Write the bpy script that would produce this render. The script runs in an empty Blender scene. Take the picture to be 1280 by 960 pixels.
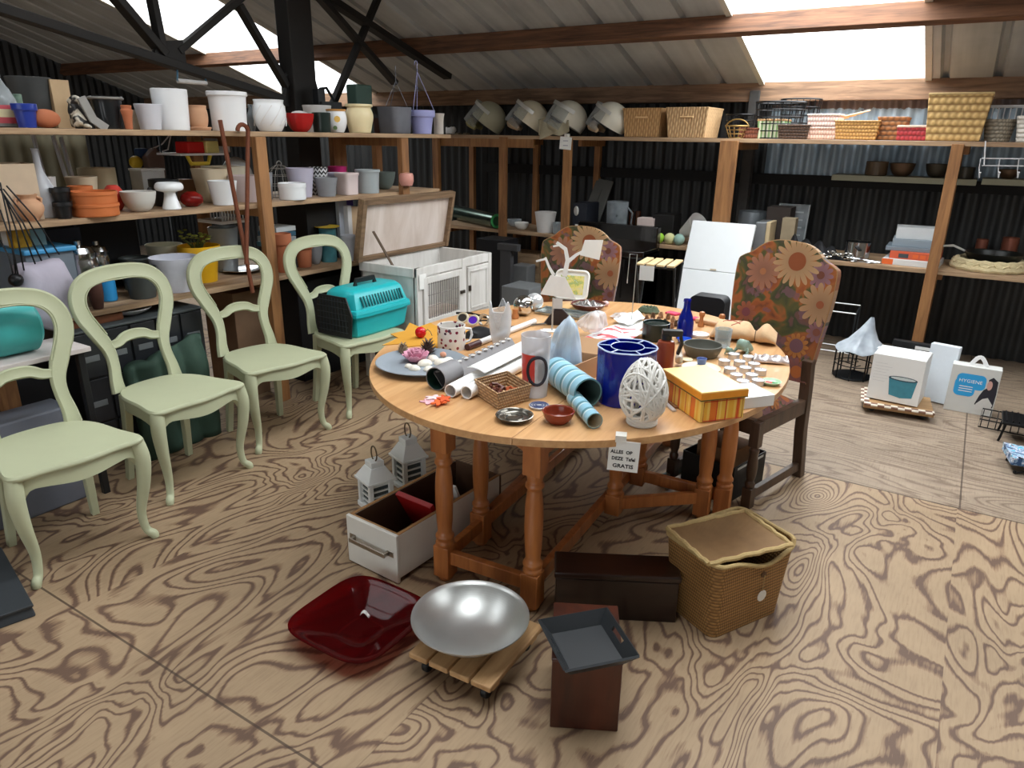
import bpy, bmesh, math, random
from mathutils import Vector, Matrix
random.seed(7)
C = bpy.context.scene.collection
PI = math.pi
R = math.radians
# ------------------------------------------------------------ camera model (1280x960 frame)
F, EYE = 890.0, Vector((0, 0, 1.65))
_p, _y, _r = math.atan(310 / F), R(32.1), R(0.81)
FW = Vector((-math.sin(_y) * math.cos(_p), math.cos(_y) * math.cos(_p), -math.sin(_p)))
_rt = Vector((math.cos(_y), math.sin(_y), 0)); _up = _rt.cross(FW)
RT = _rt * math.cos(_r) + _up * math.sin(_r); UP = _up * math.cos(_r) - _rt * math.sin(_r)
HEAD = -R(-32.1)                     # heading of the camera, for things turned towards it
def ray(x, y): return FW + RT * ((x - 640) / F) + UP * ((480 - y) / F)
def at(x, y, ax, v):
    d = ray(x, y); return EYE + d * ((v - EYE[ax]) / d[ax])
def Z(x, y, z=0.0): return at(x, y, 2, z)
def hz(loc, x, y):
    """height at which the sight line through (x, y) passes the upright through loc"""
    d = ray(x, y); h = Vector((FW.x, FW.y)).normalized()
    t = (Vector((loc[0], loc[1])).dot(h)) / (d.x * h.x + d.y * h.y)
    return EYE.z + d.z * t
def ppm(loc): return F / (Vector(loc) - EYE).dot(FW)   # pixels per metre there
# ------------------------------------------------------------ materials
MATS = {}
def lin(c):
    return tuple(((v / 255) / 12.92 if v / 255 <= .04045 else ((v / 255 + .055) / 1.055) ** 2.4) for v in c)
class NT:
    def __init__(s, name):
        s.m = bpy.data.materials.new(name); s.m.use_nodes = True
        s.t = s.m.node_tree; s.b = s.t.nodes['Principled BSDF']; s.o = s.t.nodes['Material Output']
    def n(s, typ, **k):
        nd = s.t.nodes.new(typ)
        for a, v in k.items(): setattr(nd, a, v)
        return nd
    def l(s, a, b): s.t.links.new(a, b)
    def coord(s, kind='Object'): return s.n('ShaderNodeTexCoord').outputs[kind]
    def put(s, sock, v):
        if isinstance(v, bpy.types.NodeSocket): s.l(v, sock)
        else: sock.default_value = v
    def mapping(s, v, scale=(1, 1, 1), rot=(0, 0, 0), loc=(0, 0, 0)):
        m = s.n('ShaderNodeMapping'); s.put(m.inputs[0], v)
        m.inputs['Scale'].default_value = scale; m.inputs['Rotation'].default_value = rot; m.inputs['Location'].default_value = loc
        return m.outputs[0]
    def noise(s, v, scale=5, detail=3, rough=.5, dist=0):
        t = s.n('ShaderNodeTexNoise'); s.put(t.inputs['Vector'], v)
        t.inputs['Scale'].default_value = scale; t.inputs['Detail'].default_value = detail
        t.inputs['Roughness'].default_value = rough; t.inputs['Distortion'].default_value = dist
        return t.outputs['Fac']
    def wave(s, v, scale=5, dist=0, axis='X', detail=2, prof='SIN'):
        t = s.n('ShaderNodeTexWave', bands_direction=axis, wave_profile=prof); s.put(t.inputs['Vector'], v)
        t.inputs['Scale'].default_value = scale; t.inputs['Distortion'].default_value = dist; t.inputs['Detail'].default_value = detail
        return t.outputs['Fac']
    def math(s, op, a, b=0.0, c=0.0):
        m = s.n('ShaderNodeMath', operation=op)
        for i, v in enumerate((a, b, c)): s.put(m.inputs[i], v)
        return m.outputs[0]
    def ramp(s, fac, stops, mode='LINEAR'):
        r = s.n('ShaderNodeValToRGB'); r.color_ramp.interpolation = mode
        while len(r.color_ramp.elements) > 1: r.color_ramp.elements.remove(r.color_ramp.elements[-1])
        e0 = r.color_ramp.elements[0]; e0.position = stops[0][0]; e0.color = (*stops[0][1], 1)
        for p, c in stops[1:]:
            e = r.color_ramp.elements.new(p); e.color = (*c, 1)
        s.put(r.inputs[0], fac); return r.outputs[0]
    def mix(s, fac, a, b, blend='MIX'):
        m = s.n('ShaderNodeMix', data_type='RGBA', blend_type=blend)
        s.put(m.inputs[0], fac)
        for i, v in ((6, a), (7, b)): s.put(m.inputs[i], v if isinstance(v, bpy.types.NodeSocket) else (*v, 1))
        return m.outputs[2]
    def sep(s, v):
        x = s.n('ShaderNodeSeparateXYZ'); s.put(x.inputs[0], v); return x.outputs
    def comb(s, x, y, z):
        c = s.n('ShaderNodeCombineXYZ')
        for i, v in enumerate((x, y, z)): s.put(c.inputs[i], v)
        return c.outputs[0]
    def bump(s, h, strength=.3, dist=.01):
        b = s.n('ShaderNodeBump'); s.put(b.inputs['Height'], h)
        b.inputs['Strength'].default_value = strength; b.inputs['Distance'].default_value = dist
        s.l(b.outputs[0], s.b.inputs['Normal'])
    def col(s, v): s.put(s.b.inputs['Base Color'], v if isinstance(v, bpy.types.NodeSocket) else (*v, 1))
def mat(name, rgb=None, rough=.5, metal=0.0, var=.12, scale=18, bump=0.0, spec=None, coat=0.0, trans=0.0, ior=1.45, alpha=1.0):
    """plain surface with a slight cloudy variation; rgb in 0..255"""
    if name in MATS: return MATS[name]
    t = NT(name); c = lin(rgb)
    v = t.coord(); n = t.noise(v, scale, 4)
    t.col(t.mix(n, tuple(x * (1 - var) for x in c), tuple(min(1, x * (1 + var)) for x in c)))
    b = t.b.inputs
    b['Roughness'].default_value = rough; b['Metallic'].default_value = metal
    if spec is not None: b['Specular IOR Level'].default_value = spec
    b['Coat Weight'].default_value = coat; b['Transmission Weight'].default_value = trans; b['IOR'].default_value = ior
    b['Alpha'].default_value = alpha
    if bump: t.bump(t.noise(v, scale * 4, 3), bump, .004)
    MATS[name] = t.m; return t.m
def wood(name, a=None, b_=None, scale=6, axis='X', rough=.55, coat=0, stretch=9, bump=.1):
    if name in MATS: return MATS[name]
    t = NT(name); v = t.coord()
    sc = {'X': (1, stretch, stretch), 'Y': (stretch, 1, stretch), 'Z': (stretch, stretch, 1)}[axis]
    m = t.mapping(v, sc)
    n = t.noise(m, scale * .5, 5, .6, .6)
    n2 = t.noise(v, 3, 2)
    c = t.ramp(t.math('ADD', t.math('MULTIPLY', n, .8), t.math('MULTIPLY', n2, .2)), [(.3, lin(b_)), (.62, lin(a))])
    t.col(c); t.b.inputs['Roughness'].default_value = rough; t.b.inputs['Coat Weight'].default_value = coat
    if bump: t.bump(n, bump, .003)
    MATS[name] = t.m; return t.m
def wicker(name, a=None, b_=None, su=120, sv=60, rough=.7, bump=.8, vert=False):
    """basket weave: offset rows of short strands, dark gaps between them"""
    if name in MATS: return MATS[name]
    t = NT(name); x, y, z = t.sep(t.coord())
    h = t.math('ADD', x, y)
    if vert: h, z = z, h
    row = t.math('FLOOR', t.math('MULTIPLY', z, sv / 2))
    off = t.math('MULTIPLY', t.math('MODULO', row, 2.0), PI)
    a1 = t.math('ABSOLUTE', t.math('SINE', t.math('MULTIPLY', z, sv * PI / 2)))
    a2 = t.math('ADD', t.math('MULTIPLY', t.math('SINE', t.math('ADD', t.math('MULTIPLY', h, su * 2.6), off)), .5), .5)
    hgt = t.math('MULTIPLY', a1, t.math('ADD', t.math('MULTIPLY', a2, .6), .4))
    n = t.noise(t.coord(), 30, 3)
    c = t.ramp(t.math('ADD', t.math('MULTIPLY', hgt, .8), t.math('MULTIPLY', n, .25)), [(.12, lin(b_)), (.7, lin(a))])
    t.col(c); t.b.inputs['Roughness'].default_value = rough; t.bump(hgt, bump, .006)
    MATS[name] = t.m; return t.m
def glass(name, rgb=None, rough=.02, thin=.25, tint=1.0):
    """thin clear or tinted wall: part see-through, part glossy"""
    if name in MATS: return MATS[name]
    t = NT(name); c = lin(rgb)
    tr = t.n('ShaderNodeBsdfTransparent'); tr.inputs[0].default_value = (*c, 1)
    t.b.inputs['Base Color'].default_value = (*c, 1); t.b.inputs['Roughness'].default_value = rough
    lw = t.n('ShaderNodeLayerWeight'); lw.inputs[0].default_value = .35
    f = t.math('ADD', t.math('MULTIPLY', lw.outputs['Facing'], .5), t.math('MULTIPLY', t.noise(t.coord(), 9, 2), thin * 2), )
    f = t.math('MINIMUM', f, 1.0)
    mx = t.n('ShaderNodeMixShader'); t.l(f, mx.inputs[0]); t.l(tr.outputs[0], mx.inputs[1]); t.l(t.b.outputs[0], mx.inputs[2])
    t.l(mx.outputs[0], t.o.inputs[0]); MATS[name] = t.m; return t.m
# ------------------------------------------------------------ mesh builder
class MB:
    def __init__(s): s.v = []; s.f = []; s.mi = []; s.cur = 0
    def add(s, vs, fs):
        o = len(s.v); s.v += [tuple(v) for v in vs]
        for f in fs: s.f.append(tuple(i + o for i in f)); s.mi.append(s.cur)
        return s
    def mat(s, i): s.cur = i; return s
    def box(s, c, d, rz=0.0, M=None, taper=(1, 1)):
        x, y, z = d[0] / 2, d[1] / 2, d[2] / 2; tx, ty = taper
        vs = [Vector((-x, -y, -z)), Vector((x, -y, -z)), Vector((x, y, -z)), Vector((-x, y, -z)),
              Vector((-x * tx, -y * ty, z)), Vector((x * tx, -y * ty, z)), Vector((x * tx, y * ty, z)), Vector((-x * tx, y * ty, z))]
        m = M if M is not None else Matrix.Rotation(rz, 3, 'Z')
        return s.add([m @ v + Vector(c) for v in vs], [(0, 3, 2, 1), (4, 5, 6, 7), (0, 1, 5, 4), (1, 2, 6, 5), (2, 3, 7, 6), (3, 0, 4, 7)])
    def lathe(s, prof, n=28, c=(0, 0, 0), M=None, sq=None):
        """prof: (r, z) pairs; r = 0 closes. sq = exponent for rounded-square sections"""
        vs, rows = [], []
        for r, z in prof:
            if r <= 1e-6: rows.append([len(vs)]); vs.append(Vector((0, 0, z)))
            else:
                row = []
                for k in range(n):
                    a = 2 * PI * k / n; ca, sa = math.cos(a), math.sin(a); q = 1.0
                    if sq: q = 1 / ((abs(ca) ** sq + abs(sa) ** sq) ** (1 / sq))
                    row.append(len(vs)); vs.append(Vector((r * q * ca, r * q * sa, z)))
                rows.append(row)
        fs = []
        for a, b in zip(rows, rows[1:]):
            for k in range(n):
                k2 = (k + 1) % n
                if len(a) == 1 and len(b) == 1: continue
                if len(a) == 1: fs.append((a[0], b[k2], b[k]))
                elif len(b) == 1: fs.append((a[k], a[k2], b[0]))
                else: fs.append((a[k], a[k2], b[k2], b[k]))
        if M is not None: vs = [M @ v for v in vs]
        return s.add([v + Vector(c) for v in vs], fs)
    def tube(s, pts, r, n=8, closed=False, flat=None, up=None):
        """round tube through pts; r scalar or list; flat=(w,h) makes a rectangular bar"""
        pts = [Vector(p) for p in pts]; N = len(pts)
        rs = r if isinstance(r, (list, tuple)) else [r] * N
        vs, fs, U = [], [], None
        for i, p in enumerate(pts):
            a = pts[i - 1] if (i > 0 or closed) else p; b = pts[(i + 1) % N] if (i < N - 1 or closed) else p
            d = (b - a); d = d.normalized() if d.length > 1e-9 else Vector((0, 0, 1))
            if U is None:
                U = Vector(up) if up is not None else (Vector((0, 0, 1)) if abs(d.z) < .9 else Vector((1, 0, 0)))
            U = (U - d * U.dot(d)); U = U.normalized() if U.length > 1e-6 else d.orthogonal().normalized()
            W = d.cross(U)
            if flat:
                w, h = flat[0] * rs[i], flat[1] * rs[i]
                for sx, sy in ((-1, -1), (1, -1), (1, 1), (-1, 1)): vs.append(p + W * (sx * w) + U * (sy * h))
            else:
                for k in range(n):
                    t = 2 * PI * k / n; vs.append(p + (W * math.cos(t) + U * math.sin(t)) * rs[i])
        m = 4 if flat else n
        for i in range(N if closed else N - 1):
            j = (i + 1) % N
            for k in range(m):
                k2 = (k + 1) % m; fs.append((i * m + k, i * m + k2, j * m + k2, j * m + k))
        if not closed:
            fs.append(tuple(reversed(range(m)))); fs.append(tuple((N - 1) * m + k for k in range(m)))
        return s.add(vs, fs)
    def prism(s, out, z0, z1, M=None, c=(0, 0, 0), inset=0.0):
        n = len(out); cx = sum(p[0] for p in out) / n; cy = sum(p[1] for p in out) / n
        vs = [Vector((x, y, z0)) for x, y in out] + [Vector((cx + (x - cx) * (1 - inset), cy + (y - cy) * (1 - inset), z1)) for x, y in out]
        if M is not None: vs = [M @ v for v in vs]
        fs = [tuple(reversed(range(n))), tuple(range(n, 2 * n))] + [(k, (k + 1) % n, n + (k + 1) % n, n + k) for k in range(n)]
        return s.add([v + Vector(c) for v in vs], fs)
    def ball(s, c, r, n=16, m=10, M=None, f=None):
        r = r if isinstance(r, (list, tuple)) else (r, r, r)
        prof = [(math.sin(PI * i / m), -math.cos(PI * i / m)) for i in range(m + 1)]
        prof[0] = (0, -1); prof[-1] = (0, 1)
        S = Matrix.Diagonal(r)
        if M is not None: S = M @ S
        return s.lathe(prof, n, c, S)
    def grid(s, fn, nu, nv, closeu=False):
        vs = [fn(i / (nu if closeu else nu - 1), j / (nv - 1)) for j in range(nv) for i in range(nu)]
        fs = []
        for j in range(nv - 1):
            for i in range(nu if closeu else nu - 1):
                i2 = (i + 1) % nu; fs.append((j * nu + i, j * nu + i2, (j + 1) * nu + i2, (j + 1) * nu + i))
        return s.add(vs, fs)
    def ribbon(s, pts, hw, th, fn, closed=False):
        """flat moulded bar along a 2-D line; fn(a, b, n) maps the plane and its normal to space"""
        N = len(pts); sec = [(-1, -.35), (-.75, -1), (.75, -1), (1, -.35), (1, .35), (.75, 1), (.45, .8), (-.45, .8), (-.75, 1), (-1, .35)]
        hws = hw if isinstance(hw, (list, tuple)) else [hw] * N
        vs, fs = [], []
        for i, (a, b) in enumerate(pts):
            p = pts[i - 1] if (i or closed) else pts[i]; q = pts[(i + 1) % N] if (i < N - 1 or closed) else pts[i]
            dx, dy = q[0] - p[0], q[1] - p[1]; L = math.hypot(dx, dy) or 1
            nx, ny = -dy / L, dx / L
            for u, v in sec: vs.append(fn(a + nx * u * hws[i], b + ny * u * hws[i], v * th))
        m = len(sec)
        for i in range(N if closed else N - 1):
            j = (i + 1) % N
            for k in range(m):
                k2 = (k + 1) % m; fs.append((i * m + k, i * m + k2, j * m + k2, j * m + k))
        if not closed: fs.append(tuple(reversed(range(m)))); fs.append(tuple((N - 1) * m + k for k in range(m)))
        return s.add(vs, fs)
    def build(s, name, m, parent=None, loc=(0, 0, 0), rz=0.0, rot=None, smooth=40, bevel=0, fix=True):
        me = bpy.data.meshes.new(name); me.from_pydata(s.v, [], s.f); 
        for k in (m if isinstance(m, (list, tuple)) else [m]): me.materials.append(k)
        if isinstance(m, (list, tuple)): me.polygons.foreach_set('material_index', s.mi)
        if fix:
            bm = bmesh.new(); bm.from_mesh(me); bmesh.ops.recalc_face_normals(bm, faces=bm.faces); bm.to_mesh(me); bm.free()
        if smooth:
            me.polygons.foreach_set('use_smooth', [True] * len(me.polygons)); me.set_sharp_from_angle(angle=R(smooth))
        me.update()
        o = bpy.data.objects.new(name, me); C.objects.link(o)
        o.location = loc; o.rotation_euler = rot if rot is not None else (0, 0, rz)
        if parent: o.parent = parent
        if bevel:
            b = o.modifiers.new('bevel', 'BEVEL'); b.width = bevel; b.segments = 2; b.limit_method = 'ANGLE'; b.angle_limit = R(40)
        return o
def tag(o, label=None, cat=None, group=None, kind=None):
    if label: o['label'] = label
    if cat: o['category'] = cat
    if group: o['group'] = group
    if kind: o['kind'] = kind
    return o
def thing(name, label, cat, loc=(0, 0, 0), rz=0.0, group=None, rot=None):
    o = bpy.data.objects.new(name, None); C.objects.link(o); o.empty_display_size = .05
    o.location = loc; o.rotation_euler = rot if rot is not None else (0, 0, rz)
    return tag(o, label, cat, group)
def struct(o, label=None, cat=None): return tag(o, label, cat, kind='structure')
def copy_tree(o, parent=None):
    c = o.copy(); C.objects.link(c)
    if parent: c.parent = parent
    for ch in list(o.children): copy_tree(ch, c)
    return c
def spline(pts, n=6, closed=False):
    """Catmull-Rom through points of any dimension"""
    N = len(pts); out = []
    for i in range(N if closed else N - 1):
        g = lambda k: pts[k % N] if closed else pts[max(0, min(N - 1, k))]
        a, b, c, d = g(i - 1), g(i), g(i + 1), g(i + 2)
        for k in range(n):
            t = k / n
            out.append(tuple(.5 * (2 * q + (r - p) * t + (2 * p - 5 * q + 4 * r - s) * t * t + (3 * q - p - 3 * r + s) * t ** 3) for p, q, r, s in zip(a, b, c, d)))
    if not closed: out.append(tuple(pts[-1]))
    return out
# ============================================================ SETTING
XL, XR, YB, YF = -10.6, 3.0, 6.75, -5.0
TS = math.tan(R(19)); RZ0, RY0 = 2.1, 6.6
def rz_(y): return RZ0 + (RY0 - y) * TS
# floor: weathered plywood sheets
t = NT('plywood'); v = t.coord()
x, y, z = t.sep(v)
far = t.math('GREATER_THAN', y, 3.70)
warp = t.noise(v, 2.2, 2)
near_v = t.comb(t.math('MULTIPLY', x, 1.0), t.math('MULTIPLY', y, .52), t.math('MULTIPLY', t.math('FLOOR', t.math('DIVIDE', t.math('ADD', x, 1.15), 1.35)), 3.7))
far_v = t.comb(t.math('MULTIPLY', x, .22), t.math('MULTIPLY', y, 1.7), 4.4)
vv = t.n('ShaderNodeMix', data_type='VECTOR'); t.put(vv.inputs[0], far); t.put(vv.inputs[4], near_v); t.put(vv.inputs[5], far_v)
n1 = t.noise(vv.outputs[1], 2.15, 2.6, .42, .8)
vk = t.n('ShaderNodeTexVoronoi'); vk.inputs['Scale'].default_value = 1.9; t.l(t.comb(x, t.math('MULTIPLY', y, .62), 0.3), vk.inputs['Vector'])
kd = t.math('ADD', vk.outputs['Distance'], t.math('MULTIPLY', t.math('SUBTRACT', warp, .5), .12))
kn = t.math('MULTIPLY', t.math('EXPONENT', t.math('MULTIPLY', kd, -9.0)), t.math('SUBTRACT', 1.0, far))
n1 = t.math('MULTIPLY_ADD', kn, .34, n1)
rings = t.math('FRACT', t.math('MULTIPLY', n1, 22.0))
fine = t.noise(t.mapping(v, (60, 5, 1)), 2.0, 4, .6)
wob = t.math('ADD', rings, t.math('MULTIPLY', t.math('SUBTRACT', fine, .5), .35))
TAN, MID, DRK = lin((170, 145, 115)), lin((142, 115, 90)), lin((107, 83, 68))
base = t.ramp(wob, [(0.0, MID), (.08, TAN), (.62, TAN), (.74, MID), (.82, DRK), (.95, DRK), (1.0, MID)])
basef = t.ramp(wob, [(0.0, lin((152, 134, 115))), (.5, lin((162, 144, 124))), (.85, lin((122, 104, 88))), (1.0, lin((146, 128, 110)))])
c = t.mix(far, base, basef)
c = t.mix(t.math('MULTIPLY', t.math('SUBTRACT', fine, .45), .9), c, DRK)
c = t.mix(t.math('MULTIPLY', t.math('GREATER_THAN', kn, .72), .75), c, lin((92, 80, 68)))
dirt = t.ramp(t.noise(v, 1.1, 5, .65), [(.38, (.96, .96, .96)), (.70, (.54, .53, .52))])
c = t.mix(.65, c, dirt, 'MULTIPLY')
spots = t.ramp(t.noise(v, 23, 2), [(.70, (1, 1, 1)), (.78, (.7, .68, .66))])
c = t.mix(.6, c, spots, 'MULTIPLY')
def seam(coord, pos, w=.004):
    return t.math('LESS_THAN', t.math('ABSOLUTE', t.math('SUBTRACT', coord, pos)), w)
s1 = seam(y, 3.70, .006)
s2 = t.math('MULTIPLY', seam(y, 1.0), t.math('LESS_THAN', x, -1.2))
s3 = t.math('MULTIPLY', seam(x, .21), far)
s4 = t.math('MULTIPLY', seam(x, -1.15, .002), t.math('LESS_THAN', y, 3.7))
sm = t.math('MAXIMUM', t.math('MAXIMUM', s1, s2), t.math('MAXIMUM', s3, t.math('MULTIPLY', s4, .4)))
c = t.mix(t.math('MULTIPLY', sm, .75), c, lin((60, 46, 38)))
t.col(c); t.b.inputs['Roughness'].default_value = .55; t.b.inputs['Specular IOR Level'].default_value = .35
t.bump(t.math('SUBTRACT', t.math('MULTIPLY', wob, .3), sm), .15, .004)
m = MB(); m.box(((XL + XR) / 2, (YB + YF) / 2, -.05), (XR - XL + .6, YB - YF + .6, .1))
struct(m.build('floor', t.m, smooth=0))
# roof: trapezoidal metal sheets, with skylight strips left open
t = NT('roof_sheet'); v = t.coord()
n = t.noise(v, 1.4, 5, .6); st = t.noise(t.mapping(v, (14, .8, 1)), 1.0, 3)
c = t.ramp(t.math('ADD', t.math('MULTIPLY', n, .6), t.math('MULTIPLY', st, .4)), [(.3, lin((156, 158, 158))), (.7, lin((206, 208, 206)))])
t.col(c); t.b.inputs['Roughness'].default_value = .5; t.b.inputs['Metallic'].default_value = .1
roof_m = t.m
RIDGE = -1.0
def roof_piece(x0, x1, ya, yb, mb):
    """underside sheet from ya (low edge) up to yb, ribs standing up between the pans"""
    xs = []; k = math.floor(x0 / .333)
    while k * .333 < x1:
        b = k * .333
        for dx, dz in ((0, 0), (.27, 0), (.285, .045), (.318, .045), (.333, 0)):
            if x0 <= b + dx <= x1: xs.append((b + dx, dz))
        k += 1
    xs = [(x0, 0)] + xs + [(x1, 0)]
    f = lambda y: rz_(y) if y >= RIDGE else rz_(RIDGE) - (RIDGE - y) * TS
    vs = []
    for yy in (ya, yb):
        for xx, dz in xs: vs.append((xx, yy, f(yy) + dz))
    n_ = len(xs); mb.add(vs, [(i, i + 1, n_ + i + 1, n_ + i) for i in range(n_ - 1)])
SKY = [(-7.55, -6.05, 6.74, 3.0), (-1.70, -.47, 6.74, 4.1), (-1.70, -.47, 3.7, .6), (.8, 2.0, 5.6, 2.2), (-4.6, -3.4, 2.4, -.6)]  # last two strips are out of view, added for soft fill light
m = MB(); xs = sorted({XL, XR} | {a for s_ in SKY for a in s_[:2]})
for x0, x1 in zip(xs, xs[1:]):
    yy = 6.95
    for s_ in sorted([s_ for s_ in SKY if s_[0] <= x0 + .01 and s_[1] >= x1 - .01], key=lambda s_: -s_[2]):
        roof_piece(x0, x1, yy, s_[2], m); yy = s_[3]
    roof_piece(x0, x1, yy, RIDGE, m); roof_piece(x0, x1, RIDGE, YF - .2, m)
struct(m.build('ceiling', roof_m, smooth=0, fix=False))
# skylight panes: cloudy fibreglass, daylight above them
t = NT('skylight_sheet'); tr = t.n('ShaderNodeBsdfTransparent'); tl = t.n('ShaderNodeBsdfTranslucent')
tr.inputs[0].default_value = (1, 1, 1, 1)
leaf = t.ramp(t.noise(t.coord(), 6, 2), [(.0, (.9, .9, .88)), (1, (1, 1, 1))]); t.l(leaf, tl.inputs[0])
mx = t.n('ShaderNodeMixShader'); mx.inputs[0].default_value = .3
t.l(tr.outputs[0], mx.inputs[1]); t.l(tl.outputs[0], mx.inputs[2]); t.l(mx.outputs[0], t.o.inputs[0])
sky_m = t.m
trimw = mat('skylight_flashing', (205, 200, 188), .5)
LIGHTS = []
POWER = (105, 120, 116, 70, 30)
for i, (x0, x1, ya, yb) in enumerate(SKY):
    m = MB(); m.add([(x0, ya, rz_(ya) + .05), (x1, ya, rz_(ya) + .05), (x1, yb, rz_(yb) + .05), (x0, yb, rz_(yb) + .05)], [(0, 1, 2, 3)])
    w = struct(m.build('window_%d' % (i + 1), sky_m, smooth=0))
    m = MB()
    for xx in (x0, x1): m.tube([(xx, ya, rz_(ya) + .02), (xx, yb, rz_(yb) + .02)], 1, flat=(.022, .035))
    struct(m.build('trim_%d' % (i + 1), trimw, smooth=0))
    L = bpy.data.lights.new('sky_light', 'AREA'); L.shape = 'RECTANGLE'; L.size = x1 - x0 - .06; L.size_y = (ya - yb) / math.cos(R(19)) - .06
    L.energy = POWER[i]; L.color = (.93, .975, 1.0)
    o = bpy.data.objects.new('sky_light', L); C.objects.link(o)
    o.location = ((x0 + x1) / 2, (ya + yb) / 2, rz_((ya + yb) / 2) + .16); o.rotation_euler = (R(-19), 0, 0)
# fallen leaves lying on the skylight sheet
lf = mat('dry_leaf', (120, 112, 100), .8)
for k, (px, py, s) in enumerate(((993, 61, .03), (1098, 98, .045), (1072, 104, .02), (1066, 70, .016), (1145, 72, .02), (1028, 106, .02))):
    d = ray(px, py); tt = (RZ0 + RY0 * TS + .062 - EYE.z) / (d.z + d.y * TS); q = EYE + d * tt
    m = MB(); m.prism([(0, -.9), (.6, -.3), (.5, .5), (0, 1), (-.6, .4), (-.4, -.5)], 0, .25, Matrix.Diagonal((s, s, s * .5)))
    o = m.build('dry_leaf', lf, loc=q, rot=(R(-19), 0, k)); tag(o, ['dry curled leaf on the skylight sheet, upper left one', 'largest dead leaf on the skylight sheet above the wooden eave plate', 'small leaf just left of the largest leaf on the skylight', 'small dry leaf in the middle of the bright skylight', 'thin dry leaf near the skylight edge above the seagrass basket', 'small leaf low on the bright skylight above the black wire baskets'][k], 'leaf', 'dead leaves on the skylight')
# timbers of the roof
tim = wood('old_timber', (128, 88, 62), (58, 38, 28), 5, 'X', .75, stretch=14)
timd = wood('dark_timber', (70, 56, 46), (34, 27, 23), 5, 'X', .8, stretch=12)
steel = mat('black_steel', (30, 27, 25), .6, .2, .3, 6)
def purlin(y, mt, d=.15, w=.07, name='trim_10'):
    m = MB(); zc = rz_(y) - d / 2 - .004
    m.box(((XL + XR) / 2, y, zc), (XR - XL, w, d), M=Matrix.Rotation(R(-19), 3, 'X'))
    return struct(m.build(name, mt, smooth=0, bevel=.004))
purlin(5.52, tim, .13, .07, 'trim_10'); purlin(3.6, tim, .13, .07, 'trim_11'); purlin(1.7, tim, .13, .07, 'trim_12')
m = MB(); m.box(((XL + XR) / 2, 6.66, 2.03), (XR - XL, .12, .15)); struct(m.build('trim_13', wood('eave_timber', (150, 118, 92), (80, 60, 46), 5, 'X', .8, stretch=12), smooth=0, bevel=.005))
# corrugated walls
t = NT('dark_corrugated'); v = t.coord(); x, y, z = t.sep(v)
n = t.noise(t.mapping(v, (9, 9, .5)), 1.5, 4); 
c = t.ramp(n, [(.3, lin((28, 29, 30))), (.75, lin((58, 59, 59)))])
t.col(c); t.b.inputs['Roughness'].default_value = .55; t.b.inputs['Metallic'].default_value = .25; wall_m = t.m
t = NT('blue_grey_corrugated'); v = t.coord(); x, y, z = t.sep(v)
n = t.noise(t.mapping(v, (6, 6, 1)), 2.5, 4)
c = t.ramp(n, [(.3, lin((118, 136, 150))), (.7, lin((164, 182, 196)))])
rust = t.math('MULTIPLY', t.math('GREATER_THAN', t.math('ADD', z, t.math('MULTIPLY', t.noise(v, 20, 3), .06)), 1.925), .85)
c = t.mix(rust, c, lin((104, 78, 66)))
t.col(c); t.b.inputs['Roughness'].default_value = .5; t.b.inputs['Metallic'].default_value = .25; blue_grey_m = t.m
def corr(x0, x1, y0, z0, z1, mt, name, per=.1, amp=.013):
    m = MB(); n_ = int((x1 - x0) / per * 6)
    m.grid(lambda u, w: (x0 + (x1 - x0) * u, y0 + amp * math.cos(u * (x1 - x0) / per * 2 * PI), z0 + (z1 - z0) * w), n_ + 1, 2)
    return m.build(name, mt, fix=False, smooth=60)
struct(corr(XL - .2, XR, YB, -.04, 2.055, wall_m, 'wall_back'))
tag(corr(-1.62, 2.4, YB - .045, 1.37, 1.98, blue_grey_m, 'blue_grey_sheet'), 'blue grey galvanised corrugated sheet fixed to the dark back wall below the bright skylight', 'sheet', kind='structure')  # lighter blue grey sheet over the right part of the dark wall
m = MB(); m.box(((-4.6 + XR) / 2, YB - .06, 1.325), (XR + 4.6, .05, .09)); struct(m.build('trim_14', mat('black_rail', (16, 15, 15), .8), smooth=0))
m = MB(); n_ = int((YB - YF) / .1 * 6)
m.grid(lambda u, w: (XL + .013 * math.cos(u * (YB - YF) / .1 * 2 * PI), YF + (YB - YF) * u, 5 * w), n_ + 1, 2)
struct(m.build('wall_left', wall_m, fix=False))
wm = mat('grey_sheet_wall', (120, 116, 108), .7)
m = MB(); m.box((XR + .03, (YB + YF) / 2, 2.5), (.06, YB - YF, 5)); struct(m.build('wall_right', wm, smooth=0))
# front wall (behind the camera) with an unseen opening added to admit fill light
m = MB()
m.box(((XL - 3.2) / 2, YF, 1.8), (-3.2 - XL, .1, 3.6)); m.box(((2.2 + XR) / 2, YF, 1.8), (XR - 2.2, .1, 3.6)); m.box((-.5, YF, 3.3), (5.4, .1, .7))
struct(m.build('wall_front', wm, smooth=0))
L = bpy.data.lights.new('front_fill_light', 'AREA'); L.shape = 'RECTANGLE'; L.size = 5.2; L.size_y = 2.9; L.energy = 44; L.color = (.97, .985, 1)
o = bpy.data.objects.new('front_fill_light', L); C.objects.link(o); o.location = (-.5, YF - .1, 1.5); o.rotation_euler = (R(90), 0, 0)  # unseen area light added behind the camera as general fill
# wall stud by the baskets, seen above the top shelf
p = at(941, 150, 1, 6.62)
m = MB(); m.box((p.x, 6.62, 1.02), (.085, .08, 2.04)); struct(m.build('trim_15', mat('weathered_stud', (62, 60, 58), .85, 0, .3), smooth=0, bevel=.004), )
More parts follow.
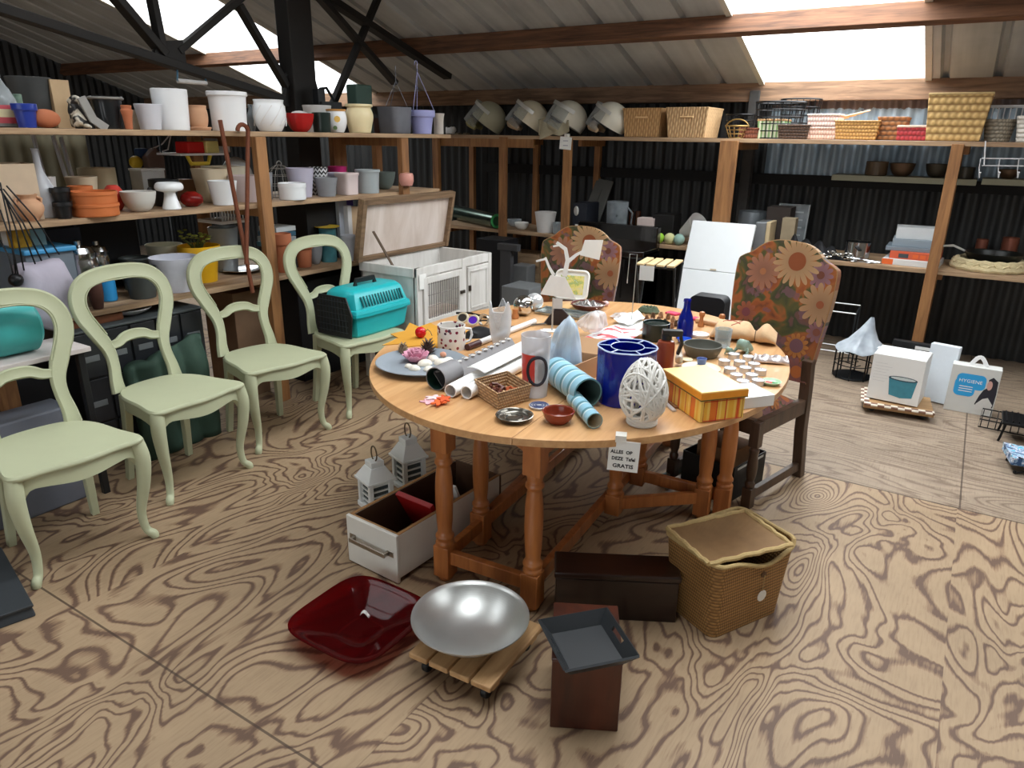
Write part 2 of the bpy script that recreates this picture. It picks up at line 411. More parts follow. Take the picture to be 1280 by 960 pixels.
# roof truss: column, sloping tie, struts and braces of black steel (all in one plane)
XT = -4.4
def T(px, py): return at(px, py, 0, XT)
ob = thing('roof_truss', 'black steel roof truss with a thick column behind the left shelves', 'truss', (XT, 3.98, 0)); ob['kind'] = 'structure'
inv = Vector((XT, 3.98, 0))
def bar(name, a, b, w, h, nm=None):
    m = MB(); a = Vector(a) - inv; b = Vector(b) - inv; m.tube([a, b], 1, flat=(w / 2, h / 2), up=(1, 0, 0)); return m.build(name, steel, ob, smooth=0, bevel=.004)
m = MB(); m.box((0, 0, 1.45), (.14, .22, 2.9)); m.box((0, .02, 1.98), (.03, .40, .30), taper=(1, .55)); m.build('column', steel, ob, smooth=0, bevel=.008)
bar('tie_beam', T(-60, -8), T(352, 124), .05, .09)
bar('rafter', T(398, -10), T(560, 96), .05, .09)
bar('strut', T(135, -14), T(205, 68), .045, .085); bar('strut', T(188, -10), T(203, 66), .04, .07)
bar('strut', T(222, 64), T(312, -12), .04, .06); bar('strut', T(298, 6), T(358, 108), .04, .065)
bar('brace', T(474, -6), T(416, 130), .04, .055); bar('brace', T(395, -8), T(494, 104), .04, .07)
m = MB(); g = [T(*q) - inv for q in ((196, 52), (226, 50), (232, 86), (190, 70))]
m.add([(-.02, q.y, q.z) for q in g] + [(.02, q.y, q.z) for q in g], [(0, 1, 2, 3), (7, 6, 5, 4), (0, 4, 5, 1), (1, 5, 6, 2), (2, 6, 7, 3), (3, 7, 4, 0)]); m.build('gusset_plate', steel, ob, smooth=0)
# ------------------------------------------------------------ camera, world, view
cd = bpy.data.cameras.new('camera'); cam = bpy.data.objects.new('camera', cd); C.objects.link(cam)
cd.sensor_width = 36; cd.lens = 36 * F / 1280; cd.clip_start = .05
M4 = Matrix((RT, UP, -FW)).transposed().to_4x4(); M4.translation = EYE; cam.matrix_world = M4
bpy.context.scene.camera = cam
W = bpy.data.worlds.new('overcast_sky'); bpy.context.scene.world = W; W.use_nodes = True
W.node_tree.nodes['Background'].inputs[0].default_value = (.95, .98, 1, 1); W.node_tree.nodes['Background'].inputs[1].default_value = 1.6
vs_ = bpy.context.scene.view_settings; vs_.view_transform = 'Standard'; vs_.look = 'None'; vs_.gamma = 1; vs_.use_curve_mapping = False; vs_.exposure = 0.0
bpy.context.scene.cycles.max_bounces = 10; bpy.context.scene.cycles.transparent_max_bounces = 16
# ============================================================ SHELVING
shw = wood('shelf_board', (186, 156, 122), (128, 100, 76), 5, 'Y', .75, stretch=12)
shwx = wood('shelf_board_back', (186, 156, 122), (128, 100, 76), 5, 'X', .75, stretch=12)
psw = wood('post_timber', (164, 116, 70), (112, 74, 44), 5, 'Z', .65, stretch=10)
SX, SD = -3.6, .68           # front of the left shelving and its depth
ZT, ZM, ZL = 1.655, 1.25, .80
BY, BD = 6.05, .64           # front and depth of the back shelving
BT, BM = 1.655, .765
def plank_y(x0, x1, y0, y1, ztop, th=.028):
    m = MB(); m.box(((x0 + x1) / 2, (y0 + y1) / 2, ztop - th / 2), (x1 - x0, y1 - y0, th)); return m
def part_box(name, c, d, mt, parent, rz=0, bevel=.003, M=None):
    m = MB(); m.box(Vector(c) - parent.location, d, rz, M); return m.build(name, mt, parent, smooth=0, bevel=bevel)
sh = thing('shelving_rack', 'long rough timber shelving rack along the left, crowded with flower pots', 'shelving', (SX - SD / 2, 2.4, 0))
def yat(px, py): return at(px, py, 0, SX).y
for z, y0, y1 in ((ZT, .4, 4.78), (ZM, .4, 4.62), (ZL, .4, 4.4)):
    part_box('shelf_board', (SX - SD / 2, (y0 + y1) / 2, z - .014), (SD, y1 - y0, .028), shw, sh)
py_ = [1.36, yat(326, 240), yat(501, 200)]
for k, y in enumerate(py_):
    part_box('post', (SX + .024, y, .813), (.045, .075, 1.626), psw, sh)
    part_box('post', (SX - SD + .03, y + .05, .82), (.05, .07, 1.6), psw, sh)
    for z in (ZT, ZM, ZL): part_box('bearer', (SX - SD / 2, y + .06, z - .058), (SD - .02, .04, .06), psw, sh)
for y in (at(415, 190, 0, SX - SD).y, at(468, 195, 0, SX - SD).y):
    part_box('post', (SX - SD + .03, y, .82), (.05, .07, 1.6), psw, sh)
bs = thing('shelving_rack', 'timber shelving rack along the dark back wall, helmets and baskets on top', 'shelving', (-1.6, BY + BD / 2, 0))
part_box('shelf_board', (-1.75, BY + BD / 2, BT - .016), (6.1, BD, .032), shwx, bs)
part_box('shelf_board', (-1.75, BY + BD / 2, BM - .016), (6.1, BD, .032), shwx, bs)
for px, py, w in ((546, 200, .075), (629, 230, .075), (708, 240, .075), (907, 225, .14), (1173, 300, .075)):
    x = at(px, py, 1, BY - .02).x
    part_box('post', (x, BY - .022, .819), (w, .044, 1.638), psw, bs)
    if px != 907: part_box('post', (x, BY + BD - .03, .82), (.06, .05, 1.6), psw, bs)
    for z in (BT, BM): part_box('bearer', (x + .05, BY + BD / 2 + .05, z - .06), (.04, BD - .14, .055), psw, bs)
part_box('rail', (-4.2, BY + .02, BT - .07), (1.2, .035, .08), psw, bs)
# ============================================================ BALLOON-BACK CHAIRS
sage = mat('sage_paint', (182, 186, 154), .55, 0, .06, 7, .05)
def make_chair(name, label):
    t = thing(name, label, 'chair', group='pale green balloon-back chairs')
    # seat: pointed front corners, bowed front, rounded back
    out = spline([(.215, -.245), (.235, -.13), (.25, 0), (.235, .13), (.215, .245), (.06, .225), (-.10, .20), (-.20, .13), (-.225, 0), (-.20, -.13), (-.10, -.20), (.06, -.225)], 5, True)
    m = MB(); n = len(out)
    def ring(s, z): return [(x * s, y * s, z) for x, y in out]
    m.v = ring(.985, .448) + ring(1, .453) + ring(1, .462) + ring(.975, .47)
    for a in range(3):
        for k in range(n): m.f.append((a * n + k, a * n + (k + 1) % n, (a + 1) * n + (k + 1) % n, (a + 1) * n + k))
    m.f += [tuple(reversed(range(n))), tuple(range(3 * n, 4 * n))]; m.mi = [0] * len(m.f)
    m.build('seat', sage, t)
    def apron(nm, pts, low):
        """wall from the seat down to a shaped lower edge"""
        m = MB(); N = len(pts)
        for off in (0, .022):
            for (x, y), l in zip(pts, low):
                L = math.hypot(x, y); s = 1 - off / L
                m.v.append((x * s, y * s, .449)); m.v.append((x * s, y * s, l))
        for k in range(N - 1):
            a, b, c_, d = 2 * k, 2 * k + 2, 2 * N + 2 * k, 2 * N + 2 * k + 2
            m.f += [(a, b, b + 1, a + 1), (c_, c_ + 1, d + 1, d), (a + 1, b + 1, d + 1, c_ + 1)]
        m.mi = [0] * len(m.f); return m.build(nm, sage, t)
    fr = spline([(.205, -.23), (.225, -.12), (.238, 0), (.225, .12), (.205, .23)], 8)
    lowf = []
    for x, y in fr:
        a = abs(y) / .23
        lowf.append(.392 - .010 * math.cos(a * PI * 1.15) - .075 * max(0, (a - .70) / .30) ** 2.2)
    apron('front_apron', fr, lowf)
    for s in (-1, 1):
        sd = [(x, s * y) for x, y in spline([(.205, .235), (.06, .215), (-.10, .19), (-.19, .125)], 6)]
        apron('side_apron', sd, [.395 - .05 * abs(k / 18 - .5) ** 3 * 8 for k in range(len(sd))])
    bk = spline([(-.19, .13), (-.212, 0), (-.19, -.13)], 6); apron('back_apron', bk, [.395] * len(bk))
    for s in (-1, 1):
        m = MB(); pts = spline([(.196, s * .222, .45), (.205, s * .232, .37), (.198, s * .224, .26), (.178, s * .204, .13), (.182, s * .21, .045), (.20, s * .228, .018), (.205, s * .232, 0)], 5)
        rr = spline([(.030,), (.031,), (.026,), (.019,), (.0165,), (.0185,), (.015,)], 5)
        m.tube(pts, [q[0] for q in rr], 12); m.build('leg', sage, t, smooth=60)
        m = MB(); pts = spline([(-.165, s * .145, .45), (-.175, s * .155, .25), (-.205, s * .168, 0)], 5)
        m.tube(pts, [1.25 - .35 * k / 10 for k in range(11)], flat=(.017, .017), up=(1, 0, 0)); m.build('leg', sage, t, smooth=0, bevel=.004)
    # balloon back (plane leaning backwards): b = height along the back
    lean = R(12)
    def fn(a, b, n): return (-.195 - b * math.sin(lean) + n * math.cos(lean), a, .455 + b * math.cos(lean) + n * math.sin(lean))
    half = [(.152, 0), (.150, .06), (.140, .13), (.140, .19), (.154, .245), (.186, .315), (.213, .38), (.221, .435), (.208, .49), (.166, .535), (.094, .558), (0, .564)]
    loop = spline(half + [(-a, b) for a, b in reversed(half[:-1])], 5)
    hw = []
    for a, b in loop: hw.append(.0355 - .008 * math.sin(min(1, b / .26) * PI) + .002 * (b > .35))
    m = MB(); m.ribbon(loop, hw, .014, fn); m.build('back_frame', sage, t, smooth=50)
    inner = [(a * (1 - .036 / max(.05, math.hypot(a, b - .41))), .41 + (b - .41) * (1 - .036 / max(.05, math.hypot(a, b - .41)))) for a, b in loop if b > .25]
    m = MB(); m.tube([fn(a, b, .011) for a, b in inner], .0035, 6); m.build('beading', sage, t, smooth=60)
    cr = spline([(-.146, .225), (-.09, .232), (-.05, .252), (0, .258), (.05, .252), (.09, .232), (.146, .225)], 5)
    m = MB(); m.ribbon(cr, [.021 + .005 * math.cos(a / .146 * 2.2) for a, b in cr], .012, fn); m.build('cross_rail', sage, t, smooth=50)
    return t
c0 = make_chair('balloon_back_chair', 'pale green balloon-back chair at the near end of the row, partly outside the picture')
def chair_pose(o, fl, fr, extra=0):
    """front feet (left, right as the camera sees them) -> position and turn"""
    a, b = Z(*fl), Z(*fr); d = b - a
    rz = math.atan2(d.y, d.x) - PI / 2 + extra; mid = (a + b) / 2
    o.rotation_euler = (0, 0, rz); o.location = (mid.x - .205 * math.cos(rz), mid.y - .205 * math.sin(rz), 0)
cs = [c0] + [copy_tree(c0) for _ in range(3)]
for o, fl, fr, lb in zip(cs, ((42, 737), (211, 632), (322, 568), (437, 523)), ((198, 670), (315, 584), (413, 536), (505, 498)),
        (None, 'second pale green balloon-back chair, green tarpaulin and black drawers behind its seat', 'third pale green balloon-back chair, rusty hooked rods rising behind its back', 'pale green balloon-back chair with the turquoise pet carrier on its seat')):
    chair_pose(o, fl, fr)
    if lb: o['label'] = lb
CH4 = cs[3]
# ============================================================ GATELEG TABLE
pine = wood('honey_pine', (212, 166, 116), (186, 136, 88), 5, 'Y', .34, .2, 12)
pinel = wood('pine_leg', (188, 118, 62), (146, 82, 38), 5, 'Z', .4, .15, 9)
TC, TA = Vector((-1.357, 2.763, 0)), R(3.9)
tb = thing('gateleg_table', 'oval honey pine gateleg table covered with free bric-a-brac', 'table', TC, TA)
A_, B_, HT = .864, 1.051, .75
def top_piece(name, u0, u1):
    def hv(u): return B_ * math.sqrt(max(0, 1 - (u / A_) ** 2))
    us = [u0 + (u1 - u0) * (.5 - .5 * math.cos(PI * k / 28)) for k in range(29)]
    out = [(u, -hv(u)) for u in us] + [(u, hv(u)) for u in reversed(us)]
    o2 = [out[0]]
    for q in out[1:]:
        if math.hypot(q[0] - o2[-1][0], q[1] - o2[-1][1]) > 1e-4: o2.append(q)
    if math.hypot(o2[0][0] - o2[-1][0], o2[0][1] - o2[-1][1]) < 1e-4: o2.pop()
    m = MB(); m.prism(o2, HT - .026, HT); return m.build(name, pine, tb, smooth=30, bevel=.007)
top_piece('drop_leaf', -A_, -.1915); top_piece('tabletop', -.19, .19); top_piece('drop_leaf', .1915, A_)
def turned(u, v, name='leg', foot=True, zt=.72):
    m = MB(); w = .034
    def blk(z0, z1): m.box((u, v, (z0 + z1) / 2), (2 * w, 2 * w, z1 - z0))
    blk(.02 if foot else .06, .155)
    prof = [(0, .153), (.036, .155), (.037, .168), (.030, .176), (.036, .186), (.037, .196), (.031, .204), (.027, .215), (.031, .26), (.034, .34), (.034, .40), (.032, .44), (.028, .475), (.025, .49), (.034, .502), (.034, .512), (.027, .522), (.030, .54), (.033, .552), (0, .554)]
    m.lathe(prof, 20, (u, v, 0)); blk(.55, zt)
    if foot: m.lathe([(0, 0), (.024, 0), (.032, .014), (.03, .022), (0, .022)], 16, (u, v, 0))
    return m.build(name, pinel, tb, smooth=35, bevel=.003)
for su in (-1, 1):
    for sv in (-1, 1): turned(su * .19, sv * .85)
def rail(name, a, b, w, h, mt=pinel):
    m = MB(); m.tube([a, b], 1, flat=(w / 2, h / 2)); return m.build(name, mt, tb, smooth=0, bevel=.003)
for su in (-1, 1):
    rail('stretcher', (su * .19, -.85, .105), (su * .19, .85, .105), .03, .055)
    rail('apron', (su * .19, -.85, .655), (su * .19, .85, .655), .024, .12)
for sv in (-1, 1):
    rail('stretcher', (-.19, sv * .85, .105), (.19, sv * .85, .105), .03, .055)
    out = [(-.19, .722), (.19, .722), (.19, .60)] + [(.165 * math.cos(PI * k / 12), .60 + .062 * math.sin(PI * k / 12)) for k in range(13)] + [(-.19, .60)]
    m = MB(); m.prism(out, -.011, .011, Matrix(((1, 0, 0), (0, 0, 1), (0, 1, 0))), (0, sv * .85, 0)); m.build('apron', pinel, tb, smooth=0)
def gate(up_, ul):
    turned(*up_, 'gate_post', False, .70); turned(*ul, 'gate_leg', True, .722)
    for z in (.105, .66): rail('gate_rail', (*up_, z), (*ul, z), .028, .055)
def loc_(p): d = Vector((p[0] - TC.x, p[1] - TC.y)); return (d.x * math.cos(TA) + d.y * math.sin(TA), -d.x * math.sin(TA) + d.y * math.cos(TA))
gate((.235, -.13), loc_((-.80, 2.93))); gate((.235, .20), loc_((-.725, 2.99)))
gate((-.235, .05), loc_(Z(601, 600, .3))); 
# handwritten card taped to the table edge
paper = mat('white_paper', (236, 236, 232), .85, 0, .03)
ink = mat('black_ink', (34, 32, 34), .8)
def text(s, size, mt, parent, loc, rot, sx=1.0, name='lettering', thick=.0004):
    cu = bpy.data.curves.new('lettering', 'FONT'); cu.body = s; cu.size = size; cu.align_x = 'LEFT'; cu.extrude = thick; cu.resolution_u = 2; cu.offset = .0005 if size < .02 else 0
    tmp = bpy.data.objects.new('tmp', cu); me = bpy.data.meshes.new_from_object(tmp); bpy.data.objects.remove(tmp); me.materials.clear(); me.materials.append(mt); o = bpy.data.objects.new(name, me); C.objects.link(o); o.parent = parent; o.location = loc; o.rotation_euler = rot; o.scale = (sx, 1, 1); return o
p = Z(781, 549, .742); q = p - EYE; q.z = 0; q.normalize()
cd_ = thing('paper_card', 'white handwritten card reading ALLES OP DEZE TAFEL GRATIS taped to the table edge', 'sign', (p.x - q.x * .026, p.y - q.y * .026, 0), math.atan2(-q.x, q.y), rot=None)
ang = cd_.rotation_euler.z = math.atan2(q.y, q.x) - PI / 2
zt_, zb_ = .746, .746 - 41 / ppm(p)
wd = 38 / ppm(p)
m = MB(); m.box((0, 0, (zt_ + zb_) / 2), (wd, .0012, zt_ - zb_), M=Matrix.Rotation(R(2), 3, 'Y')); m.build('card', paper, cd_, smooth=0)
m = MB(); m.box((-.012, -.0015, zt_ + .006), (.035, .0006, .022)); m.box((-.012, .030, .7515), (.035, .064, .0006)); m.build('tape', mat('clear_tape', (225, 222, 214), .3), cd_, smooth=0)
H_ = zt_ - zb_
for k, (s_, zz, sz, sx) in enumerate((('ALLES  OP', .60, .016, .95), ('DEZE  Tafel', .38, .016, .95), ('GRATIS', .13, .018, 1.1))):
    text(s_, sz, ink, cd_, (-wd * .43 + .004 * k, -.0012, zb_ + H_ * zz), (R(90), R(2), 0), sx)
# ============================================================ FLORAL CHAIRS
def floral():
    t = NT('floral_fabric'); v = t.coord(); x, y, z = t.sep(v)
    seat = t.math('LESS_THAN', z, .49); z = t.math('SUBTRACT', t.math('SUBTRACT', z, .5), t.math('MULTIPLY', seat, y)); v = t.comb(x, 0, z)
    n1 = t.noise(t.mapping(v, (1, 0, 1)), 9, 2, .5, .6); n2 = t.noise(t.mapping(v, (1, 0, 1), loc=(4, 0, 9)), 14, 3)
    c = t.ramp(n1, [(.30, lin((92, 52, 24))), (.40, lin((150, 78, 28))), (.47, lin((162, 92, 36))), (.53, lin((84, 82, 32))), (.60, lin((62, 66, 34))), (.66, lin((104, 70, 64))), (.75, lin((112, 70, 44)))], 'EASE')
    c = t.mix(t.math('MULTIPLY', t.math('GREATER_THAN', n2, .6), .7), c, lin((120, 84, 96)))
    def daisy(cx, cz, r, petals, pc, cc, k=.35, ph=0.0):
        nonlocal c
        dx = t.math('SUBTRACT', x, cx); dz = t.math('SUBTRACT', z, cz)
        rr = t.math('SQRT', t.math('ADD', t.math('MULTIPLY', dx, dx), t.math('MULTIPLY', dz, dz)))
        th = t.math('ARCTAN2', dz, dx)
        edge = t.math('MULTIPLY_ADD', t.math('POWER', t.math('ABSOLUTE', t.math('COSINE', t.math('MULTIPLY_ADD', th, petals / 2, ph))), .5), .55 * r, .45 * r)
        c = t.mix(t.math('LESS_THAN', rr, edge), c, t.mix(t.math('DIVIDE', rr, r), tuple(q * .6 for q in lin(pc)), lin(pc)))
        c = t.mix(t.math('LESS_THAN', rr, k * r), c, lin(cc))
    for d in ((.175, .506, .06, 11, (150, 108, 116), (110, 60, 40), .3), (-.02, .16, .06, 10, (134, 90, 92), (186, 120, 40), .3), (.13, .17, .06, 12, (190, 120, 50), (120, 78, 86), .55),
              (.21, .25, .05, 10, (146, 100, 104), (128, 70, 50), .35), (.155, .05, .065, 11, (150, 88, 82), (190, 104, 40), .45), (-.155, .28, .055, 9, (158, 90, 60), (120, 60, 70), .4),
              (-.106, .485, .09, 13, (168, 116, 90), (170, 110, 70), .18), (.053, .552, .118, 19, (190, 152, 110), (140, 72, 28), .36), (.20, .375, .10, 14, (184, 142, 102), (150, 80, 40), .18, .5),
              (-.04, .07, .085, 15, (214, 170, 130), (160, 90, 40), .2), (-.185, .13, .075, 12, (160, 92, 44), (120, 70, 80), .4)): daisy(*d)
    c = t.mix(1.0, c, (.74, .72, .70), 'MULTIPLY'); t.col(c); t.b.inputs['Roughness'].default_value = .9; t.b.inputs['Sheen Weight'].default_value = .2
    t.bump(t.noise(v, 300, 2), .2, .002); return t.m
flo = floral()
oak = wood('dark_oak', (86, 64, 48), (50, 36, 26), 5, 'Z', .45, .1, 9)
piping = mat('cream_piping', (150, 112, 72), .8)
def make_floral_chair(name, label):
    """front faces -y; origin on the floor below the middle of the back"""
    t = thing(name, label, 'chair', group='floral upholstered dining chairs')
    W_ = .31
    half = [(0, .642), (.075, .636), (.13, .612), (.178, .572), (.225, .548), (.246, .515), (.245, .37), (.226, .18), (.213, .03), (.21, 0)]
    out = spline([(-a, b) for a, b in reversed(half)] + half[1:], 4)
    lean = R(7); Mx = Matrix.Rotation(-lean, 3, 'X') @ Matrix(((1, 0, 0), (0, 0, -1), (0, 1, 0)))
    m = MB(); m.prism(out, -.02, .03, Mx, (0, 0, .50)); 
    o = m.build('backrest', flo, t, smooth=35, bevel=.016); 
    m = MB(); m.tube([Mx @ Vector((a, b, .026)) + Vector((0, 0, .50)) for a, b in out], .003, 6); m.build('piping', piping, t)
    for s in (-1, 1):
        m = MB(); m.tube([(s * .205, .06, 0), (s * .205, .012, .26), (s * .205, -.002, .48), (s * .205, -.02, .62)], 1, flat=(.022, .024), up=(1, 0, 0)); m.build('leg', oak, t, smooth=0, bevel=.003)
        m = MB(); m.box((s * .205, -.43, .36), (.045, .045, .12)); m.box((s * .205, -.43, .05), (.045, .045, .10))
        m.lathe([(0, .10), (.02, .10), (.023, .12), (.016, .135), (.022, .16), (.024, .2), (.019, .26), (.023, .285), (.017, .295), (.02, .305), (0, .306)], 14, (s * .205, -.43, 0)); m.build('leg', oak, t, smooth=35, bevel=.003)
        m = MB(); m.box((s * .205, -.21, .39), (.035, .42, .07)); m.build('seat_rail', oak, t, smooth=0, bevel=.003)
        m = MB(); m.box((s * .205, -.19, .06), (.026, .48, .045)); m.build('stretcher', oak, t, smooth=0, bevel=.003)
    m = MB(); m.box((0, -.43, .39), (.39, .035, .07)); m.build('seat_rail', oak, t, smooth=0, bevel=.003)
    m = MB(); m.grid(lambda u, w: (.205 * (2 * u - 1), -.44 + .40 * w, .415 + .05 * (1 - (2 * u - 1) ** 4) * (1 - (2 * w - 1) ** 4)), 14, 14)
    m.box((0, -.24, .413), (.41, .40, .012)); m.build('seat', flo, t, smooth=50)
    return t
fc = make_floral_chair('floral_chair', 'floral upholstered chair with the big daisy at the right end of the pine table')
fc.location = (-.738, 3.635, 0); fc.rotation_euler = (0, 0, R(-15))
f2 = copy_tree(fc); fc.scale = (1.04, 1.04, 1.04); p = at(722, 340, 1, 3.88); f2.location = (p.x, 3.88, 0); f2.rotation_euler = (0, 0, R(10)); f2.scale = (1, 1, 1); f2['label'] = 'floral upholstered chair behind the table with a white paper pinned on its back'
# price paper on the far chair
a = [at(*q, 1, 3.79) for q in ((731, 300), (754, 300), (749, 325), (725, 319))]
m = MB(); m.add([q for q in a] + [q + Vector((0, .002, 0)) for q in a], [(0, 1, 2, 3), (7, 6, 5, 4), (0, 4, 5, 1), (1, 5, 6, 2), (2, 6, 7, 3), (3, 7, 4, 0)])
tag(m.build('price_paper', paper, smooth=0), 'blank white paper sheet hanging on the back of the farther floral chair', 'paper')
# ============================================================ RABBIT HUTCH
hw_ = wood('whitewashed_wood', (222, 220, 216), (196, 192, 186), 4, 'Z', .6, 0, 6)
lidw = wood('weathered_rim', (140, 112, 84), (92, 72, 52), 5, 'Y', .75, 0, 12)
hin = wood('pale_lid_panel', (226, 214, 206), (196, 178, 164), 2.5, 'Z', .7, 0, 5)
HXf = -3.0
h0 = at(518, 336, 0, HXf); h1 = at(612, 309, 0, HXf)
HB, HTp = hz((HXf, h0.y), 514, 421), h0.z
HL = h1.y - h0.y; HD = .48
hu = thing('rabbit_hutch', 'white wooden rabbit hutch with wire mesh door and its lid propped open', 'hutch', (HXf, h0.y, 0), R(0))
def hb(name, c, d, mt=hw_, bevel=.003, parent=None): m = MB(); m.box(c, d); return m.build(name, mt, parent or hu, smooth=0, bevel=bevel)
th = .02; zc = (HB + HTp) / 2; hh = HTp - HB
hb('side_panel', (-HD / 2, th / 2, zc), (HD, th, hh)); hb('side_panel', (-HD / 2, HL - th / 2, zc), (HD, th, hh)); hb('back_panel', (-HD + th / 2, HL / 2, zc), (th, HL, hh)); hb('floor_panel', (-HD / 2, HL / 2, HB + .01), (HD, HL, .02), hin)
hb('frame_rail', (0, HL / 2, HTp - .03), (.03, HL, .06)); hb('frame_rail', (0, HL / 2, HB + .025), (.03, HL, .05))
ds = HL * .60
for y, w in ((.025, .05), (ds, .05), (HL - .02, .04)): hb('frame_post', (.002, y, zc), (.034, w, hh))
for y in (.0, HL): 
    for x in (-.02, -HD + .02): hb('leg', (x, y + (.03 if y == 0 else -.03), HB / 2), (.05, .05, HB))
    hb('batten', (-HD / 2, -.006 if y == 0 else HL + .006, HTp - .03), (HD, .012, .06))
# mesh door
md = MB(); y0, y1, z0, z1 = .06, ds - .03, HB + .06, HTp - .07
for c_, d in (((.018, (y0 + y1) / 2, z0 + .02), (.02, y1 - y0 - .08, .04)), ((.018, (y0 + y1) / 2, z1 - .02), (.02, y1 - y0 - .08, .04)), ((.018, y0 + .02, (z0 + z1) / 2), (.02, .04, z1 - z0)), ((.018, y1 - .02, (z0 + z1) / 2), (.02, .04, z1 - z0))): md.box(c_, d)
dr = md.build('mesh_door', hw_, hu, smooth=0, bevel=.002)
wire = mat('grey_wire', (110, 106, 104), .4, .7)
m = MB()
for k in range(15): y = y0 + .045 + (y1 - y0 - .09) * k / 14; m.tube([(.014, y, z0 + .03), (.014, y, z1 - .03)], .0018, 5)
for k in range(4): z = z0 + .05 + (z1 - z0 - .1) * k / 3; m.tube([(.016, y0 + .03, z), (.016, y1 - .03, z)], .0018, 5)
m.build('wire_mesh', wire, dr)
latch = mat('dark_latch', (70, 62, 54), .4, .6)
m = MB(); m.box((.034, y1 - .01, zc), (.012, .05, .022)); m.build('latch', latch, dr, smooth=0, bevel=.002)
y0, y1 = ds + .04, HL - .05
m = MB(); m.box((.016, (y0 + y1) / 2, (z0 + z1) / 2), (.02, y1 - y0, z1 - z0)); d2 = m.build('panel_door', hw_, hu, smooth=0, bevel=.003)
m = MB()
for ins, w in ((.03, .012),):
    for c_, d in (((.028, (y0 + y1) / 2, z0 + ins), (.008, y1 - y0 - 2 * ins, w)), ((.028, (y0 + y1) / 2, z1 - ins), (.008, y1 - y0 - 2 * ins, w)), ((.028, y0 + ins, (z0 + z1) / 2), (.008, w, z1 - z0 - 2 * ins)), ((.028, y1 - ins, (z0 + z1) / 2), (.008, w, z1 - z0 - 2 * ins))): m.box(c_, d)
m.build('moulding', hw_, d2, smooth=0)
m = MB(); m.box((.03, y0 + .012, zc + .01), (.014, .022, .04)); m.build('latch', latch, d2, smooth=0, bevel=.002)
m = MB(); m.box((.026, .05, HTp - .09), (.003, .07, .10)); tg = m.build('price_tag', paper, hu, smooth=0)
# open lid, leaning back
a = at(447, 326, 0, HXf - HD + .02); la = [at(449, 246, 0, HXf - HD - .10), at(570, 235, 0, HXf - HD - .10)]
zl = hz((HXf - HD - .14, h0.y), 455, 246)
lid = MB(); Ly0, Ly1 = -.05, HL + .05
hgt = max(.40, zl - HTp + .0)
lean = R(-11)
Ml = Matrix.Rotation(-lean, 3, 'Y')
def lidbox(name, c, d, mt):
    m = MB(); m.box(c, d); m.v = [tuple(Ml @ Vector(q) + Vector((-HD + .01, 0, HTp + .01))) for q in m.v]; return m.build(name, mt, lidp, smooth=0, bevel=.003)
m = MB(); m.box((0, HL / 2, hgt / 2), (.012, HL + .08, hgt)); m.v = [tuple(Ml @ Vector(q) + Vector((-HD + .01, 0, HTp + .01))) for q in m.v]
lidp = m.build('lid', hin, hu, smooth=0)
lidbox('lid_rim', (.015, HL / 2, hgt - .02), (.05, HL + .10, .04), lidw); lidbox('lid_rim', (.015, HL / 2, .015), (.03, HL + .10, .03), lidw)
lidbox('lid_rim', (.015, -.045, hgt / 2), (.05, .04, hgt), lidw); lidbox('lid_rim', (.015, HL + .045, hgt / 2), (.05, .03, hgt), lidw)
m = MB(); m.tube([Ml @ Vector((.03, .06, hgt * .5)) + Vector((-HD + .01, 0, HTp)), (-.20, .022, HTp - .01)], 1, flat=(.008, .004)); m.build('lid_stay', mat('brown_metal', (96, 80, 66), .5, .5), lidp, smooth=0)
# ============================================================ PET CARRIER on the fourth chair
teal = mat('teal_plastic', (30, 178, 184), .38, 0, .04, 5)
dkp = mat('black_plastic', (24, 25, 27), .42, 0, .1)
pc = thing('pet_carrier', 'turquoise plastic pet carrier with black handle and dark wire door', 'pet carrier', (0, 0, .471))
# local: length along x (door at -x), width y
Lc, Wc = .47, .29
def shell(zs):
    m = MB(); vs = []
    for z, l, w in zs:
        for k in range(24):
            a = 2 * PI * k / 24; q = 1 / ((abs(math.cos(a)) ** 7 + abs(math.sin(a)) ** 7) ** (1 / 7)); vs.append((l / 2 * q * math.cos(a), w / 2 * q * math.sin(a), z))
    m.v = vs
    for i in range(len(zs) - 1):
        for k in range(24): m.f.append((i * 24 + k, i * 24 + (k + 1) % 24, (i + 1) * 24 + (k + 1) % 24, (i + 1) * 24 + k))
    m.f += [tuple(reversed(range(24))), tuple(range((len(zs) - 1) * 24, len(zs) * 24))]; m.mi = [0] * len(m.f); return m
shell([(0, .40, .23), (.012, .42, .25), (.115, .455, .285), (.118, .48, .31), (.135, .48, .31)]).build('base', teal, pc, smooth=30)
shell([(.136, .48, .31), (.152, .47, .30), (.156, .45, .28), (.235, .41, .22), (.252, .38, .18), (.256, .36, .16)]).build('top', teal, pc, smooth=30)
m = MB()
for sy in (-1, 1):
    m = MB()
    for k in range(15): x = -.155 + .31 * k / 14; m.tube([(x, sy * .139, .168), (x, sy * .114, .222)], 1, flat=(.0045, .004), up=(1, 0, 0))
    m.build('air_vents', mat('vent_shadow', (16, 96, 100), .7), pc, smooth=0)
m = MB(); m.tube([(-.075, 0, .255), (-.07, 0, .285), (.07, 0, .285), (.075, 0, .255)], 1, flat=(.014, .006), up=(0, 1, 0)); m.build('handle', dkp, pc, smooth=0, bevel=.002)
m = MB(); m.prism([(-.125, .01), (.125, .01), (.14, .135), (.10, .232), (-.10, .232), (-.14, .135)], 0, .008, Matrix(((0, 0, -1), (1, 0, 0), (0, 1, 0))), (-.245, 0, 0)); dd = m.build('door', dkp, pc, smooth=0)
m = MB()
for k in range(9): y = -.10 + .025 * k; m.tube([(-.255, y, .03), (-.255, y * .9, .22)], .002, 5)
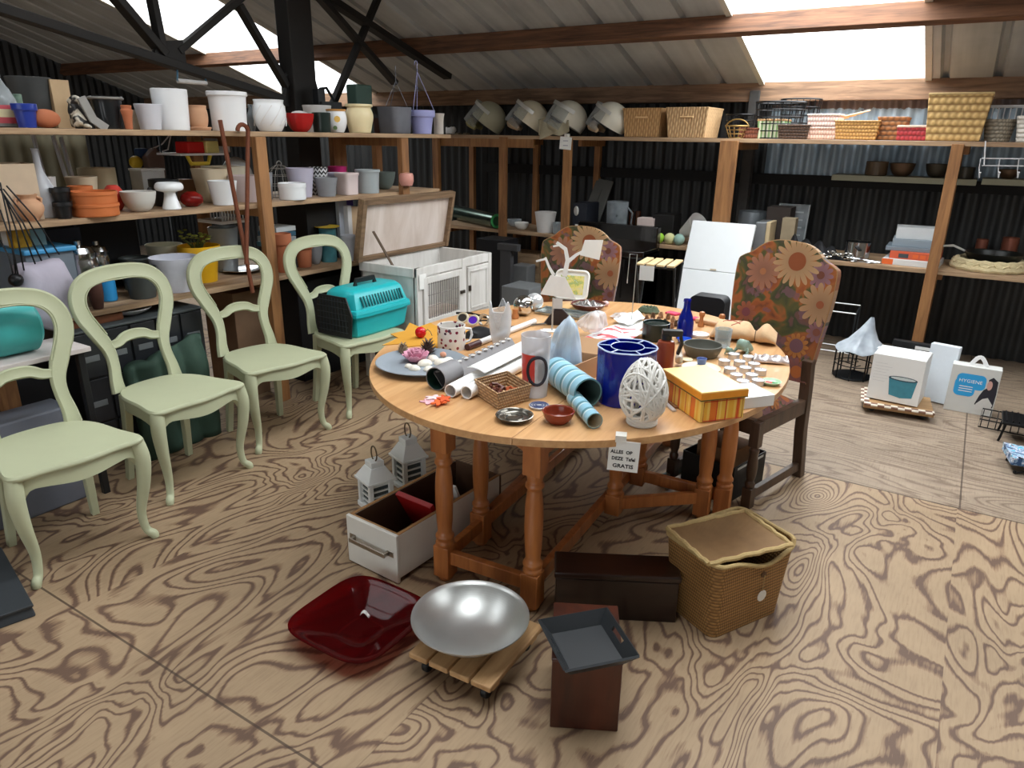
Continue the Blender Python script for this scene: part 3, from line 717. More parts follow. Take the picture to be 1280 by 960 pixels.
for k in range(6): m.tube([(-.257, -.115, .04 + .033 * k), (-.257, .115, .04 + .033 * k)], .002, 5)
m.build('wire_grille', mat('dark_wire', (60, 66, 70), .4, .6), dd)
q0, q1 = Z(452, 412, .475), Z(500, 398, .475)
a = CH4.rotation_euler.z
pc.rotation_euler = (0, 0, math.atan2(q1.y - q0.y, q1.x - q0.x)); p = (Z(402, 405, .475) + q0 + q1) / 3
pc.scale = (1.12, 1.12, 1.12)
pc.location = (-3.15, 3.262, .4715)
# ============================================================ ON THE FLOOR
def boxm(name, c, d, mt, parent=None, rz=0, bevel=.003, M=None):
    m = MB(); m.box(c, d, rz, M); return m.build(name, mt, parent, smooth=0, bevel=bevel)
white = mat('white_laminate', (226, 224, 216), .35, 0, .04)
brownin = mat('brown_hardboard', (86, 60, 42), .7, 0, .15)
brass = mat('brushed_steel', (170, 162, 150), .3, .9, .08)
# white drawer
a, b, c_ = Z(437, 701), Z(497, 731), Z(617, 641)
ex = (b - a); W_ = ex.length; rz = math.atan2(ex.y, ex.x)
ey = Vector((-math.sin(rz), math.cos(rz), 0)); Ld = (c_ - b).dot(ey)
hD = hz(b, 497, 672)
dw = thing('drawer', 'loose white drawer with a metal handle standing on the floor under the table', 'drawer', a, rz)
tk = .016
boxm('front_panel', (W_ / 2, tk / 2, hD / 2 + .004), (W_ + .006, tk, hD), white, dw)
for x in (tk / 2, W_ - tk / 2):
    s_ = boxm('side_panel', (x, Ld / 2, hD / 2 + .01), (tk, Ld - .03, hD - .02), white, dw)
    boxm('side_lining', (x + (.009 if x < W_ / 2 else -.009), Ld / 2 + .005, hD / 2 + .01), (.003, Ld - .05, hD - .022), brownin, s_)
    boxm('raw_edge', (x, Ld / 2 + .003, hD + .001), (tk, Ld - .032, .003), wood('raw_edge', (176, 132, 84), (140, 98, 58), 6, 'Y', .7), s_)
boxm('back_panel', (W_ / 2, Ld - .01, hD / 2 + .01), (W_, tk, hD - .02), brownin, dw)
boxm('bottom_panel', (W_ / 2, Ld / 2, .014), (W_ - .01, Ld, .006), brownin, dw)
boxm('raw_edge', (W_ / 2, tk + .005, hD), (W_ - .01, .012, .004), wood('raw_edge', None, None), dw)
m = MB(); hx0, hx1, zz = W_ * .16, W_ * .84, hD * .60
for x in (hx0, hx1): m.box((x, -.012, zz), (.012, .024, .016)); m.box((x + (-.012 if x == hx0 else .012), -.001, zz), (.035, .003, .024))
m.box(((hx0 + hx1) / 2, -.026, zz), (hx1 - hx0 + .014, .006, .018)); m.build('handle', brass, dw, smooth=0, bevel=.002)
# red book and papers in it
redc = mat('red_book_cover', (170, 24, 24), .45, 0, .06); redd = mat('dark_red_cover', (120, 26, 28), .45)
d0 = Vector((math.cos(rz), math.sin(rz), 0))
p = a + d0 * (W_ * .5) + ey * (Ld * .52)
bk = thing('book', 'red book leaning inside the loose white drawer', 'book', (p.x, p.y, .028), rz)
Mb = Matrix.Rotation(R(28), 3, 'X')
m = MB(); m.box((0, 0, .115), (W_ * .72, .022, .23), M=Mb); m.v = [tuple(Mb @ Vector((x, y, z))) for x, y, z in [(sx * W_ * .36, sy * .011, sz) for sz in (.0, .22) for sy in (-1, 1) for sx in (-1, 1)]]
m.f = [(0, 2, 3, 1), (4, 5, 7, 6), (0, 1, 5, 4), (2, 6, 7, 3), (0, 4, 6, 2), (1, 3, 7, 5)]; m.mi = [0] * 6; m.build('cover', redc, bk, smooth=0)
m = MB(); m.v = [tuple(Mb @ Vector((x, y, z))) for x, y, z in [(sx * W_ * .345, sy * .008, sz) for sz in (.004, .2215) for sy in (-1, 1) for sx in (-1, 1)]]
m.f = [(0, 2, 3, 1), (4, 5, 7, 6), (0, 1, 5, 4), (2, 6, 7, 3), (0, 4, 6, 2), (1, 3, 7, 5)]; m.mi = [0] * 6; m.build('pages', redc, bk, smooth=0)
p = a + d0 * (W_ * .62) + ey * (Ld * .68)
m = MB(); m.box((0, 0, .11), (W_ * .35, .012, .20), M=Matrix.Rotation(R(24), 3, 'X'))
tag(m.build('booklet', paper, loc=(p.x, p.y, .034), rz=rz, smooth=0), 'white booklet leaning behind the red book in the drawer', 'booklet')
# lanterns
lan = mat('lantern_white', (222, 224, 222), .45, 0, .05); ldark = mat('lantern_glass', (70, 78, 80), .12, 0, .2)
ring_m = mat('rusty_ring', (112, 96, 78), .5, .6)
def lantern(label, px, yb, ytop, yring, w):
    p = Z(px, yb); o = thing('lantern', label, 'lantern', p, HEAD - R(52), 'white metal lanterns')
    zr = hz(p, px, ytop + 30 * w / .115); H = hz(p, px, ytop); z1 = H * .60; h = w / 2
    boxm('base', (0, 0, .012), (w * 1.12, w * 1.12, .024), lan, o)
    for sx in (-1, 1):
        for sy in (-1, 1): boxm('corner_post', (sx * (h - .008), sy * (h - .008), (z1 + .024) / 2), (.02, .02, z1 - .024), lan, o, bevel=.001)
    boxm('glazing', (0, 0, (z1 + .024) / 2), (w - .03, w - .03, z1 - .03), ldark, o, bevel=0)
    for sx, sy, lx, ly in ((1, 0, .006, w - .03), (-1, 0, .006, w - .03), (0, 1, w - .03, .006), (0, -1, w - .03, .006)):
        m = MB()
        for k in range(4): m.box((sx * (h - .012), sy * (h - .012), .024 + (z1 - .024) * (k + .6) / 4.2), (lx, ly, .008))
        m.build('louvre', lan, o, smooth=0)
    m = MB(); m.box((0, 0, z1 + .006), (w * 1.22, w * 1.22, .012)); m.box((0, 0, z1 + .012 + (H - z1) * .30), (w * 1.16, w * 1.16, (H - z1) * .60), taper=(.52, .52)); m.build('roof', lan, o, smooth=0, bevel=.002)
    m = MB(); m.box((0, 0, H - (H - z1) * .20), (w * .56, w * .56, (H - z1) * .42)); m.build('chimney', lan, o, smooth=0, bevel=.003)
    zq = hz(p, px, yring); rr = (zq - H) / 2
    m = MB(); m.tube([(math.cos(R(t_)) * rr * .75, 0, H - .004 + rr + math.sin(R(t_)) * rr) for t_ in range(-70, 251, 16)], .0035, 8); m.build('ring_handle', ring_m, o)
    return o
lantern('white metal lantern nearer the drawer front, standing left of the table', 471, 632, 575, 557, .118)
lantern('white metal lantern farther back, beside the left table leg', 512, 606, 546, 528, .118)
# red glass dish: rounded square
t = NT('red_glass'); gl = t.n('ShaderNodeBsdfTransparent'); gl.inputs[0].default_value = (.5, .016, .018, 1)
t.b.inputs['Base Color'].default_value = (.13, .006, .008, 1); t.b.inputs['Roughness'].default_value = .08; t.b.inputs['Specular IOR Level'].default_value = .7
mx = t.n('ShaderNodeMixShader'); mx.inputs[0].default_value = .26; t.l(gl.outputs[0], mx.inputs[1]); t.l(t.b.outputs[0], mx.inputs[2]); t.l(mx.outputs[0], t.o.inputs[0]); redglass = t.m
pl, pb, pf = Z(357, 780, .06), Z(448, 717, .06), Z(452, 838, .06)
cc = (pb + pf) / 2; side = ((pl - pb).length + (pl - pf).length) / 2; rz = math.atan2(pb.y - pl.y, pb.x - pl.x) - PI / 2
m = MB()
def dish(s, z): return (s * side / 2 * 1.03, z)
prof = [(0, .004), (.055, .004), (.06, .0), (.068, .0), (.075, .008), (.11, .022), (.16, .045), (side * .52, .062), (side * .55, .064), (side * .55, .068), (side * .52, .067), (.16, .050), (.11, .027), (.075, .013), (.055, .010), (0, .010)]
m.lathe(prof, 72, sq=4.2)
tag(m.build('glass_dish', redglass, loc=(cc.x, cc.y, 0), rz=rz, smooth=60), 'large square dark red glass dish lying on the plywood floor', 'dish')
p = Z(456, 765, .03)
m = MB(); m.grid(lambda u, w: (.035 * u - .017, .012 * (w - .5), .002 + .012 * math.sin(u * 4) + .004 * w), 8, 3)
sc_ = m.build('paper_scrap', paper, loc=(p.x, p.y, .016), rz=.4); s2 = sc_.modifiers.new('s', 'SOLIDIFY'); s2.thickness = .0015
tag(sc_, 'tiny curled white paper scrap in the red glass dish', 'scrap')
# slatted plant trolley with the wok
trw = wood('trolley_pine', (196, 158, 112), (160, 120, 78), 5, 'X', .6, 0, 9)
pf, pl, pr = Z(614, 868, .065), Z(518, 814, .065), Z(680, 788, .065)
ex = pr - pf; ey = pl - pf; La, Lb = ex.length, ey.length; rz = math.atan2(ex.y, ex.x)
tr_ = thing('plant_trolley', 'low slatted wooden plant trolley on black castors under the steel wok', 'trolley', (pf.x, pf.y, 0), rz)
for k in range(4): boxm('slat', (La / 2, Lb * (k + .5) / 4, .075), (La, Lb / 4 - .008, .02), trw, tr_, bevel=.004)
for x in (.05, La - .05): boxm('batten', (x, Lb / 2, .056), (.04, Lb - .02, .018), trw, tr_)
for x in (.045, La - .045):
    for y in (.045, Lb - .045):
        m = MB(); m.lathe([(0, -.012), (.018, -.012), (.022, -.008), (.022, .008), (.018, .012), (0, .012)], 18, (x, y, .022), Matrix.Rotation(R(90), 3, 'X')); m.box((x, y, .040), (.03, .034, .014)); m.build('castor', dkp, tr_, smooth=40)
t = NT('spun_steel'); v = t.coord(); n = t.noise(t.mapping(v, (1, 1, 1)), 60, 4); x, y, z = t.sep(v)
rr = t.math('SQRT', t.math('ADD', t.math('MULTIPLY', x, x), t.math('MULTIPLY', y, y)))
t.col(t.mix(t.noise(v, 7, 4), lin((188, 190, 188)), lin((214, 216, 214)))); t.b.inputs['Metallic'].default_value = .8
t.l(t.math('MULTIPLY_ADD', n, .12, .27), t.b.inputs['Roughness']); t.bump(t.wave(t.comb(rr, 0, 0), 55, 0), .04, .002); spun = t.m
p = Z(588, 768, .175); rw = 74 / ppm(p)
m = MB(); m.lathe([(0, .088), (.05, .089), (.10, .103), (.15, .13), (rw * .93, .158), (rw, .172), (rw, .175), (rw * .985, .175), (rw * .92, .162), (.148, .134), (.098, .107), (.05, .093), (0, .092)], 64)
tag(m.build('wok', spun, loc=(p.x, p.y, -.0015), smooth=60), 'wide shiny steel wok bowl standing on the slatted trolley', 'wok')
# mahogany boxes and tray
mah = wood('dark_mahogany', (44, 24, 18), (24, 13, 11), 4, 'X', .28, .35, 8)
mah2 = wood('red_mahogany', (80, 38, 24), (42, 20, 14), 4, 'Z', .35, .2, 6)
a, b = Z(693, 771), Z(853, 779); ex = b - a; rz = math.atan2(ex.y, ex.x); W_ = ex.length; Hh = hz(a, 693, 714)
dep = .13; W_ -= .025
db = thing('mahogany_chest', 'dark mahogany chest with a thin lid behind the black tray', 'chest', a, rz)
boxm('body', (W_ / 2, dep / 2, Hh / 2 - .015), (W_, dep, Hh - .03), mah, db); boxm('lid', (W_ / 2, dep / 2 - .002, Hh - .0125), (W_ + .012, dep + .012, .025), mah, db, bevel=.006)
a, b = Z(687, 909), Z(772, 915); ex = b - a; rz = math.atan2(ex.y, ex.x); W_ = ex.length; Hh = hz(a, 688, 826)
wb = thing('wooden_box', 'small red-brown wooden box on the floor under the black tray', 'box', a, rz)
boxm('body', (W_ / 2, .13, Hh / 2), (W_, .26, Hh), mah2, wb); boxm('top', (W_ / 2, .13, Hh + .004), (W_ + .004, .264, .008), mah2, wb)
blk = mat('black_tray', (36, 39, 42), .5, 0, .12, 12)
cs4 = [Z(*q, Hh + .035) for q in ((675, 781), (757, 764), (800, 826), (703, 843))]
ct = sum(cs4, Vector()) / 4; e1 = ((cs4[1] - cs4[0]) + (cs4[2] - cs4[3])) / 2; e2 = ((cs4[0] - cs4[3]) + (cs4[1] - cs4[2])) / 2
rz = math.atan2(e1.y, e1.x); l1, l2 = e1.length, abs(e2.dot(Vector((-math.sin(rz), math.cos(rz), 0))))
ty = thing('tray', 'black rectangular serving tray with sloping sides resting on the small wooden box', 'tray', (ct.x, ct.y, Hh + .010), rz)
boxm('tray_base', (0, 0, .004), (l1 * .74, l2 * .74, .006), blk, ty)
def wallq(name, p0, p1, q1, q0, hole=False):
    m = MB(); nrm = (Vector(p1) - Vector(p0)).cross(Vector(q0) - Vector(p0)).normalized() * .007
    P = [Vector(p0), Vector(p1), Vector(q1), Vector(q0)]
    if not hole: m.add(P + [p + nrm for p in P], [(0, 1, 2, 3), (7, 6, 5, 4), (0, 4, 5, 1), (1, 5, 6, 2), (2, 6, 7, 3), (3, 7, 4, 0)])
    else:
        f = lambda u, w: P[0].lerp(P[1], u).lerp(P[3].lerp(P[2], u), w)
        us, ws = (0, .33, .67, 1), (0, .42, .72, 1)
        vs = [f(u, w) for w in ws for u in us]; fs = [(j * 4 + i, j * 4 + i + 1, j * 4 + i + 5, j * 4 + i + 4) for j in range(3) for i in range(3) if (i, j) != (1, 1)]
        m.add(vs, fs)
    o = m.build(name, blk, ty, smooth=0)
    if hole: s_ = o.modifiers.new('s', 'SOLIDIFY'); s_.thickness = .007; s_.offset = 0
    return o
x0, y0, x1, y1, zt = l1 * .37, l2 * .37, l1 * .5, l2 * .5, .042
wallq('tray_side', (-x0, -y0, .004), (x0, -y0, .004), (x1, -y1, zt), (-x1, -y1, zt)); wallq('tray_side', (x0, y0, .004), (-x0, y0, .004), (-x1, y1, zt), (x1, y1, zt))
wallq('tray_end', (x0, -y0, .004), (x0, y0, .004), (x1, y1, zt), (x1, -y1, zt), True); wallq('tray_end', (-x0, y0, .004), (-x0, -y0, .004), (-x1, -y1, zt), (-x1, y1, zt), True)
# big lidded basket
weave = wicker('palm_weave', (166, 124, 70), (100, 68, 34), 260, 150, .7, .5)
rope = mat('palm_rope', (184, 158, 108), .8, 0, .25, 60, .5)
pF, pR, pL = Z(889, 800), Z(973, 764), Z(846, 768)
ex = pR - pF; rz = math.atan2(ex.y, ex.x); Wb = ex.length; Db = .24
Hb = hz(pF, 885, 706)
bx = thing('lidded_basket', 'large woven palm basket with a lid and round white tag on the floor', 'basket', pF, rz)
def rrect(w, d, r, z, cx, cy, sag=0):
    out = []
    for (sx, sy, a0) in ((1, -1, -90), (1, 1, 0), (-1, 1, 90), (-1, -1, 180)):
        for k in range(7):
            a = R(a0 + 15 * k); out.append((cx + sx * (w / 2 - r) + r * math.cos(a), cy + sy * (d / 2 - r) + r * math.sin(a), z))
    return out
def dense(o):   # add points along the long sides
    res = []
    for i, p in enumerate(o):
        q = o[(i + 1) % len(o)]; L = math.dist(p, q); n = max(1, int(L / .02))
        for k in range(n): res.append(tuple(p[j] + (q[j] - p[j]) * k / n for j in range(3)))
    return res
lev = [(.0, 0.0), (.25, .25), (.5, .5), (.8, .8), (1, 1)]
base_ = dense(rrect(Wb, Db, .035, 0, Wb / 2, Db / 2)); N = len(base_)
def lvl(h, inset=0):
    s = 1 + .15 * h; o = []
    for x, y, z in base_:
        dx, dy = (x - Wb / 2) * s, (y - Db / 2) * s
        L = math.hypot(dx, dy); k = (L - inset) / L
        front = math.exp(-((x - Wb * .62) / (Wb * .30)) ** 2) if y < .01 else 0
        o.append((Wb / 2 + dx * k, Db / 2 + dy * k, Hb * h - .055 * front * h ** 3))
    return o
m = MB(); rows = [lvl(h) for h in (0, .2, .4, .6, .8, 1)] + [lvl(h, .008) for h in (1, .5, .05)]
for r_ in rows: m.v += r_
for j in range(len(rows) - 1):
    for k in range(N): m.f.append((j * N + k, j * N + (k + 1) % N, (j + 1) * N + (k + 1) % N, (j + 1) * N + k))
m.f += [tuple(reversed(range(N))), tuple(range((len(rows) - 1) * N, len(rows) * N))]; m.mi = [0] * len(m.f)
m.build('body', weave, bx, smooth=40)
m = MB(); m.tube([(x, y, z) for x, y, z in lvl(1)], .008, 8, closed=True); m.build('rim', rope, bx)
# lid: slightly askew, raised at the back
lc = [Z(*q, hh_) for q, hh_ in (((834, 660), Hb + .012), ((931, 638), Hb + .02), ((990, 681), Hb + .012), ((886, 705), Hb + .012))]
inv_ = Matrix.Rotation(-rz, 3, 'Z'); lc = [inv_ @ (q - pF) for q in lc]
m = MB()
def lidp_(u, w):
    q = lc[3].lerp(lc[2], u).lerp(lc[0].lerp(lc[1], u), w); q = q.copy(); q.z += -.012 * math.sin(PI * u) * math.sin(PI * w); return q
m.grid(lidp_, 12, 12); m.grid(lambda u, w: lidp_(u, w) - Vector((0, 0, .010)), 12, 12)
ld = m.build('lid', wicker('lid_weave', (150, 116, 74), (108, 78, 46), 300, 20, .7, .3), bx, smooth=50)
m = MB()
for i in range(4): m.tube([lc[i].lerp(lc[(i + 1) % 4], k / 12) + Vector((0, 0, .003 * math.sin(k * 2.1))) for k in range(13)], .009, 7)
m.build('lid_border', rope, ld)
q = inv_ @ (at(962, 727, 1, pF.y + .10) - pF)
fy = lambda x, h: -(.15 * h) * Db / 2 - .004
hx = Wb * .60
knob_z, tag_z = Hb * .70, Hb * .42
m = MB(); m.lathe([(0, 0), (.012, 0), (.012, .004), (0, .008)], 14, (hx, fy(hx, .70) + .002, knob_z), Matrix.Rotation(R(90), 3, 'X')); m.build('toggle', mat('brown_toggle', (92, 66, 44), .7), bx)
m = MB(); m.tube([(hx, fy(hx, .7) - .006, knob_z), (hx, fy(hx, .6) - .008, tag_z + .02)], .0012, 5); m.build('string', rope, bx)
m = MB(); m.lathe([(0, 0), (.021, 0), (.022, .001), (.021, .002), (0, .002)], 24, (hx, fy(hx, .5) - .008, tag_z), Matrix.Rotation(R(90), 3, 'X')); m.build('tag', mat('silver_tag', (214, 214, 210), .35, .2), bx)
# black crate corner at the lower left
cr = thing('plastic_crate', 'dark grey plastic crate corner at the lower left picture edge', 'crate', Z(46, 770)); gpl = mat('grey_plastic', (52, 56, 60), .45, 0, .15)
pg = [Z(*q) - cr.location for q in ((46, 770), (4, 694), (-90, 706), (-70, 812))]; pg = [(q.x, q.y) for q in pg]
m = MB(); m.prism(pg, 0, .04, inset=.05); m.build('body', gpl, cr, smooth=0, bevel=.006)
m = MB(); m.prism([(x * .96 - .004, y * .96) for x, y in pg], .038, .048); m.build('lid', gpl, cr, smooth=0, bevel=.003)
# under the right floral chair: black drawer with a brown box in it
bd = thing('black_bin', 'open black box under the right floral chair, a brown carton inside it', 'box', (-1.0, 3.22, 0), R(-15))
for c_, d in (((.14, 0, .09), (.28, .008, .18)), ((.14, .30, .09), (.28, .008, .18)), ((0, .15, .09), (.008, .30, .18)), ((.28, .15, .09), (.008, .30, .18)), ((.14, .15, .004), (.28, .30, .008))):
    boxm('side_panel' if d[2] > .1 else 'bottom_panel', c_, d, dkp, bd)
boxm('label_strip', (.285, .15, .165), (.002, .24, .012), mat('pale_strip', (190, 190, 186), .5), bd)
tag(boxm('carton', (-.826, 3.335, .119), (.2, .2, .22), mat('brown_card', (128, 92, 62), .8), None, R(-15)), 'brown carton standing in the black box under the right floral chair', 'carton')
gbar = mat('grey_green_bar', (96, 104, 100), .5, .3)
for k, (a, b, lb) in enumerate((((834, 594), (868, 578), 'grey metal bar lying on the floor under the far side of the table, nearer one'), ((838, 604), (868, 590), 'pale bar lying on the floor under the table beside the grey bar'))):
    m = MB(); p, q = Z(*a, .012), Z(*b, .012); d = (q - p) * .25; m.tube([p - d, q + d * 2], 1, flat=(.016, .012)); tag(m.build('metal_bar', gbar if k == 0 else mat('pale_bar', (186, 180, 170), .6), smooth=0, bevel=.003), lb, 'bar')
# ============================================================ FLOOR, RIGHT
def frame_at(BL, BR): ex = BR - BL; return BL, math.atan2(ex.y, ex.x), ex.length
# checkered pallet
pz = .055
a, rz, W_ = frame_at(Z(1080, 505, pz), Z(1168, 518, pz)); Dp = .34
pa = thing('checkered_trolley', 'small plant trolley with a checkered tile edge carrying the white bucket carton', 'trolley', (a.x, a.y, 0), rz)
t = NT('checker_edge'); ck = t.n('ShaderNodeTexChecker'); t.put(ck.inputs[0], t.coord()); ck.inputs['Scale'].default_value = 26
ck.inputs[1].default_value = (*lin((226, 216, 200)), 1); ck.inputs[2].default_value = (*lin((120, 84, 66)), 1); t.l(ck.outputs[0], t.b.inputs['Base Color']); chk = t.m
boxm('deck', (W_ / 2, Dp / 2, pz - .012), (W_, Dp, .024), trw, pa); boxm('tile_border', (W_ / 2, .005, pz + .0045), (W_, .05, .009), chk, pa, bevel=0)
boxm('tile_border', (.005, Dp / 2 + .02, pz + .0045), (.05, Dp - .04, .009), chk, pa, bevel=0)
for x in (.05, W_ - .05):
    for y in (.05, Dp - .05): m = MB(); m.lathe([(0, -.012), (.018, -.012), (.021, -.006), (.021, .006), (.018, .012), (0, .012)], 14, (x, y, .021), Matrix.Rotation(R(90), 3, 'X')); m.build('castor', dkp, pa)
# carton with bucket picture
a, rz, W_ = frame_at(Z(1082.5, 496, pz + .01), Z(1146.5, 509, pz + .01)); Hc = hz(a, 1091.5, 441) - pz - .01; Dp = .25
cb = thing('bucket_carton', 'white carton with a printed blue bucket standing on the checkered trolley', 'carton', (a.x, a.y, pz + .0095), rz)
card_w = mat('white_card', (228, 228, 226), .5, 0, .03)
boxm('box_body', (W_ / 2, Dp / 2, Hc / 2), (W_, Dp, Hc), card_w, cb, bevel=.002)
boxm('box_flap', (W_ / 2, Dp / 2, Hc + .002), (W_ * .98, Dp * .9, .003), card_w, cb, bevel=0)
m = MB(); bw = W_ * .27; cx, cz = W_ * .64, Hc * .40
out = [(-bw * .82, -bw * .9), (0, -bw * 1.04), (bw * .82, -bw * .9), (bw, bw * .5), (-bw, bw * .5)]
m.add([(cx + x, -.0012, cz + z) for x, z in out], [(0, 1, 2, 3, 4)]); pr_ = m.build('bucket_print', mat('print_teal', (62, 132, 150), .5, 0, .25, 30), cb, smooth=0)
m = MB(); m.add([(cx + bw * 1.03 * math.cos(2 * PI * k / 24), -.0016, cz + bw * .52 + bw * .2 * math.sin(2 * PI * k / 24)) for k in range(24)], [tuple(range(24))]); m.build('bucket_print_rim', mat('print_dark', (46, 70, 82), .5), pr_, smooth=0)
m = MB(); m.add([(cx + bw * .88 * math.cos(2 * PI * k / 24), -.0020, cz + bw * .54 + bw * .12 * math.sin(2 * PI * k / 24)) for k in range(24)], [tuple(range(24))]); m.build('bucket_print_inside', mat('print_pale', (196, 206, 206), .5), pr_, smooth=0)
m = MB()
for k in range(7): m.add([(W_ * .06, -.001, Hc * (.42 + .065 * k)), (W_ * (.30 + .05 * (k % 3)), -.001, Hc * (.42 + .065 * k)), (W_ * (.30 + .05 * (k % 3)), -.001, Hc * (.425 + .065 * k)), (W_ * .06, -.001, Hc * (.425 + .065 * k))], [(0, 1, 2, 3)])
m.build('small_print', mat('print_grey', (188, 188, 190), .6), cb, smooth=0)
# foam panels behind it
foam = mat('styrofoam', (222, 230, 238), .75, 0, .03, 60)
q = Z(1164, 506); 
m = MB(); hf = hz(q, 1184, 436); m.box((0, 0, hf / 2), (.17, .06, hf), M=Matrix.Rotation(R(-4), 3, 'X'))
p = Z(1162, 506); tag(m.build('foam_slab', foam, loc=(p.x + .02, p.y + .10, .004), rz=rz - R(8), smooth=0, bevel=.004), 'tall pale blue foam slab standing right behind the bucket carton', 'foam slab')
p = Z(1110, 480); hf2 = hz((p.x, p.y + .05, 0), 1104, 427)
m = MB(); m.box((0, 0, hf2 / 2), (.03, .05, hf2)); tag(m.build('foam_strip', foam, loc=(a.x + .0, a.y + .42, 0), rz=rz, smooth=0, bevel=.003), 'narrow white foam strip rising behind the left of the bucket carton', 'strip')
bs_ = thing('black_case', 'flat black case with a white label strip behind the bucket carton', 'case', (a.x + .20, a.y + .42, 0), rz)
hk = hz((a.x + .25, a.y + .42, 0), 1150, 429)
boxm('case_body', (0, 0, hk / 2), (.26, .05, hk), dkp, bs_); boxm('label', (.06, -.027, hk - .03), (.10, .002, .022), paper, bs_, bevel=0)
# hygiene carton
a, rz, W_ = frame_at(Z(1178.6, 511), Z(1239, 522)); Hc = hz(a, 1188.3, 454.6); Dp = .10
hy = thing('hygiene_carton', 'grey white carton with a blue cloud label and white carry handle', 'carton', (a.x, a.y, 0), rz)
gw = mat('grey_white_card', (206, 206, 202), .5, 0, .04)
boxm('box_body', (W_ / 2, Dp / 2, Hc / 2), (W_, Dp, Hc), gw, hy, bevel=.003)
m = MB(); m.tube([(W_ * .36 + W_ * .32 * k / 10, Dp / 2, Hc + .055 * math.sin(PI * k / 10)) for k in range(11)], 1, flat=(.012, .004), up=(0, 1, 0)); m.build('handle', mat('white_plastic', (236, 236, 236), .35), hy, smooth=40)
def flatp(pts, y, mt, name, par): m = MB(); m.add([(x, y, z) for x, z in pts], [tuple(range(len(pts)))]); return m.build(name, mt, par, smooth=0)
sky_b = mat('label_blue', (44, 160, 222), .5, 0, .04)
def rr2(x0, x1, z0, z1, r): return [(cx + r * math.cos(R(a0 + 18 * k)), cz + r * math.sin(R(a0 + 18 * k))) for cx, cz, a0 in ((x1 - r, z0 + r, -90), (x1 - r, z1 - r, 0), (x0 + r, z1 - r, 90), (x0 + r, z0 + r, 180)) for k in range(6)]
lb = flatp(rr2(W_ * .14, W_ * .74, Hc * .52, Hc * .84, .03), -.001, sky_b, 'cloud_label', hy); flatp(rr2(W_ * .12, W_ * .55, Hc * .36, Hc * .74, .03), -.0012, sky_b, 'cloud_label', hy)
text('HYGIENE', .030, paper, hy, (W_ * .19, -.002, Hc * .655), (R(90), 0, 0), 1.05)
for k in range(3): flatp([(W_ * .22, Hc * (.56 - .05 * k)), (W_ * .50, Hc * (.56 - .05 * k)), (W_ * .50, Hc * (.575 - .05 * k)), (W_ * .22, Hc * (.575 - .05 * k))], -.0022, paper, 'small_print', hy)
pdk = mat('print_black', (36, 34, 44), .5)
flatp([(W_ * .60, Hc * .22), (W_ * .66, Hc * .42), (W_ * .72, Hc * .55), (W_ * .80, Hc * .62), (W_ * .78, Hc * .78), (W_ * .86, Hc * .84), (W_ * .97, Hc * .76), (W_ * .985, Hc * .50), (W_ * .97, Hc * .20)], -.0026, pdk, 'portrait_print', hy)
flatp([(W_ * .82 + W_ * .055 * math.cos(k / 16 * 2 * PI), Hc * .66 + Hc * .10 * math.sin(k / 16 * 2 * PI)) for k in range(16)], -.003, mat('print_skin', (206, 160, 148), .5), 'portrait_face', hy)
flatp([(W_ * .62, Hc * .12), (W_ * .92, Hc * .10), (W_ * .96, Hc * .26), (W_ * .84, Hc * .40), (W_ * .74, Hc * .36), (W_ * .63, Hc * .24)], -.0032, mat('print_cream', (206, 204, 200), .5), 'portrait_cloth', hy)
# black wire racks and a patterned stool at the right edge
bw_ = mat('black_wire', (24, 24, 26), .4, .4)
p = Z(1222, 535)
rk = thing('wire_rack', 'black wire rack lying on the floor before the hygiene carton', 'rack', (p.x, p.y, 0), R(-4))
m = MB()
for z in (.012, .06): m.tube([(0, 0, z), (.44, 0, z), (.44, .16, z + .02), (0, .16, z + .02)], .004, 6, closed=True)
m.build('rack_frame', bw_, rk)
m = MB()
for k in range(12): x = .01 + .04 * k * .95; m.tube([(x, 0, .012), (x, -.012, .045), (x, .0, .07), (x, .05, .085), (x, .16, .082)], .003, 5)
m.build('rack_wires', bw_, rk)
p = Z(1262, 548)
r2 = thing('grill_stand', 'black iron stand with thin legs at the right edge, behind the patterned stool', 'stand', (p.x + .06, p.y, 0), 0)
m = MB(); m.box((.03, .02, .115), (.30, .22, .018)); m.build('plate', bw_, r2, smooth=0, bevel=.004)
for x, y in ((-.10, -.07), (.15, -.07), (.15, .11), (-.10, .11)): m = MB(); m.tube([(x, y, .108), (x - .015, y - .01, .02), (x - .02, y - .012, 0)], .007, 6); m.build('leg', bw_, r2)
m = MB()
for k in range(9): m.tube([(-.10 + .03 * k, -.08, .13), (-.10 + .03 * k, .12, .13)], .004, 5)
m.build('grill_bars', bw_, r2)
p = Z(1270, 596)
st = thing('patterned_stool', 'low folding stool with blue patterned fabric seat at the right picture edge', 'stool', (p.x, p.y, 0), R(10))
t = NT('blue_pattern'); v = t.coord(); n = t.noise(v, 22, 3, .6)
t.col(t.ramp(n, [(.35, lin((44, 76, 116))), (.43, lin((120, 146, 176))), (.5, lin((206, 206, 216))), (.56, lin((60, 168, 196))), (.64, lin((186, 176, 190)))], 'CONSTANT')); t.b.inputs['Roughness'].default_value = .7
m = MB(); m.grid(lambda u, w: (-.03 + .32 * u, .02 + .22 * w, .095 - .02 * math.sin(PI * u) * (1 - .5 * w) + .004 * math.sin(9 * w)), 10, 8); m.grid(lambda u, w: (-.03 + .32 * u, .02, .055 + .04 * w), 6, 3); m.grid(lambda u, w: (-.03, .02 + .22 * u, .055 + .04 * w), 6, 3); m.build('fabric_seat', t.m, st, fix=False)
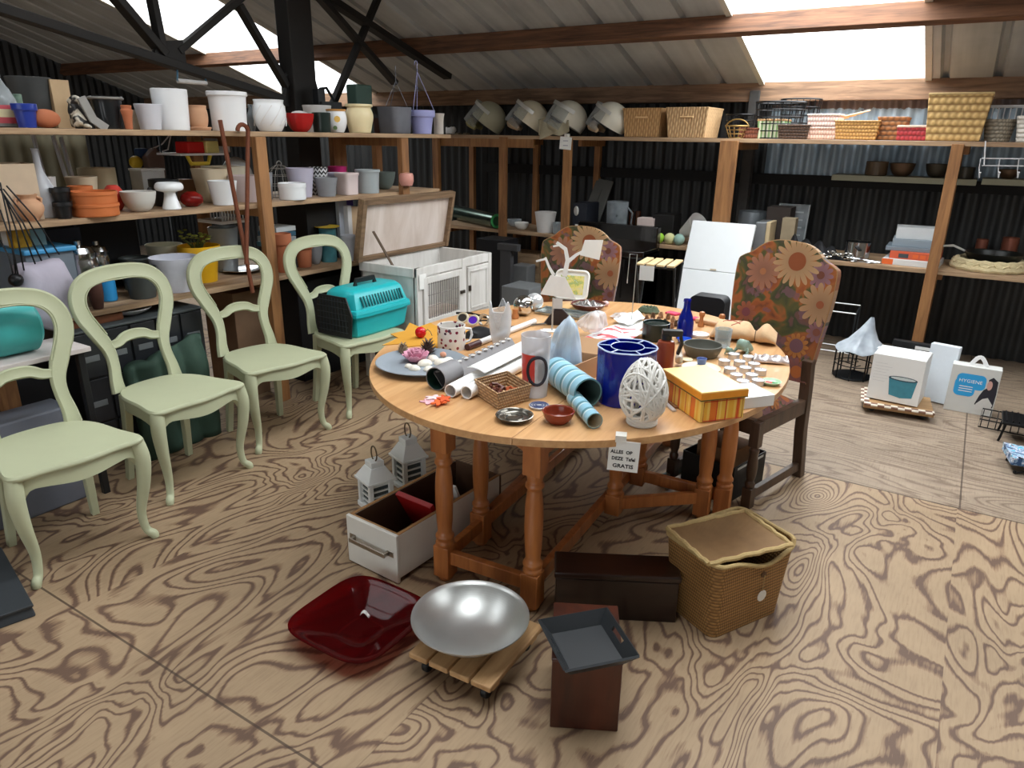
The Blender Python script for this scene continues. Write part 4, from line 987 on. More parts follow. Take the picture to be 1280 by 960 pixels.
for x0, x1, y in ((0, .26, .04), (0, .26, .21)):
    for a_, b_ in ((x0, x1), (x1, x0)): m = MB(); m.tube([(a_, y, .004), (b_, y, .095)], .0045, 6); m.ball((a_, y, .009), .009, 10, 6); m.build('leg', bw_, st)
# clear plastic cone on a wire bin, light rack frame behind
p = Z(1062, 474)
wb_ = thing('wire_bin', 'round black wire bin on the floor by the back shelves', 'bin', (p.x, p.y + .08, 0))
hb_ = hz(p, 1062, 440)
m = MB()
for z in (.01, hb_ * .5, hb_): m.tube([(.13 * math.cos(2 * PI * k / 24), .13 * math.sin(2 * PI * k / 24), z) for k in range(24)], .004, 5, closed=True)
for k in range(8): a_ = 2 * PI * k / 8; m.tube([(.13 * math.cos(a_), .13 * math.sin(a_), 0), (.13 * math.cos(a_), .13 * math.sin(a_), hb_)], .006, 6)
for k in range(5): a_ = 2 * PI * k / 5; m.tube([(0, 0, .05 + .02 * k), (.12 * math.cos(a_), .12 * math.sin(a_), .03 + .03 * k)], .004, 5)
m.build('wire_frame', bw_, wb_)
m = MB(); m.lathe([(0, .0), (.125, .0), (.125, .012), (0, .012)], 24, (0, 0, .002)); m.build('bin_base', dkp, wb_)
za = hz((p.x, p.y + .08, 0), 1079, 395)
clr = glass('clear_plastic', (214, 222, 230), .12, .45)
m = MB(); N = 24
prof = [(.012, za), (.05, za - (za - hb_) * .35), (.10, za - (za - hb_) * .68), (.155, hb_ + .035), (.168, hb_ + .008), (.165, hb_ + .006), (.15, hb_ + .03), (.095, za - (za - hb_) * .70), (.045, za - (za - hb_) * .38), (.006, za - .012)]
m.lathe(prof, 24); m.v = [(x + .05 * max(0, (z - hb_) / (za - hb_)), y, z + .01 * math.sin(6 * math.atan2(y, x)) * (1 - (z - hb_) / (za - hb_))) for x, y, z in m.v]
tag(m.build('plastic_cone', clr, loc=(p.x + .02, p.y + .08, 0), smooth=60), 'clear plastic cone cover with a pleated rim on top of the wire bin', 'cover')
lw_ = mat('pale_metal', (176, 178, 176), .35, .7)
rf = thing('rack_frame', 'thin pale metal rack frame standing left of the wire bin under the back shelf', 'frame', (0, 0, 0))
m = MB(); ys = 6.0
A = [at(*q, 1, ys) for q in ((1018, 386), (1070, 394))]; zt2 = A[0].z
for x in (A[0].x, A[1].x): m = MB(); m.tube([(x, ys, 0), (x, ys, zt2), (x, ys + .2, zt2 + .03), (x, ys + .2, 0)], .006, 6); m.build('side_frame', mat('dark_wire', None), rf)
for z, d in ((zt2, 0), (.06, 0), (zt2 + .03, .2), (.06, .2)): m = MB(); m.tube([(A[0].x, ys + d, z), (A[1].x, ys + d, z)], .006, 6); m.build('crossbar', lw_, rf)
# ============================================================ CROCKERY AND POTS
def outline(kind):
    return {'taper': [(.74, 0), (.80, .25), (.90, .65), (1, 1)],
            'steep': [(.86, 0), (.90, .03), (.95, .5), (1, 1)],
            'cyl': [(.90, 0), (.97, .04), (1, .15), (1, 1)],
            'rimmed': [(.70, 0), (.76, .3), (.86, .68), (.88, .72), (1, .74), (1, 1)],
            'lip': [(.84, 0), (.86, .03), (.88, .4), (.93, .86), (1, .90), (1, 1)],
            'bowl': [(.40, 0), (.46, .02), (.66, .16), (.86, .46), (.96, .78), (1, 1)],
            'belly': [(.62, 0), (.70, .04), (.92, .28), (1, .52), (.96, .76), (.88, .9), (.92, 1)],
            'low': [(.88, 0), (.95, .06), (.97, .7), (1, .76), (1, 1)],
            'urn': [(.50, 0), (.52, .03), (.86, .26), (1, .46), (.92, .64), (.62, .78), (.56, .86), (.72, 1)],
            'ball': [(.45, 0), (.60, .04), (.90, .26), (1, .5), (.90, .76), (.62, .94), (.48, 1)]}[kind]
def vessel_mb(prof, r, h, wall=.005, n=32, sq=None, flute=0, rings=0):
    P = [(a * r, b * h) for a, b in prof]
    if len(P) < 14 and not sq: P = [P[0]] + [q for q in spline(P, 4)][1:] if rings == 0 else P
    wall = min(wall, r * .2)
    inner = [(max(.001, a - wall), max(b, wall * 1.2)) for a, b in reversed(P)]
    full = [(0, 0)] + P + [(P[-1][0] - wall * .5, P[-1][1] + wall * .3)] + inner + [(0, wall * 1.2)]
    m = MB(); m.lathe(full, n, sq=sq)
    if flute: m.v = [(x * (1 + flute * math.cos(12 * math.atan2(y, x))), y * (1 + flute * math.cos(12 * math.atan2(y, x))), z) for x, y, z in m.v]
    return m
def place(xc, yb, shelf, d=None):
    """point on a shelf board: by depth behind the front edge (d) or by the pixel row of the base"""
    ax, fr, sg, zt, dep = SHELF[shelf]
    if d is None:
        p = Z(xc, yb, zt); lo, hi = (fr - dep + .04, fr - .02) if sg < 0 else (fr + .02, fr + dep - .04)
        v = min(max(p[ax], lo), hi)
    else: v = fr + sg * d
    p = at(xc, yb, ax, v); p.z = zt + .0016; return p
SHELF = {'T': (0, SX, -1, ZT, SD), 'M': (0, SX, -1, ZM, SD), 'L': (0, SX, -1, ZL, SD), 'BT': (1, BY, 1, BT, BD), 'BM': (1, BY, 1, BM, BD)}
GRP = {'T': 'pots on the top left shelf', 'M': 'pots on the middle left shelf', 'L': 'things on the lowest left shelf', 'BT': 'things on top of the back shelves', 'BM': 'things on the back worktop shelf'}
def vessel(name, label, cat, xl, xr, yt, yb, kind, mt, shelf='T', d=None, wall=.005, sq=None, flute=0, group=True, rz=0, build=True):
    p = place((xl + xr) / 2, yb, shelf, d); r = (xr - xl) / 2 / ppm(p); h = hz(p, (xl + xr) / 2, yt) - p.z
    if sq: r *= .95
    h = max(h, .02)
    m = vessel_mb(outline(kind) if isinstance(kind, str) else kind, r, h, wall, 40 if (sq or flute) else 32, sq, flute)
    o = m.build(name, mt, loc=p, rz=rz, smooth=45)
    SPREAD.append((o, r, shelf)); return tag(o, label, cat, GRP[shelf] if group is True else group), p, r, h
SPREAD = []
def spread_out():
    """slide vessels that touch along their sight lines until they stand clear of each other"""
    for it in range(60):
        moved = False
        for i, (a, ra, sa) in enumerate(SPREAD):
            for b, rb, sb in SPREAD[i + 1:]:
                if sa != sb: continue
                g = ra + rb + .002 - math.hypot(a.location.x - b.location.x, a.location.y - b.location.y)
                if g <= 0: continue
                moved = True; ax, fr, sg, zt, dep = SHELF[sa]
                far, near = (a, b) if a.location.xy.length > b.location.xy.length else (b, a)
                for o, r, s in ((far, ra if far is a else rb, 1), (near, rb if far is a else ra, -1)):
                    d = o.location.xy.normalized() * (s * g * .3); q = o.location.xy + d; lim = sorted((fr + sg * r * .85, fr + sg * (dep - .02)))
                    if lim[0] <= q[ax] <= lim[1] or abs(q[ax] - sum(lim) / 2) < abs(o.location[ax] - sum(lim) / 2): o.location.x, o.location.y = q
        if not moved: break
terra = mat('terracotta', (178, 106, 72), .8, 0, .1); terra2 = mat('pale_terracotta', (206, 160, 126), .85, 0, .1)
wglz = mat('white_glaze', (238, 240, 242), .25, 0, .02); wmat = mat('white_ceramic', (222, 220, 218), .5, 0, .03); cream = mat('cream_glaze', (238, 222, 178), .35, 0, .04)
beige = mat('beige_ceramic', (222, 206, 176), .5, 0, .05); dgl = mat('dark_glaze', (34, 36, 38), .2, 0, .3, 6); blu = mat('cobalt_glaze', (36, 58, 148), .3, 0, .08)
gry = mat('grey_ceramic', (140, 142, 146), .5, 0, .06); lil = mat('lilac_plastic', (168, 172, 224), .45, 0, .04); lil2 = mat('lilac_ceramic', (186, 182, 200), .5, 0, .04)
redg = mat('red_glaze', (176, 26, 28), .25, 0, .08); magen = mat('magenta_plastic', (196, 40, 116), .45); pinkp = mat('pale_pink', (222, 206, 204), .5, 0, .04)
brn = mat('brown_plastic', (84, 52, 44), .6, 0, .12); blkpl = dkp; stl = mat('polished_steel', (190, 192, 194), .16, 1.0, .04)
# ---- top shelf, from the left
p = place(8, 156, 'T', .25); bt = thing('plastic_bottle', 'big clear plastic bottle with a pink label at the far left of the top shelf', 'bottle', p)
r = 16 / ppm(p); h = hz(p, 8, 96) - p.z
m = MB(); m.lathe([(0, 0), (r * .96, .004), (r, .02), (r, h * .48), (r * .95, h * .56), (r * .62, h * .78), (r * .24, h * .9), (r * .22, h), (r * .18, h), (r * .56, h * .78), (r * .9, h * .55), (r * .95, .024), (0, .01)], 28); m.build('bottle_body', glass('bottle_plastic', (206, 212, 214), .1, .3), bt)
m = MB(); m.lathe([(r * 1.01, h * .08), (r * 1.012, h * .44)], 28); lbm = m.build('pink_label', mat('pink_label', (196, 84, 96), .5, 0, .1), bt); m = MB(); m.lathe([(r * 1.016, h * .2), (r * 1.016, h * .36)], 28); m.build('label_panel', mat('label_cream', (222, 214, 176), .5), lbm)
m = MB(); m.lathe([(0, h), (r * .26, h), (r * .26, h * 1.06), (0, h * 1.06)], 20); m.build('cap', mat('cap_grey', (90, 96, 100), .4), bt)
vessel('flower_pot', 'tall dark grey zinc planter on the top shelf behind the blue pot', 'pot', 21, 70, 97, 154, 'taper', mat('zinc_grey', (66, 68, 68), .6, .2, .12), 'T', .42)
vessel('flower_pot', 'small cobalt blue flower pot on the top left shelf', 'pot', 20, 48, 130, 155, 'rimmed', blu, 'T', .12)
vessel('glass_tumbler', 'pale green glass tumbler peeping over the blue flower pot', 'glass', 22, 33, 118, 154, 'steep', glass('green_glass', (170, 196, 180), .1, .4), 'T', .27, group=False)
p = place(79, 153, 'T', .36); m = MB(); w = 14 / ppm(p); h = hz(p, 78, 100) - p.z; m.prism([(-w / 2, -.04), (w / 2, -.04), (w * .5, .04), (-w * .5, .04)], 0, h, inset=-.12)
tag(m.build('card_sleeve', mat('kraft_card', (196, 168, 132), .8), loc=p, smooth=0), 'tall tan cardboard sleeve standing right of the dark zinc planter', 'cardboard')
p = place(58, 156, 'T', .13); r1 = 14 / ppm(p); m = MB(); m.ball((0, 0, r1 * .78), (r1 * .9, r1 * 1.25, r1 * .8), 24, 14); tag(m.build('clay_egg', terra, loc=p), 'orange clay egg lying between the blue pot and the tan sleeve', 'ornament')
# dog figurine
p = place(100, 155, 'T', .15); k = 36 / ppm(p) / .36; hd = (hz(p, 98, 118) - p.z)
def skin(name, V, E, Rr, mt, parent=None, loc=(0, 0, 0), rz=0, s=1.0, sub=2):
    me = bpy.data.meshes.new(name); me.from_pydata([tuple(c * s for c in v) for v in V], E, []); me.materials.append(mt)
    o = bpy.data.objects.new(name, me); C.objects.link(o); o.location = loc; o.rotation_euler = (0, 0, rz)
    if parent: o.parent = parent
    o.modifiers.new('skin', 'SKIN'); 
    if not me.skin_vertices: me.skin_vertices.new()
    sv = me.skin_vertices[0].data
    for i, r in enumerate(Rr): sv[i].radius = (r * s, r * s); sv[i].use_root = (i == 0)
    sm = o.modifiers.new('sub', 'SUBSURF'); sm.levels = sub; sm.render_levels = sub
    return o
t = NT('collie_coat'); v = t.coord(); n = t.noise(v, 16, 2, .5, .5); t.col(t.ramp(n, [(.47, lin((30, 28, 28))), (.53, lin((206, 198, 180)))])); t.b.inputs['Roughness'].default_value = .4
V = [(.0, 0, .10), (.02, 0, .20), (.05, 0, .28), (.02, 0, .33), (-.05, 0, .31), (.06, -.045, .10), (.06, -.045, .01), (.06, .045, .10), (.06, .045, .01), (-.05, -.06, .06), (.02, -.07, .015), (-.05, .06, .06), (.02, .07, .015), (-.10, 0, .03), (-.18, .03, .015), (.02, .035, .37), (.02, -.035, .37), (.10, 0, .30)]
E_ = [(0, 1), (1, 2), (2, 3), (3, 4), (1, 5), (5, 6), (1, 7), (7, 8), (0, 9), (9, 10), (0, 11), (11, 12), (0, 13), (13, 14), (3, 15), (3, 16), (3, 17)]
Rr = [.085, .075, .055, .06, .04, .03, .022, .03, .022, .05, .024, .05, .024, .03, .015, .014, .014, .03]
tag(skin('dog_figurine', V, E_, Rr, t.m, loc=p, rz=R(200), s=hd / .385), 'black and white sitting dog figurine on the top left shelf', 'figurine')
o, p, r, h = vessel('glazed_pot', 'round dark glazed pot with grey rim beside the dog figurine', 'pot', 118, 156, 121, 156, 'lip', dgl, 'T', .18)
m = MB(); m.tube([(0, -r * 1.02, h * .93)] + [(r * 1.0 * math.cos(a), r * 1.0 * math.sin(a), h * .95) for a in [2 * PI * k / 32 - PI / 2 for k in range(33)]], .006, 8); m.build('grey_rim', mat('rim_grey', (128, 124, 118), .5), o)
p = place(120, 156, 'T', .1); h = hz(p, 113, 122) - p.z; m = MB(); m.tube([(0, -.05, h), (0, -.01, h * .3), (0, .05, .0)], 1, flat=(.02, .006), up=(1, 0, 0)); tag(m.build('slate_strip', mat('slate_grey', (150, 148, 144), .6), loc=p, smooth=0), 'grey curved strip leaning on the left side of the dark glazed pot', 'strip')
vessel('terracotta_vase', 'slim little terracotta vase right of the dark glazed pot', 'vase', 154, 168, 132, 157, [(.62, 0), (.66, .2), (.78, .5), (1, .78), (.84, .86), (.9, 1)], terra, 'T', .1)
vessel('small_pot', 'small cream and black pot half hidden behind the terracotta vase', 'pot', 164, 177, 138, 154, 'cyl', mat('cream_black', (166, 154, 134), .5, 0, .5, 20), 'T', .26)
vessel('flower_pot', 'pale grey white pot with straight sides next to the tall white planter', 'pot', 172, 204, 131, 155, 'taper', mat('cool_white', (206, 208, 216), .4, 0, .03), 'T', .2)
vessel('tall_planter', 'tallest plain white planter standing on the top left shelf', 'planter', 195, 238, 111, 157, 'steep', wglz, 'T', .14)
o, p, r, h = vessel('flower_pot', 'tan clay pot with saucer between the two large white planters', 'pot', 237, 260, 132, 152, 'belly', terra2, 'T', .2)
m = MB(); m.lathe([(0, 0), (r * 1.1, 0), (r * 1.25, .015), (r * 1.2, .018), (0, .012)], 28); m.build('saucer', terra2, o)
vessel('tall_planter', 'wide white planter with a thin rim behind the rusty hook tops', 'planter', 263, 311, 115, 154, 'lip', wglz, 'T', .2)
vessel('glass_vase', 'little clear glass vase squeezed between two white planters', 'vase', 310, 321, 131, 155, 'urn', glass('clear_glass', (222, 228, 232), .04, .3), 'T', .24, group=False)
o, p, r, h = vessel('flower_pot', 'round white pot with slanting grooves on the top left shelf', 'pot', 318, 358, 125, 157, 'belly', wglz, 'T', .12)
m = MB()
for k in range(9):
    a0 = 2 * PI * k / 9
    m.tube([((r * (.995 - .1 * abs(j / 10 - .45))) * math.cos(a0 + j * .09), (r * (.995 - .1 * abs(j / 10 - .45))) * math.sin(a0 + j * .09), h * (.18 + .64 * j / 10)) for j in range(11)], .003, 5)
m.build('grooves', wmat, o)
o, p, r, h = vessel('fluted_bowl', 'red bowl with a scalloped edge on the top left shelf', 'bowl', 358, 393, 142, 158, 'bowl', redg, 'T', .12, flute=.02)
m = MB(); m.ball((0, 0, h * .86), (r * .72, r * .72, h * .3), 18, 8); m.build('white_filling', wmat, o)
vessel('flower_pot', 'white pot standing behind the dark green pot', 'pot', 380, 415, 132, 156, 'taper', wmat, 'T', .34)
vessel('flower_pot', 'dark bottle green pot in front of the white pot', 'pot', 391, 414, 141, 159, 'steep', mat('bottle_green', (26, 40, 36), .3), 'T', .12)
o, p, r, h = vessel('flower_mug', 'white belly pot with orange rim and painted yellow flower', 'pot', 408, 434, 137, 160, 'belly', wglz, 'T', .1)
m = MB(); m.lathe([(r * .9, h * .93), (r * .97, h * 1.0), (r * .9, h * 1.02), (r * .8, h * .96)], 28); m.build('orange_rim', mat('orange_glaze', (206, 150, 84), .35), o)
m = MB(); 
def on_front(dx, dz, rr, n_=8, off=1.02):
    dirv = (EYE - p); a0 = math.atan2(dirv.y, dirv.x)
    return [(r * off * math.cos(a0 + (dx + rr * math.cos(2 * PI * k / n_)) / r), r * off * math.sin(a0 + (dx + rr * math.cos(2 * PI * k / n_)) / r), dz + rr * math.sin(2 * PI * k / n_)) for k in range(n_)]
m.add(on_front(.006, h * .58, r * .30), [tuple(range(8))]); m.build('painted_flower', mat('flower_yellow', (232, 188, 96), .4), o, smooth=0)
m = MB(); m.add(on_front(-.01, h * .2, r * .2), [tuple(range(8))]); m.build('painted_leaf', mat('leaf_green', (92, 116, 62), .4), o, smooth=0)
vessel('square_pot', 'small dark square pot between the flower mug and the cream pot', 'pot', 432, 452, 144, 160, 'steep', mat('dark_slate', (44, 46, 54), .5), 'T', .16, sq=6)
o, p, r, h = vessel('fluted_pot', 'cream yellow fluted pot with a rolled rim on the top left shelf', 'pot', 433, 467, 131, 162, [(.74, 0), (.78, .03), (.88, .25), (.99, .5), (.98, .68), (.86, .84), (.86, .9), (.98, .93), (.98, 1)], cream, 'T', .12, flute=.012)
vessel('square_pot', 'brown plastic pot in the shadow behind the cream fluted pot', 'pot', 469, 492, 148, 161, 'steep', brn, 'T', .3, sq=6)
vessel('square_pot', 'brown square pot right behind the grey hanging pot', 'pot', 488, 508, 140, 161, 'steep', brn, 'T', .34, sq=6)
def hanging(label, xl, xr, yt, yb, xh, yh, mt, kind, d, sq=None, hook=True):
    o, p, r, h = vessel('hanging_pot', label, 'hanging pot', xl, xr, yt, yb, kind, mt, 'T', d, wall=.003, sq=sq)
    xt = at(xh, yh, 0, p.x); top = Vector((0, xt.y - p.y, hz(p, xh, yh) - p.z)); kn = Vector((0, top.y, top.z - .10))
    for a in (30, 150, 270): m = MB(); a = R(a); m.tube([(r * .97 * math.cos(a), r * .97 * math.sin(a), h * .98), kn], .0022, 5); m.build('hanger_strand', mt, o)
    m = MB(); q = [kn, kn + Vector((0, 0, .03))] + [kn + Vector((0, -.012 + .016 * math.cos(R(t_)), .055 + .02 * math.sin(R(t_)))) for t_ in range(-60, 211, 30)]
    m.tube(q if hook else [kn, top], .003, 6); m.build('hook', mt, o)
hanging('smoky grey square hanging pot with its hanger pulled up', 476, 512, 134, 162, 494, 82, mat('smoke_plastic', (112, 114, 122), .4, 0, .15), 'steep', .14, 5, False)
hanging('lilac hanging pot with a hooked hanger on the top left shelf', 511, 544, 138, 163, 521, 72, lil, 'rimmed', .10)
vessel('flower_pot', 'narrow beige pot right of the lilac hanging pot', 'pot', 541, 556, 142, 163, [(.8, 0), (.8, .5), (.86, .8), (1, 1)], mat('bone_ceramic', (206, 198, 188), .6), 'T', .12)
p = at(563, 165, 1, BY + .12); p.z = BT
V = [(0, 0, .03), (.03, 0, .035), (.05, 0, .055), (-.03, 0, .03), (-.04, 0, .06), (.025, .015, .005), (-.025, .015, .005), (.025, -.015, .005), (-.025, -.015, .005)]
tag(skin('white_figurine', V, [(0, 1), (1, 2), (0, 3), (3, 4), (1, 5), (3, 6), (1, 7), (3, 8)], [.026, .022, .016, .02, .006, .01, .01, .01, .01], wglz, loc=p, s=1.25), 'small white animal figurine at the corner of the back shelf top', 'figurine')
for k, (px, lb) in enumerate(((573, 'small brown crumpled leaf near the white animal figurine'), (583, 'small dark wood chip beside the left helmet'))):
    p = at(px, 166, 1, BY + .1); p.z = BT; m = MB(); m.prism([(-.04, -.02), (.02, -.03), (.05, .0), (.01, .025), (-.03, .02)], 0, .018, inset=.3); tag(m.build('debris_chip', mat('chip_brown', (96, 84, 66), .9), loc=p), lb, 'debris')
# things beyond the top shelf
p = at(451, 150, 0, SX - .6); p.z = ZT; h = hz(p, 451, 106) - p.z; w = 26 / ppm(p)
m = MB(); m.box((0, 0, h / 2), (.10, w, h), taper=(1.1, 1.1)); tag(m.build('green_jerrycan', mat('dull_green', (66, 92, 82), .5, 0, .1), loc=p, smooth=0, bevel=.012), 'dull green plastic can behind the cream fluted pot', 'can')
p = at(410, 140, 0, SX - .62); p.z = ZT; h = hz(p, 410, 112) - p.z
m = MB(); m.box((0, 0, h * .36), (.1, .20, h * .72)); m.box((0, -.08, h * .82), (.06, .07, h * .36)); m.tube([(0, -.07, h), (0, .0, h * 1.04), (0, .07, h * .75)], .012, 6); tag(m.build('black_tool', mat('black_tool', (28, 32, 36), .5), loc=p, smooth=0, bevel=.006), 'black power tool lying behind the dark green pot against the skylight', 'tool')
a, b = T(222, 101), T(258, 104)
ft = thing('roller_tube', 'short white tube hanging in blue cords from the truss tie', 'tube', (a + b) / 2)
m = MB(); m.tube([a - ft.location, b - ft.location], .014, 12); m.build('tube_body', wmat, ft)
for q in (a, b): m = MB(); c_ = q - ft.location; m.tube([c_, c_ + Vector((0, .01 if q is a else -.01, .085))], .006, 6); m.build('blue_cord', mat('cord_blue', (84, 132, 160), .7), ft)
# ---- middle shelf, from the left
p = place(22, 268, 'M', .20); h = hz(p, 18, 204) - p.z; w = 42 / ppm(p)
cbx = thing('carton', 'tall beige open carton at the left end of the middle shelf', 'carton', p, R(-12))
for c_, d in (((0, -w / 2, h / 2), (.22, .006, h)), ((0, w / 2, h / 2), (.22, .006, h)), ((.11, 0, h / 2), (.006, w, h)), ((-.11, 0, h / 2), (.006, w, h))): boxm('carton_side', c_, d, mat('beige_card', (206, 184, 158), .8), cbx, bevel=0)
boxm('carton_bottom', (0, 0, .003), (.22, w, .006), mat('beige_card', None), cbx, bevel=0)
o, p, r, h = vessel('clay_urn', 'pale terracotta urn with two tiny ears on the middle shelf', 'urn', 25, 56, 243, 276, 'urn', terra2, 'M', .07)
for s in (-1, 1): m = MB(); m.tube([(0, s * r * .6, h * .9), (0, s * r * .98, h * .82), (0, s * r * .9, h * .62)], .006, 6); m.build('handle', terra2, o)
vessel('bottle_vase', 'tall pale grey bottle vase with a narrow neck on the middle shelf', 'vase', 45, 74, 186, 270, [(.82, 0), (.92, .02), (1, .2), (.98, .38), (.70, .52), (.38, .66), (.28, .8), (.26, .95), (.32, 1)], mat('pale_grey_glaze', (176, 178, 184), .35, 0, .05), 'M', .12)
vessel('flower_pot', 'white pot half hidden behind the tall grey bottle vase', 'pot', 52, 76, 221, 266, 'taper', wmat, 'M', .32)
o, p, r, h = vessel('plastic_pot', 'lower black plastic nursery pot of the stack of two', 'pot', 70, 92, 252, 271, 'rimmed', dkp, 'M', .07)
o2 = vessel_mb(outline('rimmed'), r * 1.02, h * 1.05, .004).build('plastic_pot', dkp, loc=(p.x, p.y, p.z + h * .80), smooth=45); tag(o2, 'upper black plastic nursery pot of the stack of two', 'pot', GRP['M'])
vessel('terracotta_bowl', 'orange terracotta bowl standing behind the orange stack', 'bowl', 91, 119, 233, 262, 'low', mat('orange_clay', (198, 110, 58), .6, 0, .06), 'M', .2)
o, p, r, h = vessel('terracotta_bowl', 'lower wide orange terracotta bowl of the stack', 'bowl', 93, 148, 254, 268, 'low', mat('orange_clay', None), 'M', .06)
o2 = vessel_mb(outline('low'), r * .99, h * 1.05, .006).build('terracotta_bowl', mat('orange_clay', None), loc=(p.x, p.y, p.z + h * .92), smooth=45); tag(o2, 'upper wide orange terracotta bowl of the stack', 'bowl', GRP['M'])
vessel('flower_pot', 'off white pot behind the orange terracotta bowls', 'pot', 88, 124, 221, 250, 'taper', beige, 'M', .36)
vessel('crock', 'striped beige stoneware crock behind the orange bowls', 'crock', 105, 147, 210, 246, 'cyl', mat('stoneware', (186, 172, 140), .6, 0, .12, 9), 'M', .52)
vessel('ball_vase', 'shiny coral red ball vase on the middle shelf', 'vase', 132, 157, 232, 259, 'ball', mat('coral_glaze', (204, 72, 62), .15), 'M', .2)
p = place(170, 243, 'M', .45); m = MB(); w = 44 / ppm(p); m.box((0, 0, .012), (.26, w, .02)); m.box((.13, 0, .03), (.012, w, .045)); m.box((-.13, 0, .03), (.012, w, .045)); m.box((0, w / 2, .03), (.26, .012, .045)); m.box((0, -w / 2, .03), (.26, .012, .045))
tag(m.build('wooden_tray', wood('tray_wood', (190, 164, 130), (150, 122, 92), 5, 'Y', .6), loc=(p.x, p.y, p.z + .0), smooth=0, bevel=.003), 'shallow wooden tray behind the white salad bowl', 'tray')
vessel('salad_bowl', 'pale grey white round bowl in front of the wooden tray', 'bowl', 155, 196, 239, 262, 'bowl', mat('pale_bowl', (204, 202, 196), .4, 0, .05), 'M', .1)
p = place(189, 250, 'M', .5); h = hz(p, 189, 213) - p.z; w = 30 / ppm(p); pj = thing('radio_box', 'silver white box with a round dial above the wooden tray', 'radio', p)
boxm('case_body', (0, 0, h * .5), (.12, w, h), mat('silver_white', (196, 196, 194), .4, .1), pj); boxm('top_plate', (0, 0, h + .006), (.13, w * 1.05, .012), wmat, pj)
m = MB(); m.lathe([(0, 0), (w * .18, 0), (w * .18, .012), (0, .012)], 18, (.06, -w * .2, h * .4), Matrix.Rotation(R(90), 3, 'Y')); m.build('dial', mat('dial_grey', (110, 110, 112), .3, .5), pj)
vessel('flower_pot', 'black pot behind the white mushroom candle holder', 'pot', 191, 226, 224, 256, 'rimmed', dkp, 'M', .26)
vessel('candle_holder', 'glossy white mushroom shaped candle holder on the middle shelf', 'candle holder', 198, 231, 229, 258, [(.66, 0), (.66, .06), (.50, .35), (.42, .55), (.44, .66), (.86, .72), (1, .80), (1, .90), (.9, 1)], wglz, 'M', .07, wall=.02)
p = place(233, 250, 'M', .46); h = hz(p, 233, 224) - p.z; m = MB(); m.box((0, 0, h / 2), (.1, 16 / ppm(p), h)); tag(m.build('brown_carton', mat('brown_card', None), loc=p, smooth=0), 'small brown carton behind the red glass jar', 'carton')
vessel('glass_jar', 'low dark red glass jar right of the white candle holder', 'jar', 227, 254, 240, 256, 'ball', glass('ruby_glass', (150, 34, 30), .05, .5), 'M', .12, wall=.008)
vessel('square_planter', 'left one of the pale beige square planters', 'planter', 248, 284, 211, 249, 'taper', beige, 'M', .30, sq=7)
vessel('square_planter', 'cream square planter behind the white pot and the rusty rod', 'planter', 262, 306, 208, 247, 'taper', mat('cream_planter', (228, 220, 196), .5), 'M', .44, sq=7)
vessel('flower_pot', 'plain white pot in front of the beige square planters', 'pot', 263, 298, 226, 253, 'taper', wglz, 'M', .08)
vessel('flower_pot', 'pale pinkish pot behind the timber post with rusty rods', 'pot', 289, 331, 219, 251, 'steep', pinkp, 'M', .2)
p = place(300, 246, 'M', .58); h = hz(p, 300, 196) - p.z; m = MB(); m.lathe([(0, 0), (h * .5, 0), (h * .5, .004), (h * .4, .012), (0, .012)], 28, (0, 0, h * .5), Matrix.Rotation(R(82), 3, 'Y')); tag(m.build('silver_platter', mat('dull_silver', (160, 160, 156), .35, .7), loc=p), 'dull silver platter standing upright behind the cream planters', 'platter')
vessel('grey_tumbler', 'tall grey tumbler right of the leaning timber post', 'tumbler', 324, 343, 216, 247, 'taper', gry, 'M', .16)
# grey net dome
p = place(352, 243, 'M', .30); r = 22 / ppm(p); h = hz(p, 346, 203) - p.z
nb = thing('wire_basket', 'grey wire mesh food dome behind the white ramekin', 'basket', p)
m = MB()
for j in range(5):
    e = j / 4 * PI / 2 * .9; m.tube([(r * math.cos(e) * math.cos(2 * PI * k / 24), r * math.cos(e) * math.sin(2 * PI * k / 24), h * .92 * math.sin(e) + .004) for k in range(24)], .0025, 5, closed=True)
for k in range(12): a = 2 * PI * k / 12; m.tube([(r * math.cos(e) * math.cos(a), r * math.cos(e) * math.sin(a), h * .92 * math.sin(e) + .004) for e in [PI / 2 * i / 7 for i in range(8)]], .002, 5)
m.build('mesh_dome', mat('wire_grey', (150, 148, 142), .5, .4), nb)
m = MB(); m.tube([(0, .02 * math.cos(R(t_)), h * .92 + .02 * math.sin(R(t_)) + .006) for t_ in range(0, 181, 20)], .004, 6); m.build('dome_handle', mat('wire_grey', None), nb)
vessel('ramekin', 'low round white casserole dish on the middle shelf', 'dish', 349, 383, 229, 245, 'low', wglz, 'M', .06, wall=.012)
vessel('flower_pot', 'lilac grey tapered pot behind the white casserole dish', 'pot', 360, 394, 210, 244, 'taper', lil2, 'M', .18)
t = NT('zigzag_glaze'); v = t.coord(); x, y, z = t.sep(v); zz = t.math('ABSOLUTE', t.math('SUBTRACT', t.math('FRACT', t.math('MULTIPLY', t.math('ADD', x, y), 28)), .5)); f = t.math('FRACT', t.math('MULTIPLY_ADD', z, 34, t.math('MULTIPLY', zz, 1.2)))
t.col(t.mix(t.math('GREATER_THAN', f, .5), lin((30, 30, 32)), lin((220, 220, 222)))); t.b.inputs['Roughness'].default_value = .3
vessel('patterned_vase', 'black and white zigzag vase between lilac and grey pots', 'vase', 388, 411, 209, 243, 'steep', t.m, 'M', .24)
vessel('flower_pot', 'smooth mid grey pot in front of the zigzag vase', 'pot', 394, 423, 222, 244, 'taper', gry, 'M', .08)
vessel('plastic_pot', 'magenta plastic pot peeping over the pale pink square pot', 'pot', 412, 435, 208, 240, 'taper', magen, 'M', .34)
